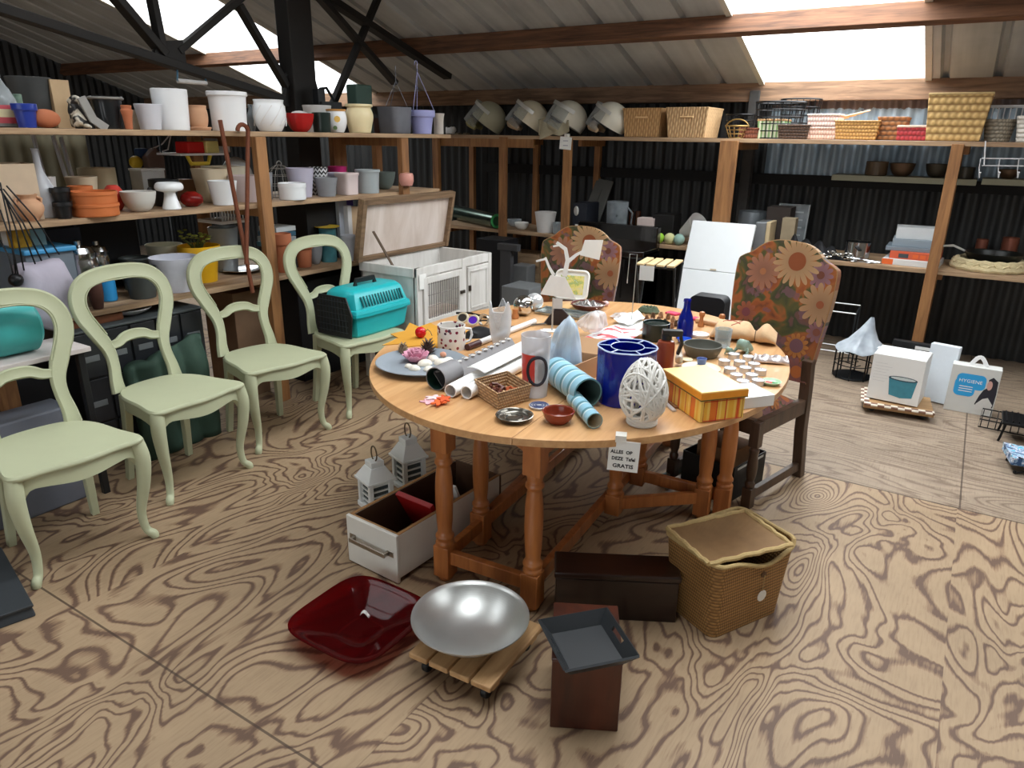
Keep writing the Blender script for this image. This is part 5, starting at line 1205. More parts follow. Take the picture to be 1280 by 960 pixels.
vessel('square_pot', 'grey square pot touching the pale pink square pot', 'pot', 408, 432, 216, 243, 'lip', lil2, 'M', .22, sq=7)
vessel('square_pot', 'pale pink square pot with a flat rim on the middle shelf', 'pot', 422, 447, 216, 243, 'lip', pinkp, 'M', .10, sq=7)
vessel('flower_pot', 'large pale grey pot with a leaf relief at the end of the middle shelf', 'pot', 445, 476, 212, 242, 'lip', mat('blue_grey_glaze', (168, 176, 178), .4, 0, .05), 'M', .10)
vessel('flower_pot', 'grey green pot behind the leaf relief pot', 'pot', 466, 495, 215, 240, 'bowl', mat('grey_green_glaze', (104, 116, 112), .4), 'M', .26)
p = at(508, 224, 0, SX + .05); 
m = MB(); r = 9 / ppm(p); m.lathe([(0, -r * .9), (r * .8, -r * .85), (r, -r * .3), (r, r * .5), (r * .85, r * .8), (0, r * .9)], 24)
cup = tag(m.build('pink_cup', mat('dusty_pink', (214, 152, 138), .5), loc=(p.x, p.y, p.z)), 'dusty pink cup hanging on the side of the shelf post', 'cup')
# hanging gear and leaning sticks behind the shelves
whm = mat('white_metal', (206, 206, 208), .4, .2)
for k, (a, b, lb) in enumerate((((40, 165), (64, 250), 'thin white rod leaning behind the tall bottle vase, left one'), ((66, 170), (92, 245), 'white shelf rail leaning behind the orange bowls'), ((76, 172), (98, 240), 'second white shelf rail beside the first leaning behind the orange bowls'))):
    q0, q1 = at(*b, 0, SX - .5), at(*a, 0, SX - .62); q0.z = ZM; m = MB(); m.tube([q0, q1], 1, flat=(.006, .011)); tag(m.build('white_rail', whm, smooth=0), lb, 'rail', 'white rails leaning at the shelf')
p = at(192, 205, 0, SX - .55); bag = thing('hanging_bag', 'brown leather pouch with white cords hanging under the top shelf', 'bag', (p.x, p.y, p.z))
w = 22 / ppm(p); m = MB(); m.prism([(-w * .45, -w * .8), (w * .5, -w * .8), (w * .55, w * .4), (.1 * w, w * .9), (-w * .5, w * .4)], -.03, .03, Matrix(((0, 0, 1), (1, 0, 0), (0, 1, 0)))); m.build('pouch', mat('brown_leather', (104, 84, 76), .7), bag, smooth=0, bevel=.008)
m = MB(); zt_ = ZT - .03 - p.z; m.tube([(0, 0, w * .8), (0, w * .7, zt_ * .7), (0, w * 1.2, zt_)], .004, 5); m.tube([(0, w * .3, w * .6), (0, w * 1.0, zt_ * .5), (0, w * 1.3, zt_)], .004, 5); m.build('white_cord', wmat, bag)
p = at(170, 203, 0, SX - .6); m = MB(); m.ball((0, 0, 0), 8 / ppm(p), 16, 10); tag(m.build('yellow_ball', mat('yellow_rubber', (208, 176, 44), .5), loc=p), 'small yellow ball hanging in the dark left of the brown pouch', 'ball')
p = at(178, 200, 0, SX - .62); m = MB(); w = 14 / ppm(p); m.box((0, 0, 0), (.05, w, w * 2)); tag(m.build('blue_pouch', mat('dark_blue_cloth', (44, 66, 100), .8), loc=p, smooth=0, bevel=.01), 'dark blue pouch hanging behind the brown leather pouch', 'bag')
q0, q1 = at(224, 192, 0, SX - .3), at(284, 191, 0, SX - .3)
wsz = q0.z; m = MB(); m.box((SX - .42, (q0.y + q1.y) / 2, wsz - .006), (.26, q1.y - q0.y, .012)); 
ws = tag(m.build('hanging_shelf', wmat, smooth=0), 'small white board hung under the top shelf carrying red and yellow boxes', 'shelf')
for y in (q0.y + .02, q1.y - .02): m = MB(); m.tube([(SX - .5, y, wsz), (SX - .5, y, ZT - .03)], .004, 5); m.build('hanger_rod', mat('dark_wire', None), ws)
def shelfbox(name, label, cat, xl, xr, yt, mt, x, z, d=.12):
    p = at((xl + xr) / 2, 190, 0, x); p.z = z; w = (xr - xl) / ppm(p); h = hz(p, (xl + xr) / 2, yt) - z
    m = MB(); m.box((0, 0, h / 2), (d, w, h), taper=(1, .94)); return tag(m.build(name, mt, loc=p, smooth=0, bevel=.005), label, cat)
shelfbox('red_crate', 'bright red plastic crate on the small hanging white board', 'crate', 226, 250, 177, mat('bright_red_plastic', (214, 36, 34), .4), SX - .38, wsz)
shelfbox('seed_box', 'white and yellow seed box right of the red crate', 'box', 250, 268, 176, mat('seed_box_yellow', (218, 206, 130), .5, 0, .3, 14), SX - .36, wsz)
shelfbox('silver_packet', 'silver white packet at the right end of the hanging white board', 'packet', 262, 282, 173, mat('silver_packet', (192, 192, 190), .4), SX - .46, wsz)
a, b = at(234, 196, 0, SX - .36), at(264, 204, 0, SX - .36)
m = MB(); m.tube([(SX - .36, a.y, wsz - .012), (SX - .36, a.y + .02, b.z), (SX - .36, b.y - .02, b.z), (SX - .36, b.y, wsz - .012)], .012, 8); tag(m.build('yellow_loop', mat('yellow_plastic', (218, 186, 52), .45)), 'yellow plastic handle hanging below the small white board', 'handle loop')
# rusty hooked rods leaning against the shelves
rust = mat('rusty_iron', (112, 62, 40), .7, .3, .2, 30)
def rod(label, top, bot, hook):
    x0 = SX + .10; a = at(*bot, 0, x0 + .04); b = at(*top, 0, SX + .045)
    a.z = max(a.z, 0); pts = [a, a.lerp(b, .5), b]
    if hook:
        for t_ in range(0, 200, 20): pts.append(b + Vector((0, -.035 + .035 * math.cos(R(t_)), .035 * math.sin(R(t_)))))
    m = MB(); m.tube(pts, .012, 8); tag(m.build('rusty_rod', rust), label, 'rod', 'rusty rods leaning on the shelves')
rod('rusty iron rod with a plain top leaning on the left shelves', (275, 150), (316, 366), False)
rod('rusty iron rod with a hooked cane top leaning on the left shelves', (310, 164), (308, 330), True)
# ---- lowest shelf, from the left
def cuboid(name, label, cat, xl, xr, yt, yb, mt, shelf, d=None, dep=.2, rz=0, tp=1, bevel=.004, group=None):
    p = place((xl + xr) / 2, yb, shelf, d); ax = SHELF[shelf][0]; w = (xr - xl) / ppm(p); h = max(.01, hz(p, (xl + xr) / 2, yt) - p.z)
    m = MB(); m.box((0, 0, h / 2), (dep, w, h) if ax == 0 else (w, dep, h), taper=(tp, tp)); return tag(m.build(name, mt, loc=p, rz=rz, smooth=0, bevel=bevel), label, cat, group), p, w, h
o, p, w, h = cuboid('storage_bin', 'grey storage bin with a blue lid at the left of the lowest shelf', 'bin', 18, 72, 312, 340, mat('bin_grey', (112, 122, 132), .5), 'L', .25, .34)
boxm('lid', (0, 0, h + .012), (.38, w * 1.1, .024), mat('lid_blue', (70, 150, 200), .4), o, bevel=.006)
bt_ = p.z + h + .024
for nm, lb, xl, xr, yt, mt, d in (('white_packet', 'white packet lying on the blue bin lid', 8, 48, 284, paper, .3), ('yellow_packet', 'yellow packet in front of the white packet on the blue lid', 14, 34, 287, mat('packet_yellow', (214, 164, 36), .5), .2), ('teal_packet', 'pale teal packet at the right on the blue bin lid', 36, 53, 286, mat('packet_teal', (140, 178, 184), .5), .22)):
    q = at((xl + xr) / 2, 298, 0, SX - d); q.z = bt_; w = (xr - xl) / ppm(q); h = hz(q, (xl + xr) / 2, yt) - bt_; m = MB(); m.box((0, 0, h / 2), (.06, w, h)); tag(m.build(nm, mt, loc=q, smooth=0, bevel=.002), lb, 'packet')
cuboid('dark_crate', 'dark blue plastic crate behind the blue bin lid', 'crate', 54, 92, 283, 330, mat('navy_plastic', (30, 44, 66), .5), 'L', .52, .25)
cuboid('dark_suitcase', 'large black case filling the lowest shelf behind the kettles', 'case', 92, 168, 268, 330, mat('black_case', (20, 21, 26), .6), 'L', .56, .18)
for k, (xl, xr, yt, d, lb) in enumerate(((84, 124, 317, .12, 'shiny steel kettle in front on the lowest left shelf'), (112, 140, 314, .3, 'small shiny steel pot behind the kettle'))):
    o, p, r, h = vessel('steel_kettle' if k == 0 else 'steel_pot', lb, 'kettle' if k == 0 else 'pot', xl, xr, yt, 345, 'belly', stl, 'L', d, group=False)
    m = MB(); m.lathe([(0, h), (r * .86, h), (r * .7, h * 1.1), (.016, h * 1.14), (.016, h * 1.22), (0, h * 1.24)], 24); m.build('lid', stl, o)
    m = MB(); m.tube([(0, -r * .95, h * .6), (0, -r * 1.35, h * .7), (0, -r * 1.3, h * .95), (0, -r * .85, h)], .007, 8); m.build('handle', dkp, o)
for k, (yt, yb) in enumerate(((325, 334), (315, 325), (303, 316))):
    p = place(170, 334, 'L', .34); r = (19 - k * .4) / ppm(p); z0 = [0, .045, .09][k]
    o = vessel_mb(outline('lip'), r, .085, .005).build('zinc_pot', mat('zinc_stack', (92, 100, 100), .5, .3), loc=(p.x, p.y, p.z + z0), smooth=45); tag(o, ['bottom', 'middle', 'top'][k] + ' one of the three nested zinc pots on the lowest shelf', 'pot', 'nested zinc pots')
vessel('storage_jar', 'bright blue plastic beaker seen through the second chair back', 'beaker', 127, 145, 336, 365, 'cyl', mat('sky_blue_plastic', (50, 150, 214), .4), 'L', .14)
vessel('flower_pot', 'dark grey pot seen through the second chair back', 'pot', 158, 198, 334, 364, 'taper', mat('charcoal_ceramic', (66, 70, 68), .6), 'L', .1)
vessel('flower_pot', 'brown pot at the left edge of the second chair back opening', 'pot', 112, 129, 340, 371, 'belly', brn, 'L', .05)
vessel('mixing_bowl', 'cream bowl behind the white basin on the lowest shelf', 'bowl', 188, 231, 306, 340, 'taper', mat('cream_bowl', (226, 224, 200), .4), 'L', .42)
vessel('basin', 'large pale lilac white basin on the lowest shelf', 'basin', 193, 250, 321, 357, 'taper', mat('lilac_white', (214, 216, 228), .4), 'L', .12)
o, p, r, h = vessel('bucket', 'yellow plastic bucket behind the third chair', 'bucket', 228, 277, 306, 341, 'rimmed', mat('bucket_yellow', (232, 178, 30), .4), 'L', .26)
pl = thing('potted_plant', 'small yellow green plant sticking out of the yellow bucket', 'plant', (p.x - .02, p.y, p.z + h * .5))
m = MB()
for k in range(16):
    a = k * 2.4; l = .06 + .05 * random.random(); m.tube([(0, 0, 0), (l * .4 * math.cos(a), l * .4 * math.sin(a), h * .5), (l * math.cos(a), l * math.sin(a), h * .62 + .05 * random.random())], [.004, .004, .001], 5)
m.build('stems', mat('stem_green', (84, 96, 44), .6), pl)
m = MB()
for k in range(22): a = k * 2.4; l = .03 + .08 * random.random(); m.ball((l * math.cos(a), l * math.sin(a), h * .6 + .06 * random.random()), (.014, .012, .006), 8, 5)
m.build('leaves', mat('leaf_yellow_green', (150, 156, 60), .6), pl)
vessel('zinc_bucket', 'pale zinc bucket under the dish rack on the lowest shelf', 'bucket', 266, 301, 284, 330, 'taper', mat('zinc_pale', (168, 174, 176), .4, .4), 'L', .42)
p = place(280, 300, 'L', .42); q = at(262, 279, 0, p.x); q1 = at(297, 279, 0, p.x); zr = q.z
dr_ = thing('dish_rack', 'white plastic dish rack on top of the zinc bucket', 'rack', ((p.x), (q.y + q1.y) / 2, zr))
w = q1.y - q.y; h = hz(p, 280, 256) - zr
boxm('rack_tray', (0, 0, .008), (.24, w, .02), wmat, dr_)
for s in (-1, 1): boxm('rack_rail', (.0, 0, h) if s < 0 else (.11, 0, h * .9), (.012, w * .85, .014), wmat, dr_)
for xx, hh in ((0, h), (.11, h * .9)):
    m = MB()
    for k in range(9): m.tube([(xx, w * .85 * (k / 8 - .5), .01), (xx, w * .85 * (k / 8 - .5), hh)], .004, 5)
    m.build('plate_bars', wmat, dr_)
p = place(303, 333, 'L', .3); r = 24 / ppm(p); m = MB(); m.lathe([(0, 0), (r * .6, 0), (r, .018), (r, .022), (r * .6, .006), (0, .006)], 32); tag(m.build('steel_plate', stl, loc=p), 'steel plate lying on the lowest shelf behind the third chair back', 'plate')
tealb = mat('teal_book', (70, 112, 126), .6)
p = place(350, 318, 'L', .25)
for k in range(4):
    m = MB(); m.box((0, 0, .016), (.2 - .01 * k, .16, .03)); tag(m.build('book', [tealb, mat('book_grey', (150, 160, 164), .6), mat('book_blue', (52, 92, 112), .6), mat('book_pale', (196, 200, 200), .6)][k], loc=(p.x, p.y - .02 + .006 * k, p.z + .12 + .033 * k), smooth=0, bevel=.002), ['lowest', 'second', 'third', 'topmost'][k] + ' book of the teal stack behind the fourth chair', 'book', 'stacked teal books')
o, p2, w2, h2 = cuboid('dark_carton', 'dark carton carrying the teal book stack on the lowest shelf', 'carton', 336, 366, 307, 326, mat('dark_card', (58, 50, 46), .8), 'L', .25, .22); 
for ob_ in [q for q in C.objects if q.get('group') == 'stacked teal books']: ob_.location.z += h2 - .12
vessel('flower_pot', 'terracotta pot in front of the teal book stack', 'pot', 343, 366, 292, 326, 'rimmed', terra, 'L', .09)
vessel('flower_pot', 'terracotta pot seen through the fourth chair back', 'pot', 368, 392, 300, 324, 'rimmed', terra, 'L', .16)
vessel('bowl', 'grey bowl tipped beside the terracotta pot in the fourth chair back', 'bowl', 384, 404, 304, 320, 'bowl', gry, 'L', .12)
cuboid('speaker_box', 'large black speaker box under the middle shelf near the hutch lid', 'speaker', 362, 410, 248, 300, mat('black_speaker', (20, 18, 18), .6), 'L', .36, .3)
p = place(412, 300, 'L', .16); q = at(408, 281, 0, p.x); m = MB(); m.lathe([(0, 0), (.07, 0), (.085, .006), (.085, .010), (.07, .005), (0, .005)], 28); 
gl_ = vessel('glass_tumbler', 'blue green glass tumbler under the yellow plate', 'glass', 400, 421, 285, 306, 'steep', glass('aqua_glass', (110, 180, 190), .08, .4), 'L', .16, group=False)
tag(m.build('yellow_plate', mat('plate_yellow', (208, 176, 52), .4), loc=(gl_[1].x, gl_[1].y, gl_[1].z + gl_[3] + .004)), 'yellow saucer on the blue green glass behind the fourth chair', 'saucer')
for nm, lb, cat_, xl, xr, yt, mt, d, dp in (('magazine_file', 'white grey magazine file behind the glass tumbler', 'file', 410, 424, 247, mat('file_grey', (176, 180, 188), .5), .3, .24), ('purple_bag', 'purple printed bag next to the white magazine file', 'bag', 420, 442, 247, mat('purple_print', (92, 74, 170), .5, 0, .2, 14), .42, .1), ('tan_pouch', 'tan paper pouch in front of the purple bag', 'pouch', 434, 448, 258, mat('tan_paper', (206, 176, 140), .7), .2, .08), ('picture_frame', 'thin white picture frame leaning at the purple bag', 'frame', 424, 431, 256, wmat, .24, .2)):
    o, p, w, h = cuboid(nm, lb, cat_, xl, xr, yt, 310, mt, 'L', d, dp)
vessel('flower_pot', 'small white grey pot by the left edge of the hutch lid', 'pot', 426, 445, 294, 312, 'lip', mat('cool_white', None), 'L', .08)
# ---- below the lowest shelf and behind the chairs
lc = mat('lilac_cloth', (176, 170, 184), .9, 0, .08, 12, .15)
cu = [at(28, 332, 0, SX + .10), at(76, 322, 0, SX + .05), at(106, 372, 0, SX + .08), at(98, 400, 0, SX + .14), at(84, 418, 0, SX + .16), at(34, 405, 0, SX + .16)]
cen = sum(cu, Vector()) / 6
cu_l = [(v_.y - cen.y, v_.z - cen.z) for v_ in cu]; cu_s = [tuple(a_ + (b_ - a_) * k / 6 for a_, b_ in zip(cu_l[i], cu_l[(i + 1) % 6])) for i in range(6) for k in range(6)]
m = MB(); n_ = len(cu_s)
for f_, xx in ((.55, -.09), (.92, -.06), (1, 0), (.92, .05), (.6, .075)): m.v += [(xx + .012 * math.sin(a * 40 + b * 9) * f_, a * f_, b * f_ + .004 * math.sin(a * 55)) for a, b in cu_s]
for j in range(4):
    for k in range(n_): m.f.append((j * n_ + k, j * n_ + (k + 1) % n_, (j + 1) * n_ + (k + 1) % n_, (j + 1) * n_ + k))
m.f += [tuple(range(n_)), tuple(range(4 * n_, 5 * n_))]; m.mi = [0] * len(m.f)
tag(m.build('cloth_bag', lc, loc=(cen.x - .07, cen.y, cen.z), smooth=60), 'lilac grey cloth bag slumped against the shelf behind the nearest chair', 'bag')
a = at(2, 410, 0, SX + .22); b = at(44, 405, 0, SX + .22); r = .115
m = MB(); Ry = Matrix.Rotation(R(90), 3, 'X'); m.lathe([(0, 0), (r * .8, .0), (r, .02), (r, .16), (r * .86, .20), (0, .21)], 30, (0, 0, 0), Ry)
hc = (b + a) / 2; hh_ = at(20, 408, 0, SX + .2)
lb_ = thing('low_bench', 'low pale board on four legs carrying the turquoise canister', 'bench', (SX + .21, b.y - .16, 0)); zq = hh_.z - r
boxm('bench_board', (0, 0, zq - .012), (.28, .62, .022), mat('pale_board', (206, 196, 192), .7), lb_)
for sx in (-.11, .11):
    for sy in (-.27, .27): boxm('leg', (sx, sy, zq / 2 - .012), (.03, .03, zq - .024), dkp, lb_)
tag(m.build('turquoise_canister', mat('turquoise_enamel', (70, 172, 170), .35, 0, .1), loc=(hh_.x, b.y, hh_.z)), 'turquoise round canister lying behind the nearest chair back', 'canister')
# support for bag and canister: a cabinet of small drawers, black
ca = at(100, 500, 0, SX + .14); x1 = SX + .03
od = thing('drawer_cabinet', 'black plastic cabinet of small drawers on the floor behind the second chair', 'cabinet', (x1, 0, 0))
y0, y1 = at(98, 470, 0, x1).y, at(262, 470, 0, x1).y; zt_ = min(.71, hz((x1, y0, 0), 120, 404))
boxm('cabinet_body', (-.15, (y0 + y1) / 2, zt_ / 2), (.30, y1 - y0, zt_), dkp, od)
nd = 5
for i in range(nd):
    for j in range(3):
        yy = y0 + (y1 - y0) * (i + .5) / nd; zz = zt_ * (j + .5) / 3
        d_ = boxm('small_drawer', (.004, yy, zz), (.014, (y1 - y0) / nd - .014, zt_ / 3 - .014), mat('drawer_black', (38, 40, 44), .35), od, bevel=.002)
        boxm('label_slot', (.012, yy, zz - .015), ( .006, (y1 - y0) / nd * .55, .03), mat('slot_grey', (110, 114, 116), .4), d_, bevel=.001)
boxm('cabinet_top', (-.15, (y0 + y1) / 2, zt_ + .006), (.32, y1 - y0 + .02, .012), mat('slate_top', (74, 80, 82), .6), od)
# green tarpaulin sack before it
gt = mat('green_tarp', (50, 74, 62), .75, 0, .2, 9, .3)
pts = [at(166, 462, 0, x1 + .09), at(206, 444, 0, x1 + .08), at(262, 412, 0, x1 + .06), at(268, 440, 0, x1 + .08), at(256, 500, 0, x1 + .12), at(190, 530, 0, x1 + .16), at(160, 520, 0, x1 + .14)]
for q in pts: q.z = max(q.z, .0)
y_a, y_b = pts[0].y - .02, pts[3].y - .06
m = MB()
def tarp(u, w):
    y = y_a + (y_b - y_a) * u; top = pts[0].z + (pts[2].z - pts[0].z) * u ** .8 + .01 * math.sin(u * 17)
    z = top * w; x = x1 + .07 + .04 * (1 - w) + .012 * math.sin(u * 22 + w * 3) + .012 * math.sin(w * 13 + u * 5); return (x, y, z)
m.grid(tarp, 40, 16); tb_ = m.build('green_tarpaulin', gt, fix=False); s_ = tb_.modifiers.new('s', 'SOLIDIFY'); s_.thickness = .05; s_.offset = 0
tag(tb_, 'dark green folded tarpaulin standing on the floor behind the second chair', 'tarpaulin')
p = at(12, 530, 0, SX + .1); gz = hz(p, 20, 510)
cuz = MB(); gz = min(gz, zq - .04); cuz.box((0, 0, .5 * gz), (.17, .40, gz)); tag(cuz.build('storage_box', mat('grey_tote', (104, 108, 118), .5), loc=(SX + .21, p.y - .02, 0), smooth=0, bevel=.01), 'grey storage tote on the floor seen through the nearest chair', 'storage box')
# bundle of black rods at the far left
sb = thing('umbrella_frame', 'skeleton of a broken black umbrella hanging at the left picture edge', 'umbrella', at(6, 245, 0, SX + .08))
o_ = sb.location.copy(); m = MB()
for a, b in (((0, 228), (20, 345)), ((2, 240), (44, 330)), ((4, 236), (62, 322)), ((8, 232), (74, 318)), ((0, 262), (24, 350)), ((0, 300), (18, 350)), ((6, 245), (30, 338)), ((0, 236), (52, 326))):
    m = MB(); m.tube([at(*a, 0, SX + .09) - o_, at((a[0] + b[0]) / 2 + 2, (a[1] + b[1]) / 2 - 4, 0, SX + .13) - o_, at(*b, 0, SX + .10) - o_], .0035, 5); m.build('rib', bw_, sb)
m = MB(); q = at(20, 350, 0, SX + .10) - o_; m.ball(q, .03, 10, 8); m.build('rib_hub', bw_, sb)
q = at(380, 500, 0, SX - .3); m = MB(); m.box((0, 0, .35), (.45, 1.05, .70)); tag(m.build('black_desk', mat('black_case', (20, 21, 26), .6), loc=(SX - .36, 3.75, 0), smooth=0, bevel=.006), 'black desk standing under the lowest shelf behind the fourth chair', 'desk')
m = MB(); m.box((0, 0, .26), (.3, .42, .52)); tag(m.build('dark_filler_box', mat('black_case', None), loc=(SX - .25, 1.49, 0), smooth=0, bevel=.006), 'black chest on the floor behind the nearest chair and the cloth bag', 'chest')  # dark box added so the space behind the chair reads as shade
cuboids = (('carton', 'brown carton under the lowest shelf behind the third chair', 282, 322, 348, 470, 'brown_card2', (132, 104, 80)), ('carton', 'beige carton under the lowest shelf seen through the second chair back', 176, 200, 366, 470, 'beige_card2', (176, 140, 118)))
for nm, lb, xl, xr, yt, yb, mn, rgb in cuboids:
    q = at((xl + xr) / 2, yb, 0, SX - .34); q.z = 0; w = (xr - xl) / ppm(q); h = min(.70, hz(q, (xl + xr) / 2, yt)); m = MB(); m.box((0, 0, h / 2), (.3, w, h)); tag(m.build(nm, mat(mn, rgb, .8), loc=q, smooth=0, bevel=.003), lb, 'carton')
q = at(166, 390, 0, SX - .08); m = MB(); m.lathe([(0, 0), (.04, 0), (.09, .02), (.11, .035), (.105, .037), (.085, .024), (.04, .005), (0, .005)], 30)
tag(m.build('oval_dish', wglz, loc=(x1 - .14, q.y + .0, zt_ + .012)), 'white shallow dish on the black drawer cabinet behind the second chair', 'dish')
q = at(130, 398, 0, SX - .05); m = MB(); m.box((0, 0, .02), (.2, .26, .04)); tag(m.build('wooden_board', wood('red_brown_board', (128, 74, 40), (96, 54, 30), 5, 'Y'), loc=(x1 - .16, q.y - .04, zt_ + .012), smooth=0, bevel=.004), 'red brown wooden board lying left of the white shallow dish', 'board')
xw = SX - SD - .14; ya_, yb_ = .3, at(112, 200, 0, xw).y; n_ = int((yb_ - ya_) / .085 * 6); m = MB()
m.grid(lambda u, w: (xw + .012 * math.cos(u * (yb_ - ya_) / .085 * 2 * PI), ya_ + (yb_ - ya_) * u, 1.0 + .62 * w), n_ + 1, 2)
tag(m.build('wall_panel', mat('olive_sheet', (128, 122, 100), .6, .1, .2, 4), fix=False, smooth=60), 'olive grey corrugated sheet behind the far left of the shelving', 'sheet', kind='structure')
# ============================================================ BACK SHELVES
def frontface(p): return math.atan2(p.y, p.x) - PI / 2
# ---- helmets on top
hel = mat('helmet_white', (220, 216, 200), .4, 0, .08, 6); hel2 = mat('helmet_olive', (176, 174, 150), .5, 0, .1, 6)
khaki = mat('khaki_cloth', (176, 166, 140), .9, 0, .1, 20, .2); olive = mat('olive_pad', (140, 132, 84), .85, 0, .1)
visor_m = glass('visor_plastic', (226, 230, 232), .06, .16); bandm = mat('visor_band', (206, 206, 200), .35, .3)
def helmet(label, xl, xr, yt, shell, pad, yaw, pitch, emblem=False):
    p = place((xl + xr) / 2, 165, 'BT', .17); s = (xr - xl) / ppm(p) / .34
    t = thing('visor_helmet', label, 'helmet', (p.x, p.y, BT + .128 * s), group='old visored helmets', rot=(0, R(pitch), R(yaw)))
    m = MB(); prof = [(0, .132)] + [(.128 * math.sin(R(a)), .132 * math.cos(R(a))) for a in range(8, 112, 8)] + [(.122, -.05), (.116, -.05), (.118, -.03), (.10, .05), (0, .10)]
    m.lathe(prof, 32); m.v = [(x * 1.12 * s, y * s, z * s) for x, y, z in m.v]; m.build('shell', shell, t, smooth=60)
    m = MB()
    m.grid(lambda u, w: ((.150 + .012 * w) * math.cos(R(-78 + 156 * u)) * s * 1.08, (.136 + .006 * w) * math.sin(R(-78 + 156 * u)) * s, (.045 - .165 * w) * s), 24, 8); m.build('visor', visor_m, t, fix=False)
    m = MB(); m.tube([(.152 * math.cos(R(-92 + 184 * k / 24)) * s * 1.08, .138 * math.sin(R(-92 + 184 * k / 24)) * s, .048 * s) for k in range(25)], 1, flat=(.006 * s, .014 * s), up=(0, 0, 1)); m.build('visor_band', bandm, t)
    m = MB(); m.tube([(.10 * math.cos(R(-75 + 150 * k / 14)) * s * 1.1, .115 * math.sin(R(-75 + 150 * k / 14)) * s, -.115 * s) for k in range(15)], [.016 * s + .024 * s * math.sin(PI * k / 14) for k in range(15)], 10); m.build('chin_pad', pad, t)
    if emblem:
        m = MB(); m.lathe([(0, .002), (.030 * s, .002), (.030 * s, 0), (0, 0)], 20, (.02 * s, -.126 * s, -.0 * s), Matrix.Rotation(R(90), 3, 'X')); e = m.build('emblem', mat('emblem_yellow', (196, 184, 70), .5), t)
        m = MB(); m.tube([(.02 * s + .016 * s * math.cos(R(a)), -.130 * s, .016 * s * math.sin(R(a))) for a in range(30, 331, 30)], .004 * s, 6); m.build('emblem_mark', mat('emblem_dark', (40, 44, 36), .6), e)
    return t, p, s
helmet('olive grey visored helmet, leftmost in the row of helmets', 586, 637, 127, hel2, olive, 200, -36)
helmet('cream visored helmet, second from the left in the row of helmets', 637, 690, 127, mat('helmet_cream', (224, 214, 188), .4, 0, .06), mat('tan_pad', (176, 152, 124), .85), 205, -34)
t3, p3, s3 = helmet('white helmet with yellow round emblem and a hanging neck cloth', 684, 738, 126, hel, khaki, 212, -30, True)
helmet('white visored helmet half hidden by the wicker drawers', 737, 790, 131, hel, mat('tan_pad', None), 190, -30)
nc = [at(*q, 1, BY + .05) for q in ((676, 147), (692, 146), (700, 152), (711, 152))]
m = MB()
tp = [(673, 150), (682, 146), (690, 150), (700, 155), (711, 150)]; bt2 = [(673, 168), (676, 175), (690, 168), (701, 170), (712, 164)]
def nclo(u, w):
    i = min(3, int(u * 4)); f = u * 4 - i
    a = at(tp[i][0] + (tp[i + 1][0] - tp[i][0]) * f, tp[i][1] + (tp[i + 1][1] - tp[i][1]) * f, 1, BY + .03); b = at(bt2[i][0] + (bt2[i + 1][0] - bt2[i][0]) * f, bt2[i][1] + (bt2[i + 1][1] - bt2[i][1]) * f, 1, BY - .015)
    q = a.lerp(b, w); q.y += .015 * math.sin(u * 16); return q
m.grid(nclo, 24, 8); o = m.build('neck_cloth', khaki, fix=False); s_ = o.modifiers.new('s', 'SOLIDIFY'); s_.thickness = .008
o.parent = t3; bpy.context.view_layer.update(); o.matrix_parent_inverse = t3.matrix_world.inverted()
a, b = at(700, 171, 1, BY - .046), at(714, 187, 1, BY - .046)
pt = thing('price_tag', 'white paper price tag hanging below the helmets on the shelf edge', 'tag', ((a.x + b.x) / 2, BY - .0455, (a.z + b.z) / 2))
m = MB(); m.box((0, 0, 0), (abs(b.x - a.x), .002, abs(a.z - b.z)), M=Matrix.Rotation(R(4), 3, 'Y')); m.build('paper', paper, pt, smooth=0); boxm('tape', (0, .024, abs(a.z - b.z) / 2 + .012), (.03, .05, .03), mat('clear_tape', (225, 222, 214), .3), pt, bevel=0)
m = MB()
for k, z in enumerate((.02, -.02)): m.box((0, -.002, z), (.05, .0006, .006))
m.build('handwriting', mat('pale_ink', (150, 150, 170), .7), pt, smooth=0)
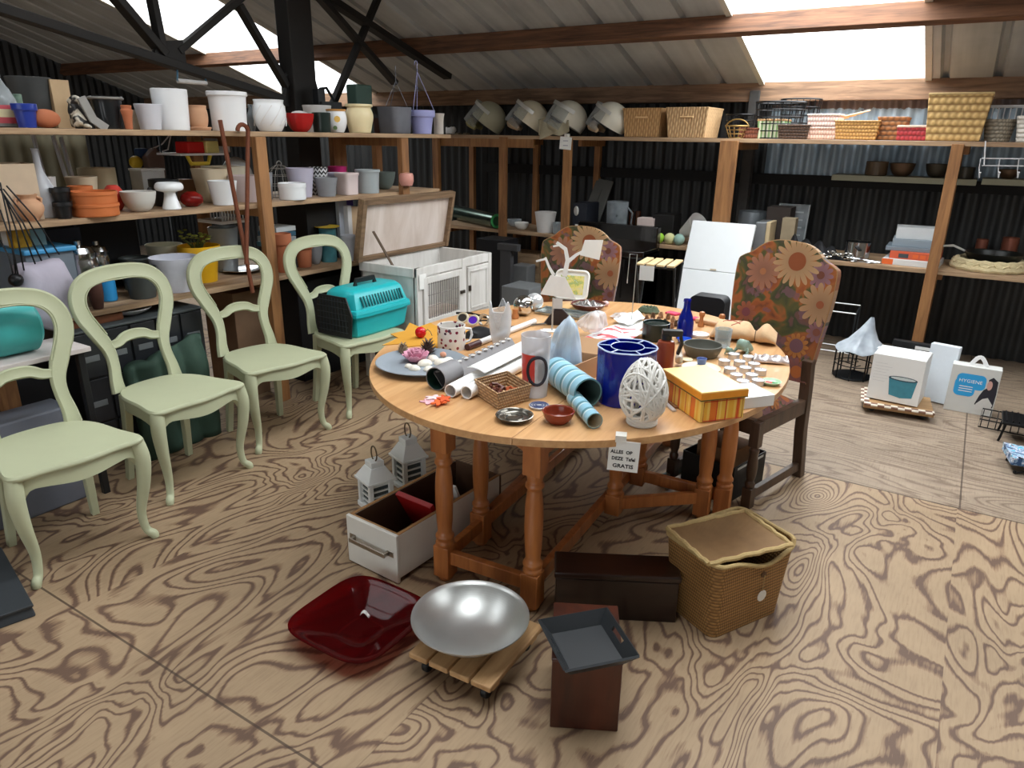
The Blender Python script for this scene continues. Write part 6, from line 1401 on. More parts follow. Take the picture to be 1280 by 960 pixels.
# ---- baskets on top
wk_tan = wicker('wicker_tan', (206, 164, 112), (160, 116, 70), 40, 90, vert=True); wk_pale = wicker('wicker_pale', (214, 180, 134), (160, 120, 80), 40, 90, vert=True)
wk_brn = wicker('wicker_brown', (126, 88, 58), (70, 46, 30), 110, 80); wk_gold = wicker('wicker_honey', (206, 160, 92), (140, 98, 50), 110, 80); wk_grey = wicker('wicker_grey', (160, 152, 136), (92, 86, 74), 100, 80)
wk_dark = wicker('wicker_dark', (84, 62, 48), (44, 32, 26), 110, 90); wk_red = wicker('woven_red', (190, 60, 66), (120, 36, 40), 90, 60); wk_white = wicker('wicker_white', (226, 222, 214), (150, 144, 132), 100, 70)
def basket_box(name, label, xl, xr, yt, mt, d=.10, dep=.34, tp=1.12, slot=False, shelf='BT', rimm=None, cat='basket', rz=0, yb=172):
    p = place((xl + xr) / 2, yb, shelf, d + dep / 2); p0 = at((xl + xr) / 2, yb, 1, BY + d); w = (xr - xl) / ppm(p0) / tp; h = hz(p0, (xl + xr) / 2, yt) - p.z
    t = thing(name, label, cat, p, rz)
    out = []
    def ring(s, z): return [(sx * (w / 2) * s, sy * (dep / 2) * s, z) for sx, sy in ((-1, -1), (1, -1), (1, 1), (-1, 1))]
    m = MB(); m.v = ring(1, 0) + ring(tp, h) + ring(tp * .95, h) + ring(.95, .012)
    for j in range(3):
        for k in range(4): m.f.append((j * 4 + k, j * 4 + (k + 1) % 4, j * 4 + 4 + (k + 1) % 4, j * 4 + 4 + k))
    m.f += [(3, 2, 1, 0), (12, 13, 14, 15)]; m.mi = [0] * len(m.f); m.build('basket_body', mt, t, smooth=0, bevel=.006)
    m = MB(); m.tube(ring(tp * .985, h), .008, 7, closed=True); m.build('rim', rimm or mt, t)
    if slot:
        m = MB(); y = -dep / 2 * (1 + (tp - 1) * .7) - .004; m.tube([(-w * .18, y, h * .7), (w * .18, y, h * .7)], .007, 7); m.build('handle', mat('pale_rod', (226, 190, 140), .6), t)
    return t, p, w, h
basket_box('wicker_box', 'tan wicker drawer basket, left one of the pair beside the helmets', 785, 836, 136, wk_tan, .10, .34, 1.12, True, yb=171)
basket_box('wicker_box', 'tan wicker drawer basket, right one of the pair with a pale side', 839, 893, 135, wk_pale, .06, .36, 1.14, True, yb=171)
def wire_round(name, label, xl, xr, yt, mt, d, nrings=4, spokes=14, tp=.75, shelf='BT', hoop=False, rad=.0035, rows=None, cat='basket'):
    p = place((xl + xr) / 2, 172, shelf, d); r = (xr - xl) / 2 / ppm(p); h = hz(p, (xl + xr) / 2, yt) - p.z
    t = thing(name, label, cat, p)
    for k in range(nrings):
        f = k / (nrings - 1); rr = r * (tp + (1 - tp) * f); m = MB(); m.tube([(rr * math.cos(2 * PI * j / 32), rr * math.sin(2 * PI * j / 32), h * f + rad) for j in range(32)], rad * (1.7 if f == 1 else 1), 6, closed=True); m.build('wire_ring', mt, t)
    m = MB()
    for k in range(spokes): a = 2 * PI * k / spokes; m.tube([(0, 0, rad), (r * tp * math.cos(a), r * tp * math.sin(a), rad), (r * math.cos(a), r * math.sin(a), h)], rad * .8, 5)
    m.build('wire_spokes', mt, t)
    if hoop: m = MB(); m.tube([(r * math.cos(R(a)), 0, h * .9 + r * .7 * math.sin(R(a))) for a in range(0, 181, 15)], rad * 1.6, 6); m.build('hoop_handle', mt, t)
    return t, p, r, h
bwm = mat('brass_wire', (150, 122, 70), .45, .6)
wire_round('wire_basket', 'small brass wire basket with hoop handle right of the wicker drawers', 906, 934, 158, bwm, .10, 4, 12, .6, hoop=True)
wire_round('wire_basket', 'dark wire basket behind the small brass hoop basket', 906, 940, 144, bw_, .40, 5, 16, .85)
wire_round('wire_basket', 'large round black wire basket, left one in front of the bright skylight', 942, 1000, 129, bw_, .26, 6, 20, .9, rad=.005)
wire_round('wire_basket', 'large oval black wire basket, right one in front of the galvanised sheet', 972, 1019, 125, bw_, .48, 6, 20, .85, rad=.004)
basket_box('low_basket', 'low red brown basket between the brass wire basket and the green striped one', 926, 950, 161, wicker('wicker_redbrown', (140, 82, 60), (84, 46, 34)), .10, .16, 1.08)
t = NT('green_stripes'); v = t.coord(); x, y, z = t.sep(v); f = t.math('FRACT', t.math('MULTIPLY', x, 34)); t.col(t.mix(t.math('GREATER_THAN', f, .5), lin((226, 232, 206)), lin((140, 180, 118)))); t.b.inputs['Roughness'].default_value = .7
basket_box('striped_basket', 'basket lined with green and white striped fabric on the back shelf top', 949, 982, 150, t.m, .12, .2, 1.1, rimm=wk_tan)
basket_box('low_basket', 'low dark brown basket right of the green striped basket', 975, 1013, 157, wk_dark, .06, .2, 1.12)
basket_box('low_basket', 'pink and white basket at the bottom of the stack with sticks', 1007, 1046, 160, wicker('wicker_pink', (226, 196, 180), (176, 132, 116)), .08, .2, 1.06)
tt, p, w, h = basket_box('low_basket', 'pink rimmed white basket on top of the pink and white basket', 1010, 1048, 160, wicker('wicker_pinkwhite', (232, 216, 204), (190, 140, 130)), .09, .19, 1.06); tt.location.z += h + .012
skm = mat('pale_stick', (222, 190, 150), .7)
for k in range(5):
    m = MB(); a = at(1012 + 4 * k, 156 - k, 1, BY + .22); b = at(1052 + 9 * k, 150 - 3 * k, 1, BY + .34); m.tube([a, b], .006, 6); tag(m.build('reed_stick', skm), ['lowest', 'second', 'third', 'fourth', 'topmost'][k] + ' of the pale reed sticks lying across the baskets', 'stick', 'reed sticks on the baskets')
basket_box('oval_basket', 'honey coloured woven basket in the middle of the right baskets', 1046, 1098, 152, wk_gold, .08, .24, 1.14)
basket_box('square_basket', 'brown mottled square basket right of the honey coloured basket', 1098, 1131, 147, wicker('wicker_mottled', (168, 112, 64), (86, 62, 44), 60, 60), .14, .24, 1.14)
basket_box('fabric_basket', 'low red fabric basket left of the tall seagrass basket', 1123, 1157, 158, wk_red, .05, .2, 1.06, rimm=mat('red_rim_cream', (220, 190, 170), .8))
basket_box('seagrass_basket', 'tall tapered seagrass basket near the right end of the back shelf', 1157, 1226, 117, wicker('seagrass', (212, 178, 116), (140, 104, 58), 55, 42, .75, 1.0), .04, .30, 1.18, cat='basket', rimm=rope)
# dish rack of white wire with wicker cylinders
p = place(1248, 174, 'BT', .32); w = 50 / ppm(p); h = hz(p, 1248, 133) - p.z
dk = thing('wire_dish_rack', 'white wire dish rack behind the grey wicker pot at the right end', 'rack', p)
m = MB()
for z in (.005, h): m.tube([(-w / 2, -.12, z), (w / 2, -.12, z), (w / 2, .12, z), (-w / 2, .12, z)], .006, 6, closed=True)
m.build('rack_frame', whm, dk)
m = MB()
for k in range(9): x = -w / 2 + w * k / 8; m.tube([(x, .12, 0), (x, .12, h)], .004, 5); m.tube([(x, -.12, 0), (x, .12, .0)], .004, 5)
m.tube([(-w / 2, -.12, 0), (-w / 2, .12, h)], .004, 5); m.tube([(w / 2, -.12, 0), (w / 2, .12, h)], .004, 5); m.build('rack_bars', whm, dk)
vessel('wicker_pot', 'grey brown wicker pot cover in front of the white wire dish rack', 'basket', 1228, 1264, 149, 174, 'taper', wk_grey, 'BT', .10)
vessel('wicker_pot', 'white wicker pot cover at the right picture edge on the back shelf', 'basket', 1268, 1304, 145, 175, 'taper', wk_white, 'BT', .08)
# ---- white wire hook rack under the top shelf and the two wall shelves
sgm = mat('sage_grey_board', (150, 150, 130), .6, 0, .05)
for k, (xl, xr, y, lb) in enumerate(((1040, 1221, 218, 'long grey green wall shelf board holding small brown pots'), (1228, 1330, 223, 'second grey green wall shelf board at the right picture edge'))):
    a, b = at(xl, y, 1, 6.44), at(xr, y + (0 if k else 8), 1, 6.44)
    zt_ = a.z; m = MB(); m.box(((a.x + b.x) / 2, 6.57, zt_ - .022), (b.x - a.x, .26, .044)); ws_ = tag(m.build('wall_shelf', sgm, smooth=0, bevel=.003), lb, 'shelf')
    for xx in (a.x + .15, b.x - .15): m = MB(); m.tube([(xx, 6.69, zt_ - .16), (xx, 6.69, zt_ - .044), (xx, 6.50, zt_ - .044)], .008, 6); m.build('bracket', dkp, ws_)
    WSZ = zt_ if k == 0 else WSZ
    if k: WS2 = zt_
clay = mat('dark_clay', (92, 76, 58), .5, 0, .2, 20); 
def onwall(name, label, cat, xl, xr, yt, z, kind, mt):
    p = at((xl + xr) / 2, 212, 1, 6.54); p.z = z; r = (xr - xl) / 2 / ppm(p); h = max(.03, hz(p, (xl + xr) / 2, yt) - z)
    return tag(vessel_mb(outline(kind), r, h, .005).build(name, mt, loc=p, smooth=45), label, cat, 'small pots on the wall shelf')
onwall('small_pot', 'dark brown pot, leftmost on the grey green wall shelf', 'pot', 1083, 1108, 202, WSZ, 'cyl', clay)
onwall('small_bowl', 'brown bowl second from the left on the grey green wall shelf', 'bowl', 1113, 1142, 204, WSZ, 'bowl', mat('bronze_bowl', (96, 74, 56), .35, .4))
onwall('small_bowl', 'dark metal bowl just left of the leaning post on the wall shelf', 'bowl', 1158, 1184, 205, WSZ, 'bowl', mat('dark_metal', (70, 66, 58), .35, .5))
onwall('small_dish', 'flat dark dish right of the post on the wall shelf', 'dish', 1196, 1218, 209, WSZ, 'low', mat('dark_metal', None))
onwall('small_bowl', 'little brown bowl on the right wall shelf behind the white hook rack', 'bowl', 1250, 1274, 212, WS2, 'bowl', mat('bronze_bowl', None))
hk = thing('hook_rack', 'white wire hook rack hanging under the back shelf at the right edge', 'rack', at(1250, 198, 1, BY - .03))
o_ = hk.location.copy(); m = MB(); g = lambda x_, y_: at(x_, y_, 1, BY - .035) - o_
for y_ in (198, 207): m.tube([g(1227, y_), g(1320, y_ + 1)], .004, 6)
m.tube([g(1232, 176), g(1230, 207)], 1, flat=(.012, .004)); m.tube([g(1300, 178), g(1300, 207)], .004, 6); m.build('rack_frame', whm, hk)
for k in range(4):
    x_ = 1224 + 24 * k; m = MB(); e = g(x_, 222); m.tube([g(x_ + 2, 198), g(x_, 210), e, e + Vector((0, -.03, .0)), e + Vector((0, -.035, .03))], .0035, 6); m.ball(e + Vector((0, -.035, .033)), .007, 8, 6); m.build('hook', whm, hk)
# ---- worktop shelf: left part
gr_ = thing('foil_roll', 'large silver green roll of foil lying on the back shelf, green core showing', 'roll', (0, 0, 0))
a, b = at(573, 283, 1, BY + .42), at(621, 289, 1, BY + .02); r = 9.5 / ppm(b); a.z = b.z = BM + r + .001
gr_.location = b; d = (a - b) * 1.2
t = NT('green_foil'); v = t.coord(); t.col(t.mix(t.noise(v, 5, 2), lin((86, 110, 100)), lin((120, 136, 126)))); t.b.inputs['Metallic'].default_value = .9; t.b.inputs['Roughness'].default_value = .22
dn = d.normalized(); m = MB(); m.tube([Vector((0, 0, 0)), d], r, 28); m.build('roll_body', t.m, gr_, smooth=50)
m = MB(); q = dn.to_track_quat('Z', 'Y').to_matrix(); m.lathe([(r * .62, .04), (r * .62, -.004), (r * .92, -.004), (r * .92, .0)], 28, (0, 0, 0), q); m.build('green_core', mat('core_green', (54, 150, 84), .4), gr_); m = MB(); m.lathe([(0, -.001), (r * .62, -.001)], 28, (0, 0, 0), q); m.build('core_hole', mat('core_dark_green', (22, 70, 42), .6), gr_)
vessel('flower_pot', 'pale grey white pot alone on the back worktop shelf', 'pot', 668, 695, 265, 289, 'taper', wmat, 'BM', .10, wall=.006)
vessel('paper_bowl', 'small white bowl left of the pale pot on the back shelf', 'bowl', 643, 661, 278, 289, 'bowl', paper, 'BM', .14)
vessel('glass_bowl', 'small clear glass bowl behind the white bowl on the back shelf', 'bowl', 634, 652, 274, 287, 'bowl', glass('clear_glass', None), 'BM', .3, group=False)
vessel('glass_jar', 'short clear glass jar right of the pale pot', 'jar', 691, 704, 278, 290, 'cyl', glass('clear_glass', None), 'BM', .08, group=False)
for k, (a, b, lb) in enumerate((((732, 258), (752, 224), 'grey board leaning above the dark binder, left one'), ((745, 258), (762, 226), 'grey board leaning above the dark binder, right one'))):
    q0, q1 = at(*a, 1, BY + .46), at(*b, 1, BY + .60); q0.z = max(BM + .0, q0.z - .15); m = MB(); m.tube([q0, q1], 1, flat=(.045, .008), up=(0, 1, 0)); tag(m.build('grey_board', mat('grey_lath', (92, 92, 88), .7), smooth=0), lb, 'board', 'boards leaning at the back wall')
o, p, w, h = cuboid('ring_binder', 'dark blue ring binder with a white label on the back shelf', 'binder', 722, 741, 253, 284, mat('binder_navy', (34, 38, 48), .6), 'BM', .3, .26)
m = MB(); m.box((-.01, -.132, h * .25), (w * .45, .003, h * .14)); m.build('binder_label', paper, o, smooth=0); m = MB(); m.ball((-w * .25, -.132, h * .75), (w * .18, .006, h * .16), 10, 6); m.build('binder_ring', bandm, o)
o, p, r, h = vessel('glass_jug', 'clear glass jug with a white label on the back shelf', 'jug', 757, 784, 252, 284, 'steep', glass('jug_glass', (190, 198, 204), .06, .35), 'BM', .26, wall=.006, group=False)
m = MB(); m.tube([(r, 0, h * .85), (r * 1.5, 0, h * .7), (r * 1.4, 0, h * .35), (r * .95, 0, h * .2)], .008, 8); m.build('handle', glass('jug_glass', None), o)
m = MB(); m.box((-r * .2, -r * .93, h * .18), (r * .7, .004, h * .26)); m.build('jug_label', paper, o, smooth=0)
for k, (xl, xr) in enumerate(((785, 792), (793, 800))): vessel('brown_bottle', ['left', 'right'][k] + ' one of two little brown bottles behind the lime disc', 'bottle', xl, xr, 264, 283, 'cyl', mat('brown_bottle_glass', (62, 34, 22), .2), 'BM', .34, group='little brown bottles')
p = at(791, 285, 1, BY + .1); p.z = BM; m = MB(); m.lathe([(0, 0), (.075, 0), (.085, .008), (.08, .018), (0, .018)], 24); tag(m.build('lime_disc', mat('lime_plastic', (122, 200, 50), .4), loc=(p.x, p.y, BM)), 'flat lime green plastic lid on the back shelf', 'plastic disc')
cuboid('pink_box', 'small pink and white box right of the lime green lid', 'box', 798, 819, 272, 288, mat('pink_white_box', (214, 196, 192), .6, 0, .1), 'BM', .2, .12)
cuboid('black_speaker', 'small black loudspeaker behind the coloured balls', 'speaker', 818, 846, 267, 294, mat('black_speaker', None), 'BM', .28, .2, bevel=.01)
for nm, lb, xc, r_, rgb, y in (('lime_ball', 'lime green ball, leftmost of the three balls on the back shelf', 824, 6.5, (150, 200, 60), 0), ('yellow_ball', 'pale yellow tennis ball in the middle of the three balls', 837, 7, (206, 204, 150), 0), ('mint_ball', 'mint and pink ball, rightmost of the three balls on the shelf', 849, 7, (150, 184, 172), 0)):
    p = at(xc, 298, 1, BY + .06); r = r_ / ppm(p); m = MB(); m.ball((0, 0, r), r, 20, 14); tag(m.build(nm, mat(nm, rgb, .7, 0, .1, 12), loc=(p.x, p.y, BM)), lb, 'ball', 'balls on the back shelf')
p = at(864, 285, 1, BY + .16); p.z = BM; r = 12 / ppm(p)
m = MB(); m.lathe([(r * .55, -.10), (r * 1.25, .10), (r * 1.22, .10), (r * .52, -.10)], 28, (0, 0, r * 1.6), Matrix.Rotation(R(58), 3, 'Y') @ Matrix.Rotation(R(20), 3, 'X')); tag(m.build('lamp_shade', wmat, loc=p), 'white conical lampshade tipped over by the white board', 'lampshade')
# black stove in front
ya = 5.56; a, b = at(700, 300, 1, ya), at(803, 300, 1, ya)
sv = thing('black_stove', 'glossy black stove with a bowed front standing before the back shelf', 'stove', ((a.x + b.x) / 2, ya + .22, 0))
gb = mat('gloss_black', (12, 12, 13), .12, 0, .2, 5, coat=.6); w = b.x - a.x; zt_ = hz((b.x, ya + .3, 0), 810, 286); zf = hz((sv.location.x, ya - .05, 0), 770, 312)
boxm('stove_body', (0, .02, zf / 2 - .01), (w, .36, zf - .02), gb, sv, bevel=.01); boxm('back_splash', (0, .15, (zt_ + zf) / 2), (w, .08, zt_ - zf + .02), gb, sv, bevel=.008)
m = MB(); out = [(-w / 2, .16)] + [(-w / 2 + w * k / 20, -.17 - .09 * math.sin(PI * k / 20)) for k in range(21)] + [(w / 2, .16)]; m.prism(out, zf - .05, zf); m.build('hob_top', gb, sv, smooth=30, bevel=.006)
m = MB(); m.prism([(x, y + .02) for x, y in out], .06, zf - .07); m.build('bowed_front', gb, sv, smooth=30)
# folding stool with slats
sy = 4.75; zc = hz((at(825, 328, 1, sy).x, sy, 0), 825, 328)
st2 = thing('slatted_stool', 'small black folding stool with four pale wooden slats and a price paper', 'stool', (at(825, 328, 1, sy).x, sy, 0), R(8))
slat_m = wood('pale_slat', (222, 196, 150), (188, 160, 112), 5, 'Y', .6)
for k in range(4): boxm('seat_slat', (-.105 + .07 * k, 0, zc), (.052, .30, .014), slat_m, st2)
for s in (-1, 1):
    for d_ in (-1, 1): m = MB(); m.tube([(s * .13, d_ * .15, 0), (s * .13, -d_ * .13, zc - .02)], .009, 6); m.build('leg', dkp, st2)
    m = MB(); m.tube([(-.14, s * .13, zc - .015), (.14, s * .13, zc - .015)], .009, 6); m.build('seat_rail', dkp, st2)
m = MB(); m.box((-.05, -.158, zc - .055), (.10, .003, .10)); m.build('price_paper', paper, st2, smooth=0)
# white board leaning on the post
tl, tr = at(868, 274, 1, BY - .06), at(946, 283, 1, BY - .06); zt_ = (tl.z + tr.z) / 2
wbt = thing('white_board', 'tall white folded board leaning against the middle shelf post', 'board', ((tl.x + tr.x) / 2, BY - .50, 0)); o_ = wbt.location
bw2 = tr.x - tl.x; tilt = math.atan2(.42, zt_); Mt = Matrix.Rotation(-tilt, 3, 'X'); Hb2 = math.hypot(.42, zt_)
for nm, z0, z1 in (('lower_panel', .006, Hb2 * .62), ('upper_panel', Hb2 * .622, Hb2)):
    m = MB(); m.box((0, 0, (z0 + z1) / 2), (bw2, .03, z1 - z0)); m.v = [tuple(Mt @ Vector(v_)) for v_ in m.v]; m.build(nm, mat('board_white', (222, 226, 228), .5, 0, .02), wbt, smooth=0, bevel=.004)
m = MB(); m.box((.0, -.018, Hb2 * .632), (.05, .004, .012)); m.v = [tuple(Mt @ Vector(v_)) for v_ in m.v]; m.build('tape_mark', mat('tape_tan', (178, 164, 140), .7), wbt, smooth=0)
# black case behind the table end
a, b = at(863, 368, 1, 4.15), at(907, 378, 1, 4.15)
hc_ = a.z; m = MB(); m.prism(rr2(-(b.x - a.x) / 2, (b.x - a.x) / 2, 0, hc_, .04), -.06, .06, Matrix(((1, 0, 0), (0, 0, 1), (0, 1, 0)))); tag(m.build('black_suitcase', mat('black_case', None), loc=((a.x + b.x) / 2, 4.2, 0), smooth=40), 'black suitcase standing behind the table in front of the white board', 'suitcase')
# ---- worktop shelf: right of the middle post
vessel('round_tin', 'grey round tin behind the white board on the back shelf', 'tin', 921, 956, 264, 296, 'cyl', mat('tin_grey', (132, 140, 146), .35, .6), 'BM', .42)
o, p, w, h = cuboid('toaster', 'silver and black toaster standing right of the white board', 'toaster', 945, 962, 276, 306, mat('toaster_silver', (150, 154, 158), .3, .6), 'BM', .16, .2, bevel=.01)
m = MB(); m.box((w * .45, -.01, h / 2), (w * .3, .21, h * 1.02)); m.build('end_panel', mat('toaster_cream', (196, 176, 140), .5), o, smooth=0, bevel=.006)
cuboid('dark_box', 'dark brown box behind the silver toaster', 'box', 957, 985, 258, 306, mat('dark_card', None), 'BM', .38, .2)
cuboid('cream_box', 'narrow cream striped box in front of the dark brown box', 'box', 976, 992, 272, 304, mat('cream_stripe', (150, 136, 112), .6, 0, .3, 14), 'BM', .22, .1)
p = place(992, 296, 'BM', .40); a = at(975, 254, 1, BY + .5); b = at(1012, 256, 1, BY + .5); hh_ = a.z - BM; w = b.x - a.x
rt = thing('clear_rack', 'pale see-through plastic tray standing upright on the back shelf', 'tray', ((a.x + b.x) / 2, BY + .46, BM), rot=(R(-8), 0, 0))
m = MB(); m.box((0, 0, hh_ / 2), (w, .012, hh_)); m.build('tray_plate', glass('frosted_plastic', (150, 156, 160), .3, .6), rt, smooth=0)
m = MB(); m.tube([(-w / 2, 0, 0), (w / 2, 0, 0), (w / 2, 0, hh_), (-w / 2, 0, hh_)], .009, 6, closed=True); m.build('tray_rim', mat('rim_clear', (168, 174, 176), .3), rt)
m = MB()
for k in range(5): m.box((0, -.009, hh_ * (.15 + .17 * k)), (w * .7, .004, .012))
m.build('tray_ridges', mat('rim_clear', None), rt, smooth=0)
# black cloth and chains
bc = mat('black_cloth', (22, 22, 25), .75, 0, .2, 12)
p = place(1000, 318, 'BM', .16); a = at(977, 314, 1, BY + .14); b = at(1062, 324, 1, BY + .14); L_ = b.x - a.x
m = MB()
m.grid(lambda u, w: (L_ * (u - .5), .26 * (w - .5), max(.0, (.10 * math.sin(PI * min(1, u * 1.15 + .02)) ** .5 + .05 * math.exp(-((u - .16) / .1) ** 2)) * math.sin(PI * w) ** .7 * (1 + .3 * math.sin(u * 31 + w * 7)))), 40, 14)
tag(m.build('black_cloth', bc, loc=((a.x + b.x) / 2, BY + .17, BM + .002), fix=False), 'heap of crumpled black cloth on the back shelf behind the floral chair', 'cloth')
chm = mat('chain_steel', (190, 188, 180), .25, .9)
for j, (x0, x1, y_, lb) in enumerate(((1000, 1030, 318, 'left heap of silver chain lying on the black cloth edge'), (1034, 1064, 318, 'right heap of silver chain beside the small pan'))):
    m = MB(); a = at(x0, y_, 1, BY + .03); b = at(x1, y_ + 4, 1, BY + .03)
    for k in range(16):
        f = k / 15; c_ = Vector((a.x + (b.x - a.x) * f, BY + .045 + .02 * math.sin(k * 2.3), BM + .018 + .02 * abs(math.sin(k * 1.7)) * (1 + j))); rot = Matrix.Rotation(k * 1.1, 3, 'Z') @ Matrix.Rotation(1.0 * (k % 2), 3, 'X')
        m.tube([c_ + rot @ Vector((.020 * math.cos(q), .012 * math.sin(q), 0)) for q in [2 * PI * i / 10 for i in range(10)]], .004, 5, closed=True)
    tag(m.build('silver_chain', chm), lb, 'chain', 'silver chains on the back shelf', 'thing')
o, p, r, h = vessel('steel_pan', 'small steel saucepan with black knob on the back shelf', 'saucepan', 1055, 1084, 302, 325, 'cyl', stl, 'BM', .14, wall=.003, group=False)
m = MB(); m.tube([(0, -r, h * .8), (r * .5, -r * 2.6, h * .75)], 1, flat=(.012, .006)); m.build('handle', dkp, o)
m = MB(); a, b = at(1058, 322, 1, BY + .04), at(1100, 328, 1, BY + .04); a.z = BM + .03; b.z = BM + .012; m.tube([a, a.lerp(b, .5), b], [.004, .007, .009], 8); tag(m.build('steel_ladle', stl), 'long steel ladle handle lying before the saucepan', 'ladle')
for k, (x, lb) in enumerate(((1066, 'flat steel spoon at the shelf edge below the ladle'), (1086, 'second flat steel spoon at the shelf edge by the game boxes'))):
    p = at(x, 330, 1, BY + .03); m = MB(); m.ball((0, 0, .006), (.03, .018, .005), 14, 8); m.tube([(.02, 0, .006), (.09, .01, .006)], .003, 6); tag(m.build('spoon', stl, loc=(p.x, p.y, BM)), lb, 'spoon', 'steel spoons')
# game boxes
gbx = [('wide white and orange game box, lowest of the stack', 1105, 1178, .045, .34, (214, 214, 214), 0), ('flat red and white game box with coloured letters, second of the stack', 1112, 1176, .055, .30, (206, 92, 60), .02), ('flat grey blue game box, third of the stack', 1104, 1174, .03, .30, (120, 132, 142), -.02), ('pale grey blue box, upper part of the stack', 1110, 1172, .055, .26, (140, 152, 162), .01), ('white box lid standing tilted at the top of the stack', 1112, 1172, .085, .22, (206, 210, 212), 0)]
z = BM
for k, (lb, xl, xr, h, dp, rgb, dx) in enumerate(gbx):
    a, b = at(xl, 320, 1, BY + .08), at(xr, 320, 1, BY + .08); w = b.x - a.x
    m = MB(); m.box((0, 0, h / 2), (w, dp, h)); o = tag(m.build('game_box', mat('game_card_%d' % k, rgb, .5, 0, .04), loc=((a.x + b.x) / 2, BY + .06 + dp / 2 + .03 * k, z), rz=R(-3 + 2 * k), smooth=0, bevel=.003), lb, 'box', 'stacked board games'); z += h + .0005
    if k == 1:
        m = MB(); m.box((-w * .22, -dp / 2 - .001, h * .45), (w * .2, .002, h * .55)); m.build('photo_print', mat('print_dark_grey', (62, 70, 74), .5), o, smooth=0)
        for j in range(3): m = MB(); m.box((w * (.02 + .15 * j), -dp / 2 - .001, h * .45), (w * .11, .002, h * .5)); m.build('colour_print', mat('print_orange', (222, 104, 48), .5), o, smooth=0)
    if k == 0: m = MB(); m.box((-w * .40, -dp / 2 - .001, h * .5), (w * .2, .002, h * .9)); m.build('orange_corner', mat('print_orange', (222, 104, 48), .5), o, smooth=0)
# pans, straw ring, copper cups
p = place(1234, 338, 'BM', .30); r = 39 / ppm(p)
m = MB()
for k in range(3): m.tube([((r - .012 * k) * math.cos(2 * PI * j / 48), (r - .012 * k) * math.sin(2 * PI * j / 48), .02 + .02 * k + .004 * math.sin(j * 4.3 + k)) for j in range(48)], .022, 8, closed=True)
m.tube([((r + .004) * math.cos(2 * PI * j / 48 * 1.0), (r + .004) * math.sin(2 * PI * j / 48), .04 + .028 * math.sin(j * 2.1)) for j in range(48)], .008, 5, closed=True)
tag(m.build('straw_ring', mat('straw', (206, 190, 150), .9, 0, .25, 60, .6), loc=(p.x, p.y, BM)), 'pale straw wreath ring under the black frying pan', 'wreath')
o = vessel_mb([(.80, 0), (.86, .05), (1, 1)], r * .82, .055, .004, 36).build('frying_pan', mat('pan_black', (26, 28, 26), .35, .2), loc=(p.x + .02, p.y + .02, BM + .066), smooth=45); tag(o, 'black frying pan lying in the straw wreath ring', 'frying pan')
m = MB(); m.tube([(-r * .8, 0, .05), (-r * 1.15, -.02, .085), (-r * 1.75, -.04, .07)], [1, 1.1, .8], flat=(.014, .007)); m.build('handle', mat('handle_white', (196, 196, 190), .4), o, smooth=0, bevel=.003)
m = MB(); m.tube([(r * .8, 0, .05), (r * 1.2, -.03, .05)], 1, flat=(.012, .006)); m.build('grip', stl, o, smooth=0)
cop = mat('dull_copper', (130, 78, 62), .4, .5, .15)
vessel('copper_cup', 'dull copper cup left behind the frying pan', 'cup', 1217, 1230, 299, 322, 'cyl', cop, 'BM', .6); vessel('copper_cup', 'dull copper cup right behind the frying pan', 'cup', 1249, 1267, 297, 324, 'cyl', cop, 'BM', .6)
spread_out()
# ---- under the back worktop: crates and bins in shadow between the posts
a, b = at(606, 340, 1, 5.72), at(628, 340, 1, 5.72); zt_ = hz((a.x, 5.72, 0), 616, 299)
m = MB(); m.box((0, .14, zt_ / 2), (b.x - a.x + .10, .28, zt_)); tag(m.build('black_cabinet', mat('black_case', None), loc=((a.x + b.x) / 2 - .05, 5.72, 0), smooth=0, bevel=.005), 'black cabinet under the foil roll right of the hutch', 'cabinet')
a, b = at(627, 340, 1, 5.62), at(640, 340, 1, 5.62); zt_ = hz((a.x, 5.62, 0), 633, 304)
m = MB(); m.box((0, 0, zt_ / 2), (b.x - a.x, .06, zt_)); m.box((.02, 0, zt_ - .03), (b.x - a.x + .10, .07, .06)); tag(m.build('grey_stand', mat('grey_stand', (70, 70, 72), .6), loc=((a.x + b.x) / 2, 5.62, 0), smooth=0, bevel=.003), 'dark grey upright stand between the black cabinet and the far floral chair', 'stand')
a, b = at(636, 330, 1, 6.1), at(672, 330, 1, 6.1); zb = hz((a.x, 6.1, 0), 655, 346); zt_ = hz((a.x, 6.1, 0), 655, 315)
fr_ = thing('wooden_crate', 'honey coloured wooden crate under the back worktop left of the floral chair', 'crate', ((a.x + b.x) / 2, 6.22, 0))
hz_ = zt_; 
for c_, d in (((0, -.12, zt_ - .06), (b.x - a.x, .02, .12)), ((0, .12, zt_ - .06), (b.x - a.x, .02, .12)), (((b.x - a.x) / 2, 0, zt_ - .06), (.02, .24, .12)), ((-(b.x - a.x) / 2, 0, zt_ - .06), (.02, .24, .12)), ((0, 0, .01), (b.x - a.x, .24, .02))): boxm('crate_side', c_, d, shwx, fr_)
for sx in (-1, 1): boxm('crate_leg', (sx * ((b.x - a.x) / 2 - .02), 0, (zt_ - .12) / 2), (.04, .2, zt_ - .12), shwx, fr_)
p = at(656, 350, 1, 6.0); m = MB(); w = 22 / ppm(p); zz = hz(p, 656, 330); m.box((0, 0, zz / 2), (w, .16, zz)); tag(m.build('clear_tub', mat('tub_grey', (132, 134, 136), .35, 0, .2, 14), loc=(p.x, 5.98, 0), smooth=0, bevel=.01), 'grey plastic tub in front of the honey coloured wooden crate', 'tub')
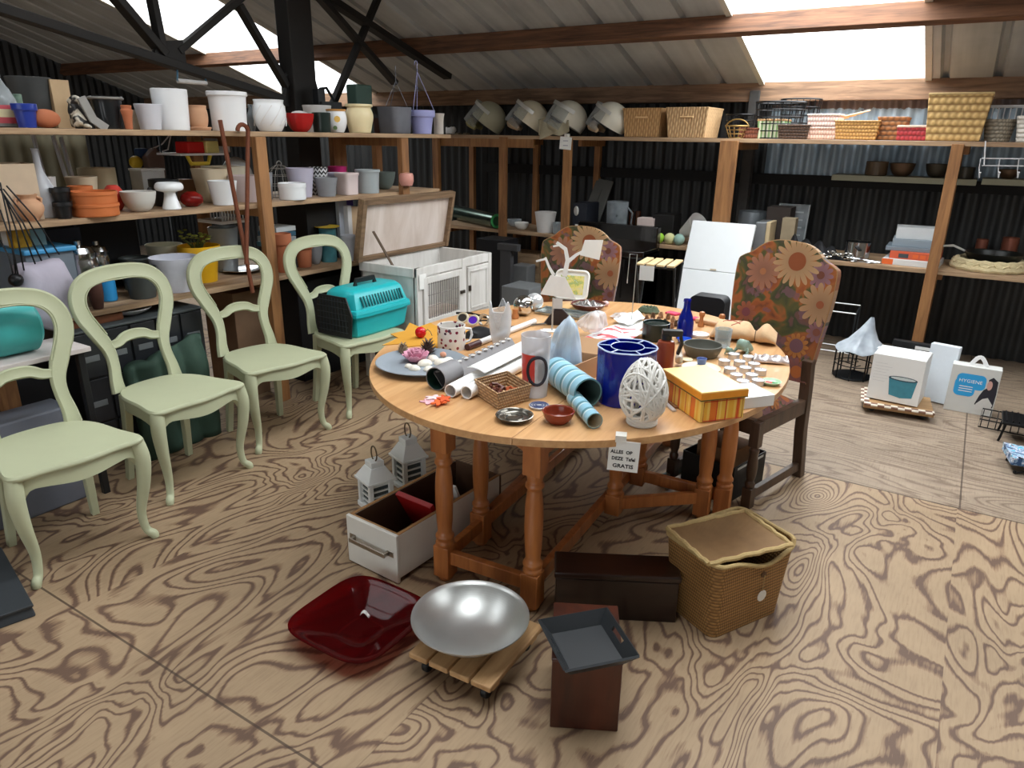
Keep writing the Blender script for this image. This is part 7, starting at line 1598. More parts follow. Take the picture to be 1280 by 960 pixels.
p = at(655, 372, 1, 5.3); zz = hz(p, 655, 356); m = MB(); m.box((0, 0, zz / 2), (40 / ppm(p), .3, zz)); tag(m.build('metal_box', mat('grey_metal_box', (140, 144, 146), .4, .3), loc=(p.x, 5.3, 0), smooth=0, bevel=.006), 'grey metal box on the floor behind the table left of the far floral chair', 'box')
# ============================================================ ON THE TABLE
HT_ = .7505
def tz(x, y): return Z(x, y, HT_)
def tv(name, label, cat, xl, xr, yt, yb, kind, mt, wall=.004, group=None, sq=None, flute=0, n=36, build=True):
    """vessel on the table: yt / yb are the picture rows of the rim and base centres"""
    p = tz((xl + xr) / 2, yb); r = (xr - xl) / 2 / ppm(p); h = max(.008, hz(p, (xl + xr) / 2, yt) - HT_)
    m = vessel_mb(outline(kind) if isinstance(kind, str) else kind, r, h, wall, n, sq, flute)
    return tag(m.build(name, mt, loc=p, smooth=45), label, cat, group), p, r, h
# round grey plate with dried flowers
o, p, r, h = tv('round_plate', 'large round grey plate holding a pink rose, cones and shells', 'plate', 470, 585, 451, 459, [(.62, 0), (.7, .05), (1, 1)], mat('plate_grey', (138, 146, 154), .4, 0, .06), .006)
PZ = HT_ + .006
def on(x, y, z=PZ): return Z(x, y, z)
rp = mat('rose_pink', (206, 146, 166), .7, 0, .1, 20)
q = on(520, 452, PZ + .0); rs = thing('rose', 'dusty pink artificial rose on the round grey plate', 'rose', q)
for ring_, (n_, rr, tilt, zz) in enumerate(((6, .052, 46, .004), (5, .036, 28, .014), (4, .022, 14, .022), (3, .010, 5, .026))):
    for k in range(n_):
        a = 2 * PI * k / n_ + ring_ * .6; Mx = Matrix.Rotation(a, 3, 'Z') @ Matrix.Rotation(R(tilt), 3, 'Y')
        m = MB(); s_ = .034 - .005 * ring_
        m.grid(lambda u, w: Mx @ Vector((.006 * math.cos((u - .5) * 3), (u - .5) * 1.6 * s_ * math.sin(PI * (.25 + .6 * w)), w * s_ * 1.5)) + Vector((rr * .35 * math.cos(a), rr * .35 * math.sin(a), zz)), 8, 7)
        o_ = m.build('petal', rp, rs, fix=False); sd_ = o_.modifiers.new('s', 'SOLIDIFY'); sd_.thickness = .0015
def cone(name, label, x, y, r, mt, z=PZ, group='pine cones', spiky=1.0, s=1.0):
    q = Z(x, y, z); t = MB()
    t.lathe([(0, 0), (r * .5, .1 * r), (r * .72, .6 * r), (r * .5, 1.3 * r), (.1 * r, 1.8 * r), (0, 1.85 * r)], 12)
    for k in range(46):
        f = k / 46; a = k * 2.4; zz = r * (.15 + 1.6 * f); rr = r * (.62 - .5 * (f - .2) ** 2) * (1 - .5 * f)
        d = Vector((math.cos(a), math.sin(a), .35 + .5 * f)).normalized(); b = Vector((rr * math.cos(a), rr * math.sin(a), zz)); sd = Vector((-math.sin(a), math.cos(a), 0)) * r * .18
        tip = b + d * r * .5 * spiky; t.add([b - sd, b + sd, tip + sd * .5, tip - sd * .5, b - sd - Vector((0, 0, r * .1)), b + sd - Vector((0, 0, r * .1))], [(0, 1, 2, 3), (4, 3, 2, 5), (0, 3, 4), (1, 5, 2), (0, 4, 5, 1)])
    return tag(t.build(name, mt, loc=q, smooth=0, fix=True), label, 'pine cone', group)
cone('pine_cone', 'dark spiky pine cone behind the pink rose', 535, 443, .032, mat('cone_dark', (84, 66, 58), .8, 0, .2), spiky=1.5)
cone('pine_cone', 'grey brown pine cone left of the pink rose', 504, 444, .028, mat('cone_grey', (140, 122, 100), .8, 0, .2))
shm = mat('shell_white', (226, 218, 204), .5, 0, .06)
for k, (x, y, rr, lb) in enumerate(((518, 462, .016, 'white round shell in front of the pink rose'), (531, 456, .020, 'white shell right of the pink rose'), (541, 450, .018, 'cream shell in the middle of the plate'), (552, 455, .020, 'cream shell near the right rim of the plate'), (536, 463, .015, 'flat cream shell at the front of the plate'), (548, 462, .014, 'small white shell at the plate front by the grey roll'), (560, 452, .016, 'white shell at the right rim of the plate'), (511, 459, .012, 'tiny white shell left below the pink rose'))):
    q = on(x, y); rr *= 1.35; m = MB(); m.grid(lambda u, w: (rr * 1.2 * math.cos(2 * PI * u) * math.sin(PI * w * .5 + .001), rr * math.sin(2 * PI * u) * math.sin(PI * w * .5 + .001) * (1 + .06 * math.cos(2 * PI * u * 9)), rr * .8 * math.cos(PI * w * .5)), 28, 8, closeu=True)
    tag(m.build('shell', shm, loc=(q.x, q.y, PZ + (.002 if k else .002)), rz=k * 1.3), lb, 'shell', 'shells on the grey plate')
q = on(554, 447); m = MB(); m.ball((0, 0, .014), (.015, .012, .012), 14, 8); tag(m.build('peach_stone', mat('peach', (214, 152, 124), .7), loc=q), 'small peach coloured stone on the right of the grey plate', 'stone')
# yellow leaf table mat, red ball
lm = mat('mustard_felt', (198, 142, 44), .85, 0, .12, 12)
pts = [(478, 432), (498, 423), (488, 418), (506, 414), (512, 404), (524, 409), (538, 404), (545, 408), (566, 402), (562, 412), (592, 415), (574, 424), (590, 432), (560, 432), (548, 438), (530, 432), (510, 434), (505, 430)]
w3 = [tz(*q) for q in pts]; c_ = sum(w3, Vector()) / len(w3)
m = MB(); m.prism([(q.x - c_.x, q.y - c_.y) for q in w3], 0, .003); tag(m.build('leaf_mat', lm, loc=(c_.x, c_.y, HT_), smooth=0), 'mustard yellow maple leaf mat lying at the left of the table', 'mat')
q = tz(526, 423); r = 7 / ppm(q); m = MB(); m.ball((0, 0, r + .003), r, 24, 16); o = tag(m.build('red_ball', mat('bauble_red', (190, 20, 34), .12, 0, .05), loc=q), 'shiny red bauble lying on the mustard leaf mat', 'bauble'); m = MB(); m.tube([(r * .9, 0, r * 1.3), (r * 1.6, 0, r * 1.9), (r * 2.2, 0, r * 1.6), (r * 2.6, .0, r * .9)], .0018, 5); m.build('wire_stem', ring_m, o)
# dotted mug
t = NT('dotted_china'); v = t.coord(); vo = t.n('ShaderNodeTexVoronoi'); vo.inputs['Scale'].default_value = 44; vo.inputs['Randomness'].default_value = .75; t.l(v, vo.inputs['Vector'])
cols = t.ramp(t.sep(vo.outputs['Color'])[0], [(.0, lin((120, 40, 60))), (.4, lin((70, 40, 60))), (.7, lin((140, 60, 70)))], 'CONSTANT'); sz_ = t.math('MULTIPLY_ADD', t.sep(vo.outputs['Color'])[1], .20, .20)
t.col(t.mix(t.math('LESS_THAN', vo.outputs['Distance'], sz_), lin((226, 222, 216)), cols)); t.b.inputs['Roughness'].default_value = .2
o, p, r, h = tv('dotted_mug', 'white china mug with burgundy dots at the left of the table', 'mug', 547, 582, 406, 435, [(.9, 0), (.96, .02), (1, .06), (1, 1)], t.m, .005)
m = MB(); ang = math.atan2(-p.y, -p.x) + 1.9; m.tube([(math.cos(ang) * r * k1, math.sin(ang) * r * k1, h * z1) for k1, z1 in ((1, .8), (1.45, .75), (1.55, .5), (1.4, .25), (1, .18))], .006, 8); m.build('handle', wglz, o)
# mask, pouch, ring coil
mk = thing('party_mask', 'silver and black party glasses with a purple lens on the table', 'glasses', tz(585, 407), R(-8))
bsm = mat('cream_frame', (206, 198, 176), .5)
for s, mt in ((-1, mat('lens_dark', (60, 58, 56), .15)), (1, mat('lens_purple', (96, 50, 196), .12))):
    m = MB(); m.lathe([(0, -.003), (.026, -.003), (.026, .003), (0, .003)], 20, (s * .036, 0, .034), Matrix.Rotation(R(58), 3, 'X') @ Matrix.Diagonal((1.2, .8, 1))); m.build('lens', mt, mk)
    m = MB(); Mx = Matrix.Rotation(R(58), 3, 'X'); m.tube([Mx @ Vector((.033 * math.cos(2 * PI * k / 24), .024 * math.sin(2 * PI * k / 24), 0)) + Vector((s * .036, 0, .034)) for k in range(24)], .006, 6, closed=True); m.build('eye_frame', bsm, mk)
    m = MB(); m.tube([(s * .07, .01, .036), (s * .085, .06, .03), (s * .075, .10, .012)], .004, 6); m.build('temple', bw_, mk)
m = MB(); m.tube([(-.09, .04, .008), (-.02, .07, .012), (.05, .06, .01), (.10, .05, .008)], .006, 8); tag(m.build('black_lanyard', bw_, loc=tz(582, 398)), 'black cord lying behind the party glasses', 'lanyard')
q = tz(601, 420); m = MB(); m.grid(lambda u, w: (.075 * (2 * u - 1), .045 * (2 * w - 1), .036 * (1 - (2 * u - 1) ** 4) ** .6 * (1 - (2 * w - 1) ** 4) ** .6 * (1 + .25 * math.sin(u * 9 + w * 5)) if 0 < u < 1 and 0 < w < 1 else 0), 18, 12); tag(m.build('black_pouch', bc, loc=q, rz=R(40), fix=False), 'crumpled black cloth pouch beside the party glasses', 'pouch')
cl = thing('bangle_coil', 'coil of silver bangles between glasses and crystal vase', 'bangles', tz(607, 408))
for k in range(5): m = MB(); Mx = Matrix.Rotation(R(70), 3, 'X') ; m.tube([Mx @ Vector((.028 * math.cos(2 * PI * j / 20), .028 * math.sin(2 * PI * j / 20), .006 * k)) + Vector((0, 0, .030)) for j in range(20)], .0025, 6, closed=True); m.build('bangle', chm, cl)
# white tube with dark end
a, b = tz(584, 438), tz(668, 405); r = .014; dv = (b - a)
wt = thing('poster_tube', 'long white cardboard tube with a dark brown end lying behind the vase', 'tube', (a.x, a.y, HT_ + r)); m = MB(); m.tube([dv * .16, dv], r, 18); m.build('tube_body', wmat, wt, smooth=50); m = MB(); m.tube([Vector(), dv * .16], r * 1.08, 18); m.build('dark_end', mat('dark_brown_end', (72, 40, 40), .4), wt, smooth=50)
# crystal vase
o, p, r, h = tv('crystal_vase', 'frosted crystal vase with jagged pointed rim on the table', 'vase', 611, 639, 388, 433, [(.55, 0), (.62, .05), (.8, .25), (.95, .5), (1, .75), (.98, 1)], glass('crystal', (236, 238, 240), .1, .3), .008, n=40)
me = o.data
for v_ in me.vertices:
    if v_.co.z > h * .85: v_.co.z += .045 * max(0, math.cos(3 * math.atan2(v_.co.y, v_.co.x) + .6)) ** 2 * (v_.co.z / h)
# grey border roll
a, b = tz(545, 488), tz(648, 438); dv = (b - a); r = 15 / ppm(a) ; dn = dv.normalized(); sd = Vector((dn.y, -dn.x, 0))
br = thing('border_roll', 'grey wallpaper border roll with scalloped edge and dark green inside', 'roll', (a.x, a.y, HT_ + r)); qm = dn.to_track_quat('Z', 'Y').to_matrix()
m = MB(); m.lathe([(r, 0), (r, .12), (r * .93, .12), (r * .93, 0), (r, 0)], 30, (0, 0, 0), qm); m.build('roll_body', mat('border_grey', (124, 122, 124), .6), br, smooth=50); m = MB(); m.lathe([(r * .925, .001), (r * .925, .119), (0, .119)], 30, (0, 0, 0), qm); m.build('green_inside', mat('inside_green', (22, 52, 44), .5), br, smooth=50)
Lr = dv.length; n_ = 12; up_ = Vector((0, 0, 1)) ; vs = []; N_ = n_ * 8
for k in range(N_ + 1):
    f = k / N_; c_ = dn * (.04 + (Lr - .04) * f) - sd * .0; base_z = -r + .001
    top = .062 + .010 * abs(math.sin(PI * n_ * f))
    vs += [c_ + Vector((0, 0, base_z)) , c_ - sd * top * .62 + Vector((0, 0, base_z + top * .78))]
m = MB(); m.add(vs, [(2 * k, 2 * k + 2, 2 * k + 3, 2 * k + 1) for k in range(N_)]); o_ = m.build('scalloped_border', mat('border_grey', None), br, smooth=0); s_ = o_.modifiers.new('s', 'SOLIDIFY'); s_.thickness = .0025
m = MB()
for k in range(n_):
    f = (k + .5) / n_; c_ = dn * (.04 + (Lr - .04) * f) - sd * .062 * .60 + Vector((0, 0, -r + .048)); m.ball(c_ - sd * .004 + Vector((0, 0, .004)), (.015, .015, .004), 12, 5)
m.build('scallop_print', mat('scallop_pale', (186, 182, 178), .6), br)
# white paper rolls
pr_m = mat('roll_paper', (240, 240, 238), .7, 0, .02)
for k, (e, f_, rr, lb) in enumerate((((563, 497), (676, 436), 8.5, 'white paper roll lying between the grey border roll and the wicker basket, left one'), ((583, 499), (690, 442), 8.5, 'white paper roll touching the wicker basket, right one'))):
    a, b = tz(*e), tz(*f_); dv = b - a; r = rr / ppm(a); qm = dv.normalized().to_track_quat('Z', 'Y').to_matrix(); m = MB(); m.lathe([(r, 0), (r * 1.03, dv.length), (r * .9, dv.length), (r * .86, 0), (r, 0)], 26, (0, 0, 0), qm); tag(m.build('paper_roll', pr_m, loc=(a.x, a.y, HT_ + r * 1.03), smooth=50), lb, 'paper roll', 'white paper rolls')
a = [tz(*q) for q in ((584, 480), (662, 440), (680, 448), (606, 488))]; r = .032
m = MB(); m.grid(lambda u, w: a[0].lerp(a[1], u).lerp(a[3].lerp(a[2], u), w) + Vector((0, 0, r * 1.98 + .008 * math.sin(w * PI) + .003)), 14, 8); o_ = m.build('paper_sheet', pr_m, fix=False); s_ = o_.modifiers.new('s', 'SOLIDIFY'); s_.thickness = .0015; tag(o_, 'loose white paper sheet lying over the two white rolls', 'paper')
# small wicker basket with brown things
F_, L_, R_, hh_ = tz(622, 513), tz(594, 494), tz(663, 501), 0
hh_ = hz(F_, 622, 493) - HT_
wb2 = thing('small_basket', 'small square tan wicker basket with brown curls at the table front', 'basket', (F_.x, F_.y, HT_))
B_2 = L_ + R_ - F_; cs_ = [q - F_ for q in (F_, R_, B_2, L_)]; cc = sum(cs_, Vector()) / 4
def rg(s, z): return [cc + (Vector((q.x, q.y, 0)) - cc) * s + Vector((0, 0, z)) for q in cs_]
m = MB(); m.v = [tuple(q) for q in rg(.94, 0) + rg(1.03, hh_) + rg(.97, hh_) + rg(.88, .006)]
for j in range(3):
    for k in range(4): m.f.append((j * 4 + k, j * 4 + (k + 1) % 4, j * 4 + 4 + (k + 1) % 4, j * 4 + 4 + k))
m.f += [(3, 2, 1, 0), (12, 13, 14, 15)]; m.mi = [0] * len(m.f); m.build('basket_body', wicker('wicker_fine', (204, 168, 126), (136, 100, 68), 180, 170), wb2, smooth=0, bevel=.004); m = MB(); m.tube(rg(1.0, hh_), .005, 7, closed=True); m.build('rim', wicker('wicker_fine', None, None), wb2)
gx = mat('brown_curl', (96, 46, 30), .5, 0, .3, 30); gx2 = mat('orange_curl', (196, 96, 52), .5)
for k in range(9):
    q = F_ + cc + Vector((.036 * math.cos(k * 2.2), .030 * math.sin(k * 2.2), 0)); m = MB(); m.tube([(.022 * math.cos(R(a_)), .014 * math.sin(R(a_)), .004 * math.sin(a_ * .1)) for a_ in range(0, 300, 30)], .006, 6); tag(m.build('wood_curl', gx if k % 3 else gx2, loc=(q.x, q.y, HT_ + .018 + .005 * (k % 4)), rot=(R(30 * (k % 3)), R(20), k)), ('dark brown dried curl in the small wicker basket' if k % 3 else 'orange dried curl in the small wicker basket'), 'dried curl', 'dried brown curls in the basket' if k % 3 else 'dried orange curls in the basket')
# felt leaves
for k, (x, y, rgb, lb) in enumerate(((536, 503, (214, 160, 168), 'pink felt leaf cut-out at the table edge'), (543, 499, (226, 196, 196), 'pale pink felt leaf on top of the orange one'), (549, 506, (222, 98, 44), 'orange felt leaf cut-out lying in front'), (555, 503, (206, 84, 40), 'dark orange felt leaf right of the front orange one'))):
    q = tz(x, y); m = MB(); m.prism([(.028 * (1 + .35 * math.cos(5 * a)) * math.cos(a), .02 * (1 + .35 * math.cos(5 * a)) * math.sin(a)) for a in [2 * PI * j / 30 for j in range(30)]], 0, .004); tag(m.build('felt_leaf', mat('felt_%d' % k, rgb, .9), loc=(q.x, q.y, HT_ + .0042 * k), rz=k * .8, smooth=0), lb, 'felt leaf', 'felt leaves')
# dishes at the front
o, p, r, h = tv('pewter_dish', 'dark pewter saucer with a shiny raised centre at the table front', 'dish', 619, 667, 518, 524, [(.7, 0), (.8, .1), (1, 1)], mat('pewter', (120, 116, 108), .22, .8, .1), .005); m = MB(); m.lathe([(r * .5, .006), (r * .45, .010), (r * .40, .006)], 30); m.build('raised_ring', mat('pewter', None), o)
tv('clay_bowl', 'glazed red brown bowl at the front edge of the table', 'bowl', 677, 718, 513, 527, [(.6, 0), (.64, .06), (.85, .4), (1, 1)], mat('brown_glaze', (128, 52, 32), .2, 0, .08), .006)
o, p, r, h = tv('glass_coaster', 'small glass coaster with blue rings behind the red brown bowl', 'coaster', 661, 687, 507, 509, 'low', mat('coaster_glass', (206, 208, 212), .15), .004)
for k in range(3): m = MB(); rr = r * (.85 - .25 * k); m.tube([(rr * math.cos(2 * PI * j / 28), rr * math.sin(2 * PI * j / 28), h + .001) for j in range(28)], .0022, 5, closed=True); m.build('blue_ring', mat('ring_blue', (84, 92, 130), .3), o)
# printed plastic cup
o, p, r, h = tv('plastic_cup', 'tall frosted plastic cup with a black ring and red print', 'cup', 650, 687, 418, 493, [(.82, 0), (.84, .03), (1, 1)], glass('frosted_cup', (238, 238, 240), .15, .35), .002)
def wrap(a0, a1, z0, z1, off=1.012, n=16):
    vs = []
    for k in range(n + 1):
        a = a0 + (a1 - a0) * k / n
        for z in (z0, z1): rr = r * (.82 + .18 * z) * off; vs.append((rr * math.cos(a), rr * math.sin(a), h * z))
    return vs, [(2 * k, 2 * k + 2, 2 * k + 3, 2 * k + 1) for k in range(n)]
fa = math.atan2(-p.y, -p.x)
m = MB(); m.add(*wrap(fa - 1.35, fa - .05, .20, .72)); m.build('red_print', mat('cup_red', (206, 60, 52), .35), o, smooth=60)
m = MB(); pts = []
for k in range(32):
    a = 2 * PI * k / 32; z = .46 + .23 * math.sin(a); an = fa + .15 + .72 * math.cos(a); rr = r * (.82 + .18 * z) * 1.03; pts.append((rr * math.cos(an), rr * math.sin(an), h * z))
m.tube(pts, .006, 6, closed=True); m.build('black_ring_print', mat('print_black', None), o)
m = MB(); m.add(*wrap(fa + .2, fa + .75, .30, .58, 1.014)); m.build('grey_print', mat('print_mid_grey', (150, 150, 152), .35), o, smooth=60)
# blue nested tubes
t = NT('blue_stripes'); v = t.coord(); x, y, z = t.sep(v); f = t.math('FRACT', t.math('MULTIPLY', z, 17)); t.col(t.ramp(f, [(0, lin((150, 196, 214))), (.55, lin((136, 186, 208))), (.6, lin((206, 224, 228))), (.75, lin((90, 140, 150)))], 'CONSTANT')); t.b.inputs['Roughness'].default_value = .35; bstr = t.m
for k, (e, f_, rr, lb) in enumerate((((734, 510), (702, 486), 19.5, 'large pale blue striped cardboard tube lying open at the table front'), ((743, 536), (722, 512), 10.5, 'small pale blue striped tube slid out of the larger tube'))):
    a, b = tz(*e), tz(*f_); r = rr / ppm(a); L2 = (b - a).length * 1.25; t = thing('striped_tube', lb, 'tube', (a.x, a.y, HT_ + r), group='blue striped tubes'); d = (b - a).normalized(); qe = d.to_track_quat('Z', 'Y').to_euler(); t.rotation_euler = qe
    m = MB(); m.lathe([(r * .9, 0), (r, 0), (r, L2), (0, L2)], 34); m.build('tube_wall', bstr, t, smooth=50); m = MB(); m.lathe([(r * .895, .0005), (r * .895, L2 * .98)], 34); m.build('tube_lining', mat('lining_%d' % k, ((74, 96, 92), (196, 186, 160))[k], .6), t, smooth=50)
# cardboard box with blue bags
crd = mat('box_card', (182, 142, 104), .8, 0, .06)
a, b, c_ = Z(684, 454, HT_ + .085), Z(714, 459, HT_ + .085), Z(744, 447, HT_ + .085)
bx2 = thing('open_carton', 'small open brown carton holding pale blue plastic bags', 'carton', (b.x, b.y, HT_)); e1, e2 = (a - b), (c_ - b)
e1 = Vector((e1.x, e1.y, 0)) ; e2 = Vector((e2.x, e2.y, 0)); e2 = e2.normalized() * max(.2, e2.length); e1 = e1.normalized() * max(.2, e1.length)
def panel(name, o0, d, mt=crd, z0=0, z1=.085, th=.004):
    m = MB(); n = Vector((-d.y, d.x, 0)).normalized() * th; P = [o0, o0 + d, o0 + d + Vector((0, 0, z1)), o0 + Vector((0, 0, z1))]; m.add(P + [q + n for q in P], [(0, 1, 2, 3), (7, 6, 5, 4), (0, 4, 5, 1), (1, 5, 6, 2), (2, 6, 7, 3), (3, 7, 4, 0)]); return m.build(name, mt, bx2, smooth=0)
Z0 = Vector(); panel('carton_side', Z0, e1); panel('carton_side', Z0, e2); panel('carton_side', e1, e2); panel('carton_side', e2, e1)
m = MB(); m.add([Z0 + Vector((0, 0, .002)), e1 + Vector((0, 0, .002)), e1 + e2 + Vector((0, 0, .002)), e2 + Vector((0, 0, .002))], [(0, 1, 2, 3)]); m.build('carton_bottom', crd, bx2, smooth=0)
m = MB(); m.add([e2 + Vector((0, 0, .085)), e2 + e1 + Vector((0, 0, .085)), e2 * 1.35 + e1 + Vector((0, 0, .13)), e2 * 1.35 + Vector((0, 0, .13))], [(0, 1, 2, 3)]); o_ = m.build('carton_flap', crd, bx2, smooth=0); s_ = o_.modifiers.new('s', 'SOLIDIFY'); s_.thickness = .003
pb_ = glass('blue_bag_film', (216, 232, 246), .18, .5)
def bag(name, label, base, h, w, seed, lean=(0, 0), mt=pb_, z0=.0):
    rnd = random.Random(seed); ph = [rnd.random() * 6 for _ in range(6)]
    m = MB()
    def f(u, v_):
        a = 2 * PI * u; r = w * (1 - .60 * v_ ** .9) * (1 + .16 * math.sin(3 * a + ph[0] + 2 * v_) + .10 * math.sin(7 * a + ph[1] - 4 * v_) + .05 * math.sin(13 * a + ph[2] + 6 * v_)); r *= (.3 + 2.34 * v_) if v_ < .3 else 1; r *= math.sqrt(max(.01, 1 - ((v_ - .8) / .2) ** 2)) if v_ > .8 else 1
        return Vector((r * math.cos(a) + lean[0] * v_ * h, r * math.sin(a) + lean[1] * v_ * h, z0 + h * v_ * (1 + .05 * math.sin(2 * a + ph[3]))))
    m.grid(f, 48, 20, closeu=True); return tag(m.build(name, mt, loc=base, fix=False, smooth=70), label, 'plastic bag', 'pale plastic bags')
bp = b + (e1 + e2) * .5
bag('plastic_bag', 'pale blue plastic bag pulled up to a tall point in the open carton', (bp.x, bp.y, HT_ + .006), .235, .085, 3, (.05, .1))
q = tz(738, 420); bag('plastic_bag', 'clear crumpled plastic bag behind the tall pale blue bag', (q.x, q.y, HT_ + .022), .10, .085, 5, (.2, .1), glass('clear_bag_film', (236, 236, 238), .2, .3))
q = tz(672, 436); bag('plastic_bag', 'pale crumpled plastic bag behind the printed plastic cup', (q.x, q.y, HT_ + .001), .085, .085, 8, (.1, 0), glass('clear_bag_film', None))
q = tz(776, 398); bag('plastic_bag', 'small clear plastic bag near the back rim of the table', (q.x, q.y, HT_ + .001), .03, .06, 9, (0, 0), glass('clear_bag_film', None))
# cobalt blue clover vase
p = tz(780, 499); r = 36 / ppm(p); h = hz(p, 780, 433) - HT_
t = NT('cobalt'); t.b.inputs['Base Color'].default_value = (*lin((14, 34, 150)), 1); t.b.inputs['Roughness'].default_value = .06; t.b.inputs['Specular IOR Level'].default_value = .7
tr = t.n('ShaderNodeBsdfTransparent'); tr.inputs[0].default_value = (*lin((70, 100, 220)), 1); mx = t.n('ShaderNodeMixShader'); mx.inputs[0].default_value = .6; t.l(tr.outputs[0], mx.inputs[1]); t.l(t.b.outputs[0], mx.inputs[2]); t.l(mx.outputs[0], t.o.inputs[0]); cob = t.m
bv = thing('clover_vase', 'large cobalt blue lobed glass vase in the middle of the table', 'vase', p, R(20))
def lob(a): return r * (.95 + .05 * abs(math.cos(3 * a)))
m = MB(); N = 72
rows = [(.97, 0), (1, .01), (1, .5), (1, 1), (.965, 1), (.965, .03)]
for s, z in rows: m.v += [(lob(2 * PI * k / N) * s * math.cos(2 * PI * k / N), lob(2 * PI * k / N) * s * math.sin(2 * PI * k / N), h * z) for k in range(N)]
for j in range(len(rows) - 1):
    for k in range(N): m.f.append((j * N + k, j * N + (k + 1) % N, (j + 1) * N + (k + 1) % N, (j + 1) * N + k))
m.f += [tuple(reversed(range(N))), tuple(range((len(rows) - 1) * N, len(rows) * N))]; m.mi = [0] * len(m.f); m.build('glass_wall', cob, bv, smooth=50)
rimw = mat('rim_shine', (190, 204, 236), .15)
m = MB(); m.tube([(lob(2 * PI * k / N) * math.cos(2 * PI * k / N), lob(2 * PI * k / N) * math.sin(2 * PI * k / N), h) for k in range(N)], .003, 6, closed=True); m.build('rim', rimw, bv)
m = MB(); ri = r * .56; m.lathe([(ri, .01), (ri, h)], 40); m.build('inner_wall', cob, bv, smooth=60); m = MB(); m.tube([(ri * math.cos(2 * PI * k / 40), ri * math.sin(2 * PI * k / 40), h) for k in range(40)], .002, 5, closed=True); m.build('inner_rim', rimw, bv)
for k in range(6):
    a0 = PI / 3 * k; q0, q1 = [(rr * math.cos(a0), rr * math.sin(a0)) for rr in (ri, lob(a0) * .97)]; m = MB(); m.add([(*q0, .01), (*q1, .01), (*q1, h), (*q0, h)], [(0, 1, 2, 3)]); d_ = m.build('divider', cob, bv, smooth=0); m = MB(); m.tube([(*q0, h), (*q1, h)], .002, 5); m.build('divider_rim', rimw, d_)
# white wicker egg
p = tz(802, 529); r = 28 / ppm(p); h = hz(p, 801, 449) - HT_
egg_m = mat('white_willow', (222, 220, 214), .75, 0, .06)
eg = thing('willow_egg', 'white woven willow egg standing at the table front', 'egg ornament', p)
rnd = random.Random(4)
def eggp(d): z = d.z; k = 1 - .16 * z; return Vector((d.x * r * k, d.y * r * k, h * .52 + z * h * .48))
m = MB()
for i in range(36):
    ax = Vector((rnd.gauss(0, 1), rnd.gauss(0, 1), rnd.gauss(0, .9))).normalized(); u = ax.orthogonal().normalized(); w = ax.cross(u); off = rnd.uniform(-.45, .45); cr_ = math.sqrt(1 - off * off); n_ = 26
    m.tube([eggp((ax * off + (u * math.cos(2 * PI * j / n_) + w * math.sin(2 * PI * j / n_)) * cr_).normalized()) * (1 + .01 * math.sin(i)) for j in range(n_)], (.0042 + .0016 * rnd.random()), 5, closed=True)
m.build('willow_weave', egg_m, eg, smooth=60)
m = MB()
for k in range(3): m.tube([(r * .62 * math.cos(2 * PI * j / 26), r * .62 * math.sin(2 * PI * j / 26), .006 + .008 * k) for j in range(26)], .006, 6, closed=True)
m.build('base_ring', egg_m, eg)
# yellow gift box
F_, L_, R_ = tz(874, 529), tz(832.5, 496), tz(928.5, 523); e1, e2 = L_ - F_, R_ - F_
rz = math.atan2(e2.y, e2.x); W2 = e2.length; D2 = abs(e1.dot(Vector((-math.sin(rz), math.cos(rz), 0)))) * 1.0; h = hz(F_, 877, 491) - HT_
def stripes(name, base, axis):
    t = NT(name); v = t.coord(); x, y, z = t.sep(v); s = t.math('ADD', x, y); n = t.noise(t.comb(t.math('MULTIPLY', s, 1.0), 0, 0), 20, 1)
    c = t.ramp(n, [(.0, lin((236, 176, 60))), (.42, lin((240, 200, 96))), (.50, lin((226, 120, 40))), (.53, lin((204, 52, 36))), (.57, lin((236, 184, 70))), (.66, lin((244, 206, 110))), (.70, lin((230, 140, 40)))], 'CONSTANT')
    t.col(c); t.b.inputs['Roughness'].default_value = .4; return t.m
gsm = stripes('gift_stripes', 0, 0); gl_ = mat('gift_lid', (246, 206, 132), .4, 0, .04)
gbx_ = thing('gift_box', 'yellow gift box with red and orange stripes at the right front of the table', 'box', F_, rz)
boxm('box_body', (W2 / 2, D2 / 2, h / 2), (W2, D2, h - .002), gsm, gbx_, bevel=.002); lidh = .03
l_ = boxm('lid', (W2 / 2, D2 / 2, h - lidh / 2 + .002), (W2 + .010, D2 + .010, lidh), gl_, gbx_, bevel=.002)
boxm('lid_stripe_band', (W2 / 2, D2 / 2, h - lidh / 2), (W2 + .0115, D2 + .0115, lidh * .82), mat('lid_orange', (232, 150, 46), .4, 0, .15, 40), l_, bevel=0)
boxm('lid_ribbon', (W2 / 2, D2 / 2, h - lidh + .003), (W2 + .013, D2 + .013, .004), mat('ribbon_olive', (104, 84, 40), .5), l_, bevel=0)
m = MB(); m.tube([(W2 * .06, -.003, .006), (W2 * .94, -.003, .006), (W2 * .94, -.003, h - lidh - .004), (W2 * .06, -.003, h - lidh - .004)], .0015, 5, closed=True); m.build('red_outline', mat('outline_red', (196, 60, 36), .5), gbx_)
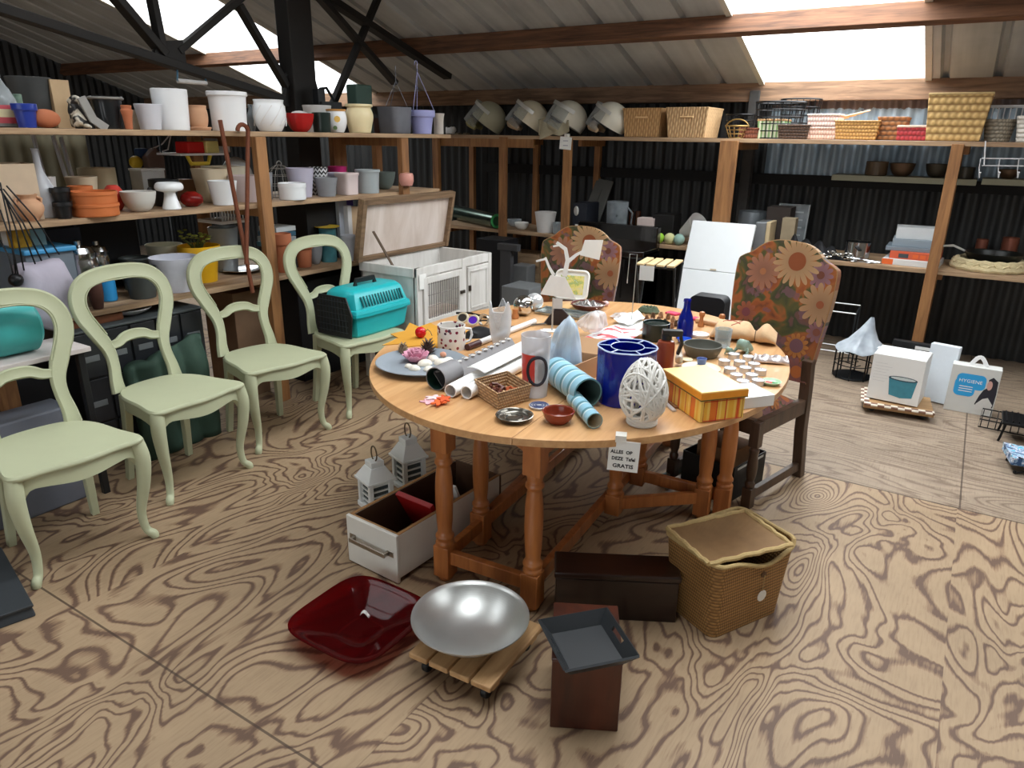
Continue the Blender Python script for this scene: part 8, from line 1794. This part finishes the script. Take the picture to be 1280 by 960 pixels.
# brown spray bottle
p = tz(828, 482); r = 11 / ppm(p); hs = hz(p, 828, 426) - HT_
sp = thing('spray_bottle', 'red brown bottle with a black trigger top behind the willow egg', 'bottle', p)
m = MB(); m.lathe([(0, 0), (r * .95, 0), (r, .008), (r, hs * .93), (r * .85, hs), (r * .45, hs * 1.02), (r * .45, hs * 1.06), (0, hs * 1.06)], 28); m.build('bottle_body', mat('bottle_brown', (136, 62, 38), .35, 0, .06), sp)
m = MB(); m.lathe([(0, hs * 1.04), (r * .6, hs * 1.04), (r * .6, hs * 1.14), (0, hs * 1.14)], 20); m.build('cap', dkp, sp)
m = MB(); m.box((.02, 0, hs * 1.18), (.075, .03, .024)); m.tube([(.05, 0, hs * 1.16), (.058, 0, hs * .95), (.045, 0, hs * .72)], 1, flat=(.006, .012), up=(0, 1, 0)); m.build('trigger', dkp, sp, smooth=0, bevel=.003); sp.rotation_euler = (0, 0, R(25))
o, p, r, h = tv('dark_pot', 'dark green lidded round pot behind the spray bottle', 'pot', 802, 836, 403, 424, 'cyl', mat('deep_green', (24, 38, 36), .25), .006); m = MB(); m.lathe([(0, h * .9), (r * .86, h * .9), (r * .84, h * .93), (r * .2, h * .96), (0, h * .96)], 28); m.build('lid', mat('deep_green', None), o)
# cobalt bottle
p = tz(855, 423); r = 10 / ppm(p); h = hz(p, 857, 374) - HT_
m = MB(); m.lathe([(0, 0), (r, 0), (r * 1.02, .008), (r, h * .42), (r * .8, h * .58), (r * .42, h * .78), (r * .40, h * .93), (r * .48, h * .94), (r * .48, h), (r * .3, h), (r * .3, h * .78), (r * .7, h * .56), (r * .9, h * .4), (r * .9, .01), (0, .01)], 28); tag(m.build('blue_bottle', cob, loc=p), 'slim cobalt blue glass bottle near the back of the table', 'bottle')
tv('grey_bowl', 'grey stoneware pan bowl right of the spray bottle', 'bowl', 853, 901, 430, 444, [(.72, 0), (.8, .05), (.95, .6), (1, 1)], mat('stone_grey', (92, 92, 84), .5, 0, .08), .006)
# bird figurine
q = tz(848, 457); hb_ = hz(q, 848, 434) - HT_
V = [(0, 0, .30), (.22, 0, .38), (.36, 0, .62), (.42, 0, .82), (.56, 0, .78), (-.24, 0, .40), (-.48, 0, .58), (0, 0, .10)]
tag(skin('bird_figurine', [(a * 1, b, c) for a, b, c in V], [(0, 1), (1, 2), (2, 3), (3, 4), (0, 5), (5, 6), (0, 7)], [.26, .20, .12, .11, .03, .18, .05, .16], mat('grey_bird', (170, 158, 146), .5, 0, .2, 30), loc=q, rz=R(110), s=hb_ / .92), 'grey white bird figurine between spray bottle and grey bowl', 'figurine')
# cream plates
for k, (xl, xr, y, lb) in enumerate(((852, 900, 462, 'cream plate under the blue egg cup behind the yellow gift box'), (852, 866, 452, 'small white round dish left of the blue egg cup'))): tv('cream_plate', lb, 'plate', xl, xr, y - 3, y, [(.7, 0), (1, 1)], mat('cream_plate', (226, 216, 184), .4), .004)
tv('egg_cup', 'small blue glass egg cup on the cream plate', 'egg cup', 870, 883, 450, 457, 'taper', mat('egg_cup_blue', (92, 112, 168), .25), .003)[0].location.z += .007
tv('saucer', 'small white saucer right of the cobalt bottle', 'saucer', 863, 886, 417, 420, 'low', wglz, .004); tv('blue_dish', 'little bright blue dish at the foot of the cobalt bottle', 'dish', 846, 864, 423, 429, 'bowl', mat('bright_blue', (40, 96, 214), .2), .003)
tv('glass_tumbler', 'clear tumbler with a blue band in front of the burlap pouch', 'glass', 892, 913, 411, 433, 'steep', glass('tumbler_glass', (228, 236, 240), .05, .15), .003); q = tz(902, 428)
# burlap pouch
bl = mat('burlap', (206, 172, 134), .95, 0, .12, 60, .4)
a, b = tz(888, 420), tz(970, 429); L3 = (b - a).length; ang = math.atan2(b.y - a.y, b.x - a.x)
bo = thing('burlap_pouch', 'tan burlap pouch with dark red print tied near its open end', 'pouch', (a.x, a.y, HT_), ang)
def sackp(u, w):
    f = u; wd = .086 * (1 - .05 * f) if f < .55 else .084 - .045 * math.exp(-((f - .68) / .07) ** 2); wd *= min(1, (f + .02) * 9) ** .5 if f < .1 else 1
    ht = (.042 if f < .55 else .042 - .018 * math.exp(-((f - .68) / .07) ** 2)) * (min(1, (f + .02) * 8) if f < .12 else 1) * (1 if f < .85 else 1 - .5 * (f - .85) / .15)
    a_ = 2 * PI * w; return Vector((L3 * f, wd * math.cos(a_) * (1 + .04 * math.sin(11 * f)), ht + ht * math.sin(a_) * (1 + .08 * math.sin(14 * f + 3 * math.cos(a_)))))
m = MB(); m.grid(lambda w, u: sackp(u, w), 32, 30, closeu=True); m.build('cloth_body', bl, bo, fix=False)
m = MB(); m.tube([sackp(.68, k / 20) + Vector((0, 0, .001)) for k in range(20)], .003, 6, closed=True); m.build('tie_cord', mat('cord_dark', (92, 70, 52), .8), bo)
for pts in (((.18, .30), (.30, .20), (.44, .34)), ((.22, .16), (.40, .17)), ((.32, .36), (.46, .22))):
    m = MB(); m.tube([sackp(f, w) + Vector((0, 0, .001)) for f, w in [(pts[0][0] + (pts[-1][0] - pts[0][0]) * k / 10, (pts[0][1] + (pts[-1][1] - pts[0][1]) * k / 10) if len(pts) == 2 else pts[0][1] + (pts[1][1] - pts[0][1]) * (1 - abs(k / 5 - 1))) for k in range(11)]], .0022, 5); m.build('red_print', mat('print_brick', (166, 90, 76), .8), bo)
# wooden peg figures
pegm = wood('peg_wood', (196, 130, 78), (160, 98, 54), 6, 'Z', .5)
for k, (x, y, yt, lb) in enumerate(((876, 408, 389, 'turned wooden peg right of the cobalt bottle'), (901, 411, 392, 'turned wooden peg behind the burlap pouch'))):
    p = tz(x, y); h = hz(p, x, yt) - HT_; m = MB(); m.lathe([(0, 0), (.016, 0), (.017, h * .1), (.010, h * .35), (.009, h * .62), (.013, h * .68), (.016, h * .82), (.012, h * .95), (0, h)], 18); tag(m.build('wooden_peg', pegm, loc=p), lb, 'peg', 'turned wooden pegs')
q = tz(888, 406); m = MB(); m.box((0, 0, .012), (.16, .05, .024)); tag(m.build('peg_tray', wood('peg_tray_wood', (214, 172, 130), (176, 130, 92), 5, 'X'), loc=q, rz=R(-14), smooth=0, bevel=.008), 'pale wooden toy block between the two turned pegs', 'block')
# tealights on a clear tray, white box beneath them
tlm = mat('tealight_white', (238, 238, 240), .4, 0, .02); tla = mat('tealight_cup', (206, 210, 216), .2, .6)
wbx = [tz(*q) for q in ((935, 511), (967, 507))]; e2 = wbx[1] - wbx[0]; rz = math.atan2(e2.y, e2.x); h = hz(wbx[0], 935, 497) - HT_
m = MB(); m.box((e2.length / 2 - .02, .07, h / 2), (e2.length + .04, .14, h)); tag(m.build('white_box', card_w, loc=wbx[0], rz=rz, smooth=0, bevel=.002), 'flat white box sticking out behind the yellow gift box', 'box')
pos = [(905, 452), (917, 444), (912, 462), (924, 453), (935, 447), (920, 470), (931, 461), (942, 456), (928, 478), (939, 470), (950, 464), (937, 484), (947, 477)]
nm_ = ('far left', 'back', 'left', 'second row left', 'second row right', 'third row left', 'third row middle', 'third row right', 'fourth row left', 'fourth row middle', 'fourth row right', 'front left', 'front right')
for k, (x, y) in enumerate(pos):
    p = tz(x, y + 4); r = .024; t = thing('tea_light', 'white tea light, %s of the cluster at the right table edge' % nm_[k], 'tea light', p, group='tea lights on the table'); m = MB(); m.lathe([(0, 0), (r, 0), (r * 1.02, .022), (r * .96, .022), (r * .95, .004), (0, .003)], 20); m.build('cup', tla, t); m = MB(); m.lathe([(0, .004), (r * .94, .004), (r * .94, .020), (r * .2, .018), (0, .018)], 20); m.build('wax', tlm, t); m = MB(); m.tube([(0, 0, .017), (.001, 0, .028)], .0012, 5); m.build('wick', mat('wick', (90, 84, 76), .9), t)
# frogs, foil shell, strawberry plate
fg = mat('sage_green_glaze', (140, 164, 150), .3, 0, .1)
V = [(0, 0, .35), (.25, 0, .5), (.5, 0, .78), (-.3, 0, .25), (.2, -.35, .2), (.35, -.4, .04), (.2, .35, .2), (.35, .4, .04), (-.35, -.35, .14), (-.35, .35, .14)]
E2 = [(0, 1), (1, 2), (0, 3), (1, 4), (4, 5), (1, 6), (6, 7), (3, 8), (3, 9)]; Rr = [.3, .26, .2, .26, .1, .08, .1, .08, .14, .14]
for x, y, yt, lb in ((930, 441, 420, 'sage green frog figurine by the burlap pouch'), (912, 443, 432, 'smaller green frog figurine left of the sage one')): p = tz(x, y); tag(skin('frog_figurine', V, E2, Rr, fg, loc=p, rz=R(250), s=(hz(p, x, yt) - HT_) / .95), lb, 'figurine', 'green frog figurines')
q = tz(962, 452); m = MB(); m.grid(lambda u, w: (.075 * (2 * u - 1) * (1 - .3 * w), .045 * (2 * w - 1), .008 + .03 * abs(math.sin(u * 9 + w * 4)) * (1 - abs(2 * w - 1)) + .012 * math.sin(w * 7)), 22, 12); o_ = m.build('foil_wrap', mat('foil_pinkish', (226, 214, 212), .22, .5, .1), loc=q, rz=R(20), fix=False, smooth=30); s_ = o_.modifiers.new('s', 'SOLIDIFY'); s_.thickness = .003; tag(o_, 'crumpled silver pink foil wrapper near the right table rim', 'foil')
o, p, r, h = tv('leaf_plate', 'small green plate with a painted strawberry at the right table rim', 'plate', 951, 976, 476, 480, [(.7, 0), (1, 1)], mat('mint_plate', (186, 218, 184), .3, 0, .1), .004); m = MB(); m.ball((-.008, -.004, .007), (.014, .012, .004), 12, 6); m.build('strawberry', mat('strawberry_red', (206, 76, 76), .4), o); m = MB(); m.ball((.014, .006, .007), (.012, .008, .003), 10, 6); m.build('leaf_relief', mat('leaf_mid_green', (104, 168, 112), .4), o)
# potpourri cones, wreath, napkins
pm = [mat('pot_%d' % k, c_, .85, 0, .2, 30) for k, c_ in enumerate(((150, 112, 84), (176, 140, 110), (110, 84, 62)))]
pp = ((808, 397, 'far left'), (814, 401, 'front left'), (816, 394, 'back left'), (823, 399, 'left middle'), (826, 393, 'back middle'), (831, 402, 'front middle'), (835, 395, 'right middle'), (841, 399, 'right'), (845, 404, 'front right'), (839, 407, 'lowest right'))
for k, (x, y, w_) in enumerate(pp): cone('small_cone', '%s one of the small dried cones heaped behind the dark green pot' % w_, x, y + 4, .017, pm[k % 3], HT_, 'dried cones heap', .9)
wr = mat('wreath_green', (84, 98, 78), .85, 0, .2, 30); q = tz(811, 391); m = MB()
for k in range(3): m.tube([((.05 - .006 * k) * math.cos(2 * PI * j / 24), (.04 - .006 * k) * math.sin(2 * PI * j / 24), .012 + .007 * k + .004 * math.sin(j * 3 + k)) for j in range(24)], .009, 6, closed=True)
tag(m.build('small_wreath', wr, loc=q), 'small grey green wreath at the back rim of the table', 'wreath')
mg = mat('napkin_pink', (206, 62, 96), .8, 0, .1)
for k, (x, y, w, lb) in enumerate(((841, 393, .07, 'folded crimson napkin left of the cobalt bottle'), (880, 402, .15, 'folded pink napkin lying behind the wooden pegs'))): q = tz(x, y); m = MB(); m.box((0, 0, .006), (w, .05, .012)); tag(m.build('napkin', mg, loc=q, rz=R(-16), smooth=0, bevel=.004), lb, 'napkin', 'crimson napkins')
# red and white paper sheets
t = NT('red_white_paper'); v = t.coord(); n = t.noise(t.mapping(v, (3, 9, 3), rot=(0, 0, .5)), 2.2, 2); t.col(t.ramp(n, [(.50, lin((240, 238, 236))), (.56, lin((226, 90, 96))), (.64, lin((214, 60, 70)))], 'CONSTANT')); t.b.inputs['Roughness'].default_value = .6; rw_ = t.m
for k, (cs_, z0, mt, lb) in enumerate(((((720, 428), (800, 394), (806, 410), (760, 444)), .002, pr_m, 'large white wrapping paper sheet lying across the middle of the table'), (((722, 430), (772, 410), (806, 420), (758, 446)), .010, rw_, 'red and white printed paper lying left of the cobalt lobed vase'), (((766, 404), (796, 393), (806, 402), (784, 413)), .016, pr_m, 'white folded paper at the back beside the dark green pot'))):
    a = [tz(*q) for q in cs_]; m = MB(); m.grid(lambda u, w: a[0].lerp(a[1], u).lerp(a[3].lerp(a[2], u), w) + Vector((0, 0, z0 + .010 * abs(math.sin(u * 5 + w * 3 + k)) )), 22, 14); o_ = m.build('wrapping_paper', mt, fix=False, smooth=60); s_ = o_.modifiers.new('s', 'SOLIDIFY'); s_.thickness = .0015; tag(o_, lb, 'paper', 'wrapping paper')
# jewellery tree with lampshade-shaped card
p = tz(690, 414); fwd = frontface(p); jt = thing('jewellery_tree', 'white metal jewellery tree with branches and a lampshade-shaped plate', 'stand', p, fwd); jm = mat('tree_white', (222, 224, 222), .5)
k_ = ppm(p); zof = lambda y_: hz(p, 690, y_) - HT_; X = lambda x_: (x_ - 690) / k_
boxm('pole', (0, 0, zof(372) / 2), (.008, .006, zof(372)), mat('pole_grey', (176, 176, 172), .4, .3), jt); boxm('foot_plate', (0, 0, .003), (.09, .06, .006), jm, jt)
m = MB(); m.prism([(X(674), zof(368)), (X(718), zof(373)), (X(704), zof(346)), (X(686), zof(344))], -.003, .003, Matrix(((1, 0, 0), (0, 0, 1), (0, 1, 0)))); m.build('shade_plate', jm, jt, smooth=0)
boxm('grey_plate', (X(696), -.004, zof(379)), (.045, .004, .05), mat('plate_shade_grey', (190, 192, 192), .5), jt, bevel=0)
for pts, ws in ((((703, 345), (706, 325), (703, 311), (692, 303)), (.012, .010, .009, .007)), (((705, 328), (716, 318), (726, 312)), (.009, .007, .005)), (((703, 312), (697, 306), (688, 308)), (.007, .005, .004)), (((690, 344), (684, 334), (679, 322)), (.008, .006, .005)), (((679, 324), (668, 327)), (.005, .004))):
    m = MB(); m.tube([(X(x), 0, zof(y)) for x, y in pts], [w / .01 for w in ws], flat=(.01, .003), up=(0, 1, 0)); m.build('branch', jm, jt, smooth=0)
# tray leaning at the far chair
a, b, c_, d = [at(*q, 1, 3.74) for q in ((699, 377), (735, 374), (743, 351), (706, 341))]
zb_ = HT_; wv = b.x - a.x
tyy = thing('serving_tray', 'white tray with a yellow flower picture leaning against the far chair', 'tray', ((a.x + b.x) / 2 + .02, 3.66, HT_ + .001), rot=(R(-18), 0, R(12))); ww, hh_ = 40 / ppm(a), 34 / ppm(a)
m = MB(); out = rr2(-ww / 2, ww / 2, 0, hh_, .03); m.prism(out, -.006, .006, Matrix(((1, 0, 0), (0, 0, 1), (0, 1, 0)))); m.build('tray_board', mat('tray_white', (232, 232, 226), .4), tyy, smooth=30)
m = MB(); m.tube([(x, -.010, z) for x, z in out], .008, 7, closed=True); m.build('tray_rim', mat('tray_white', None), tyy)
t = NT('yellow_picture'); v = t.coord(); n = t.noise(v, 26, 3, .6); t.col(t.ramp(n, [(.35, lin((214, 206, 170))), (.5, lin((226, 214, 120))), (.6, lin((150, 176, 100))), (.66, lin((240, 240, 230)))])); m = MB(); m.box((0, -.0075, hh_ * .5), (ww * .74, .002, hh_ * .66)); m.build('picture', t.m, tyy, smooth=0)
# silver things at the back left
for k, (x, y, rr, lb) in enumerate(((654, 394, 12.5, 'large silver mirrored ball at the back left of the table'), (668, 388, 11, 'clear silvery ball right behind the large mirrored ball'))): p = tz(x, y); r = rr / ppm(p); m = MB(); m.ball((0, 0, r), r, 26, 18); tag(m.build('mirror_ball', (mat('mirror_silver', (206, 206, 202), .07, 1.0), mat('pearl_silver', (226, 228, 230), .15, .5))[k], loc=p), lb, 'ball', 'silver balls')
p = tz(703, 393); m = MB(); m.box((0, 0, .004), (.26, .13, .006)); m.tube([(-.13, -.065, .012), (.13, -.065, .012), (.13, .065, .012), (-.13, .065, .012)], .007, 7, closed=True); tag(m.build('silver_tray', mat('tray_silver', (176, 182, 180), .25, .8), loc=p, rz=R(2), smooth=40), 'rectangular silver tray at the back behind the black fan', 'tray')
p = tz(697, 406); m = MB(); fw_ = 34 / ppm(p); hh_ = hz(p, 697, 385) - HT_; m.prism([(-fw_ * .55, 0), (fw_ * .55, 0), (fw_ * .42, hh_ * .55), (fw_ * .15, hh_), (-fw_ * .1, hh_)], -.012, .012, Matrix(((1, 0, 0), (0, 0, 1), (0, 1, 0)))); tag(m.build('black_fan', mat('black_fan', (40, 30, 32), .5), loc=p, rz=fwd, smooth=0, bevel=.004), 'black folded fan standing before the silver tray', 'fan')
a, b = tz(620, 412), tz(695, 405); m = MB(); m.tube([a + Vector((0, 0, .006)), b + Vector((0, 0, .006))], .0055, 8); m.ball(b + Vector((0, 0, .008)), .009, 10, 6); tag(m.build('steel_skewer', stl), 'thin steel rod lying behind the crystal vase', 'rod')
p = tz(644, 398); m = MB(); m.lathe([(0, 0), (.018, 0), (.020, .012), (.014, .03), (.016, .05), (0, .052)], 16); tag(m.build('wooden_stopper', pegm, loc=p), 'small turned wooden stopper left of the mirrored ball', 'stopper')
o, p, r, h = tv('brown_bowl', 'dark red brown bowl filled with silver foil at the back of the table', 'bowl', 713, 757, 379, 387, 'bowl', mat('oxblood', (92, 44, 36), .35), .006); m = MB(); m.grid(lambda u, w: (r * .85 * (2 * u - 1), r * .6 * (2 * w - 1), h * .8 + .03 * abs(math.sin(u * 11 + w * 6)) * math.sin(PI * u) * math.sin(PI * w)), 18, 12); f_ = tag(m.build('silver_foil', mat('foil_silver', (206, 200, 198), .2, .8), loc=(p.x, p.y, p.z), fix=False, smooth=25), 'crumpled silver foil lying in the dark red brown bowl', 'foil'); s_ = f_.modifiers.new('s', 'SOLIDIFY'); s_.thickness = .002
q = tz(757, 383); m = MB(); m.ball((0, 0, .016), (.02, .018, .016), 12, 8); tag(m.build('pink_soap', mat('soap_pink', (226, 190, 190), .5), loc=q), 'small pink soap ball right of the dark red brown bowl', 'soap')
# tall thin wire hook
p = tz(789, 404); h1_, h2_ = hz(p, 797, 318) - HT_, hz(p, 790, 350) - HT_; fwd = frontface(p); k_ = ppm(p)
m = MB(); m.tube([(0, 0, 0), (.006, 0, h1_), (-.030, 0, h1_), (-.034, 0, h2_)], .0025, 6); m.box((-.034, 0, h2_ - .008), (.006, .004, .02)); m.box((0, 0, .002), (.05, .04, .004)); tag(m.build('wire_hook', lw_, loc=p, rz=fwd), 'tall thin pale wire hook stand at the back rim of the table', 'hook stand')
# pens / knives beside the egg
for k, (a, b, rgb, lb) in enumerate((((826, 500), (843, 515), (206, 206, 208), 'silver table knife lying between willow egg and gift box'), ((829, 496), (846, 511), (150, 110, 80), 'brown handled knife beside the silver one'))): a, b = tz(*a), tz(*b); m = MB(); m.tube([a + Vector((0, 0, .004)), b + Vector((0, 0, .004))], 1, flat=(.007, .003)); tag(m.build('table_knife', mat('knife_%d' % k, rgb, .3, .4), smooth=0), lb, 'knife', 'table knives')
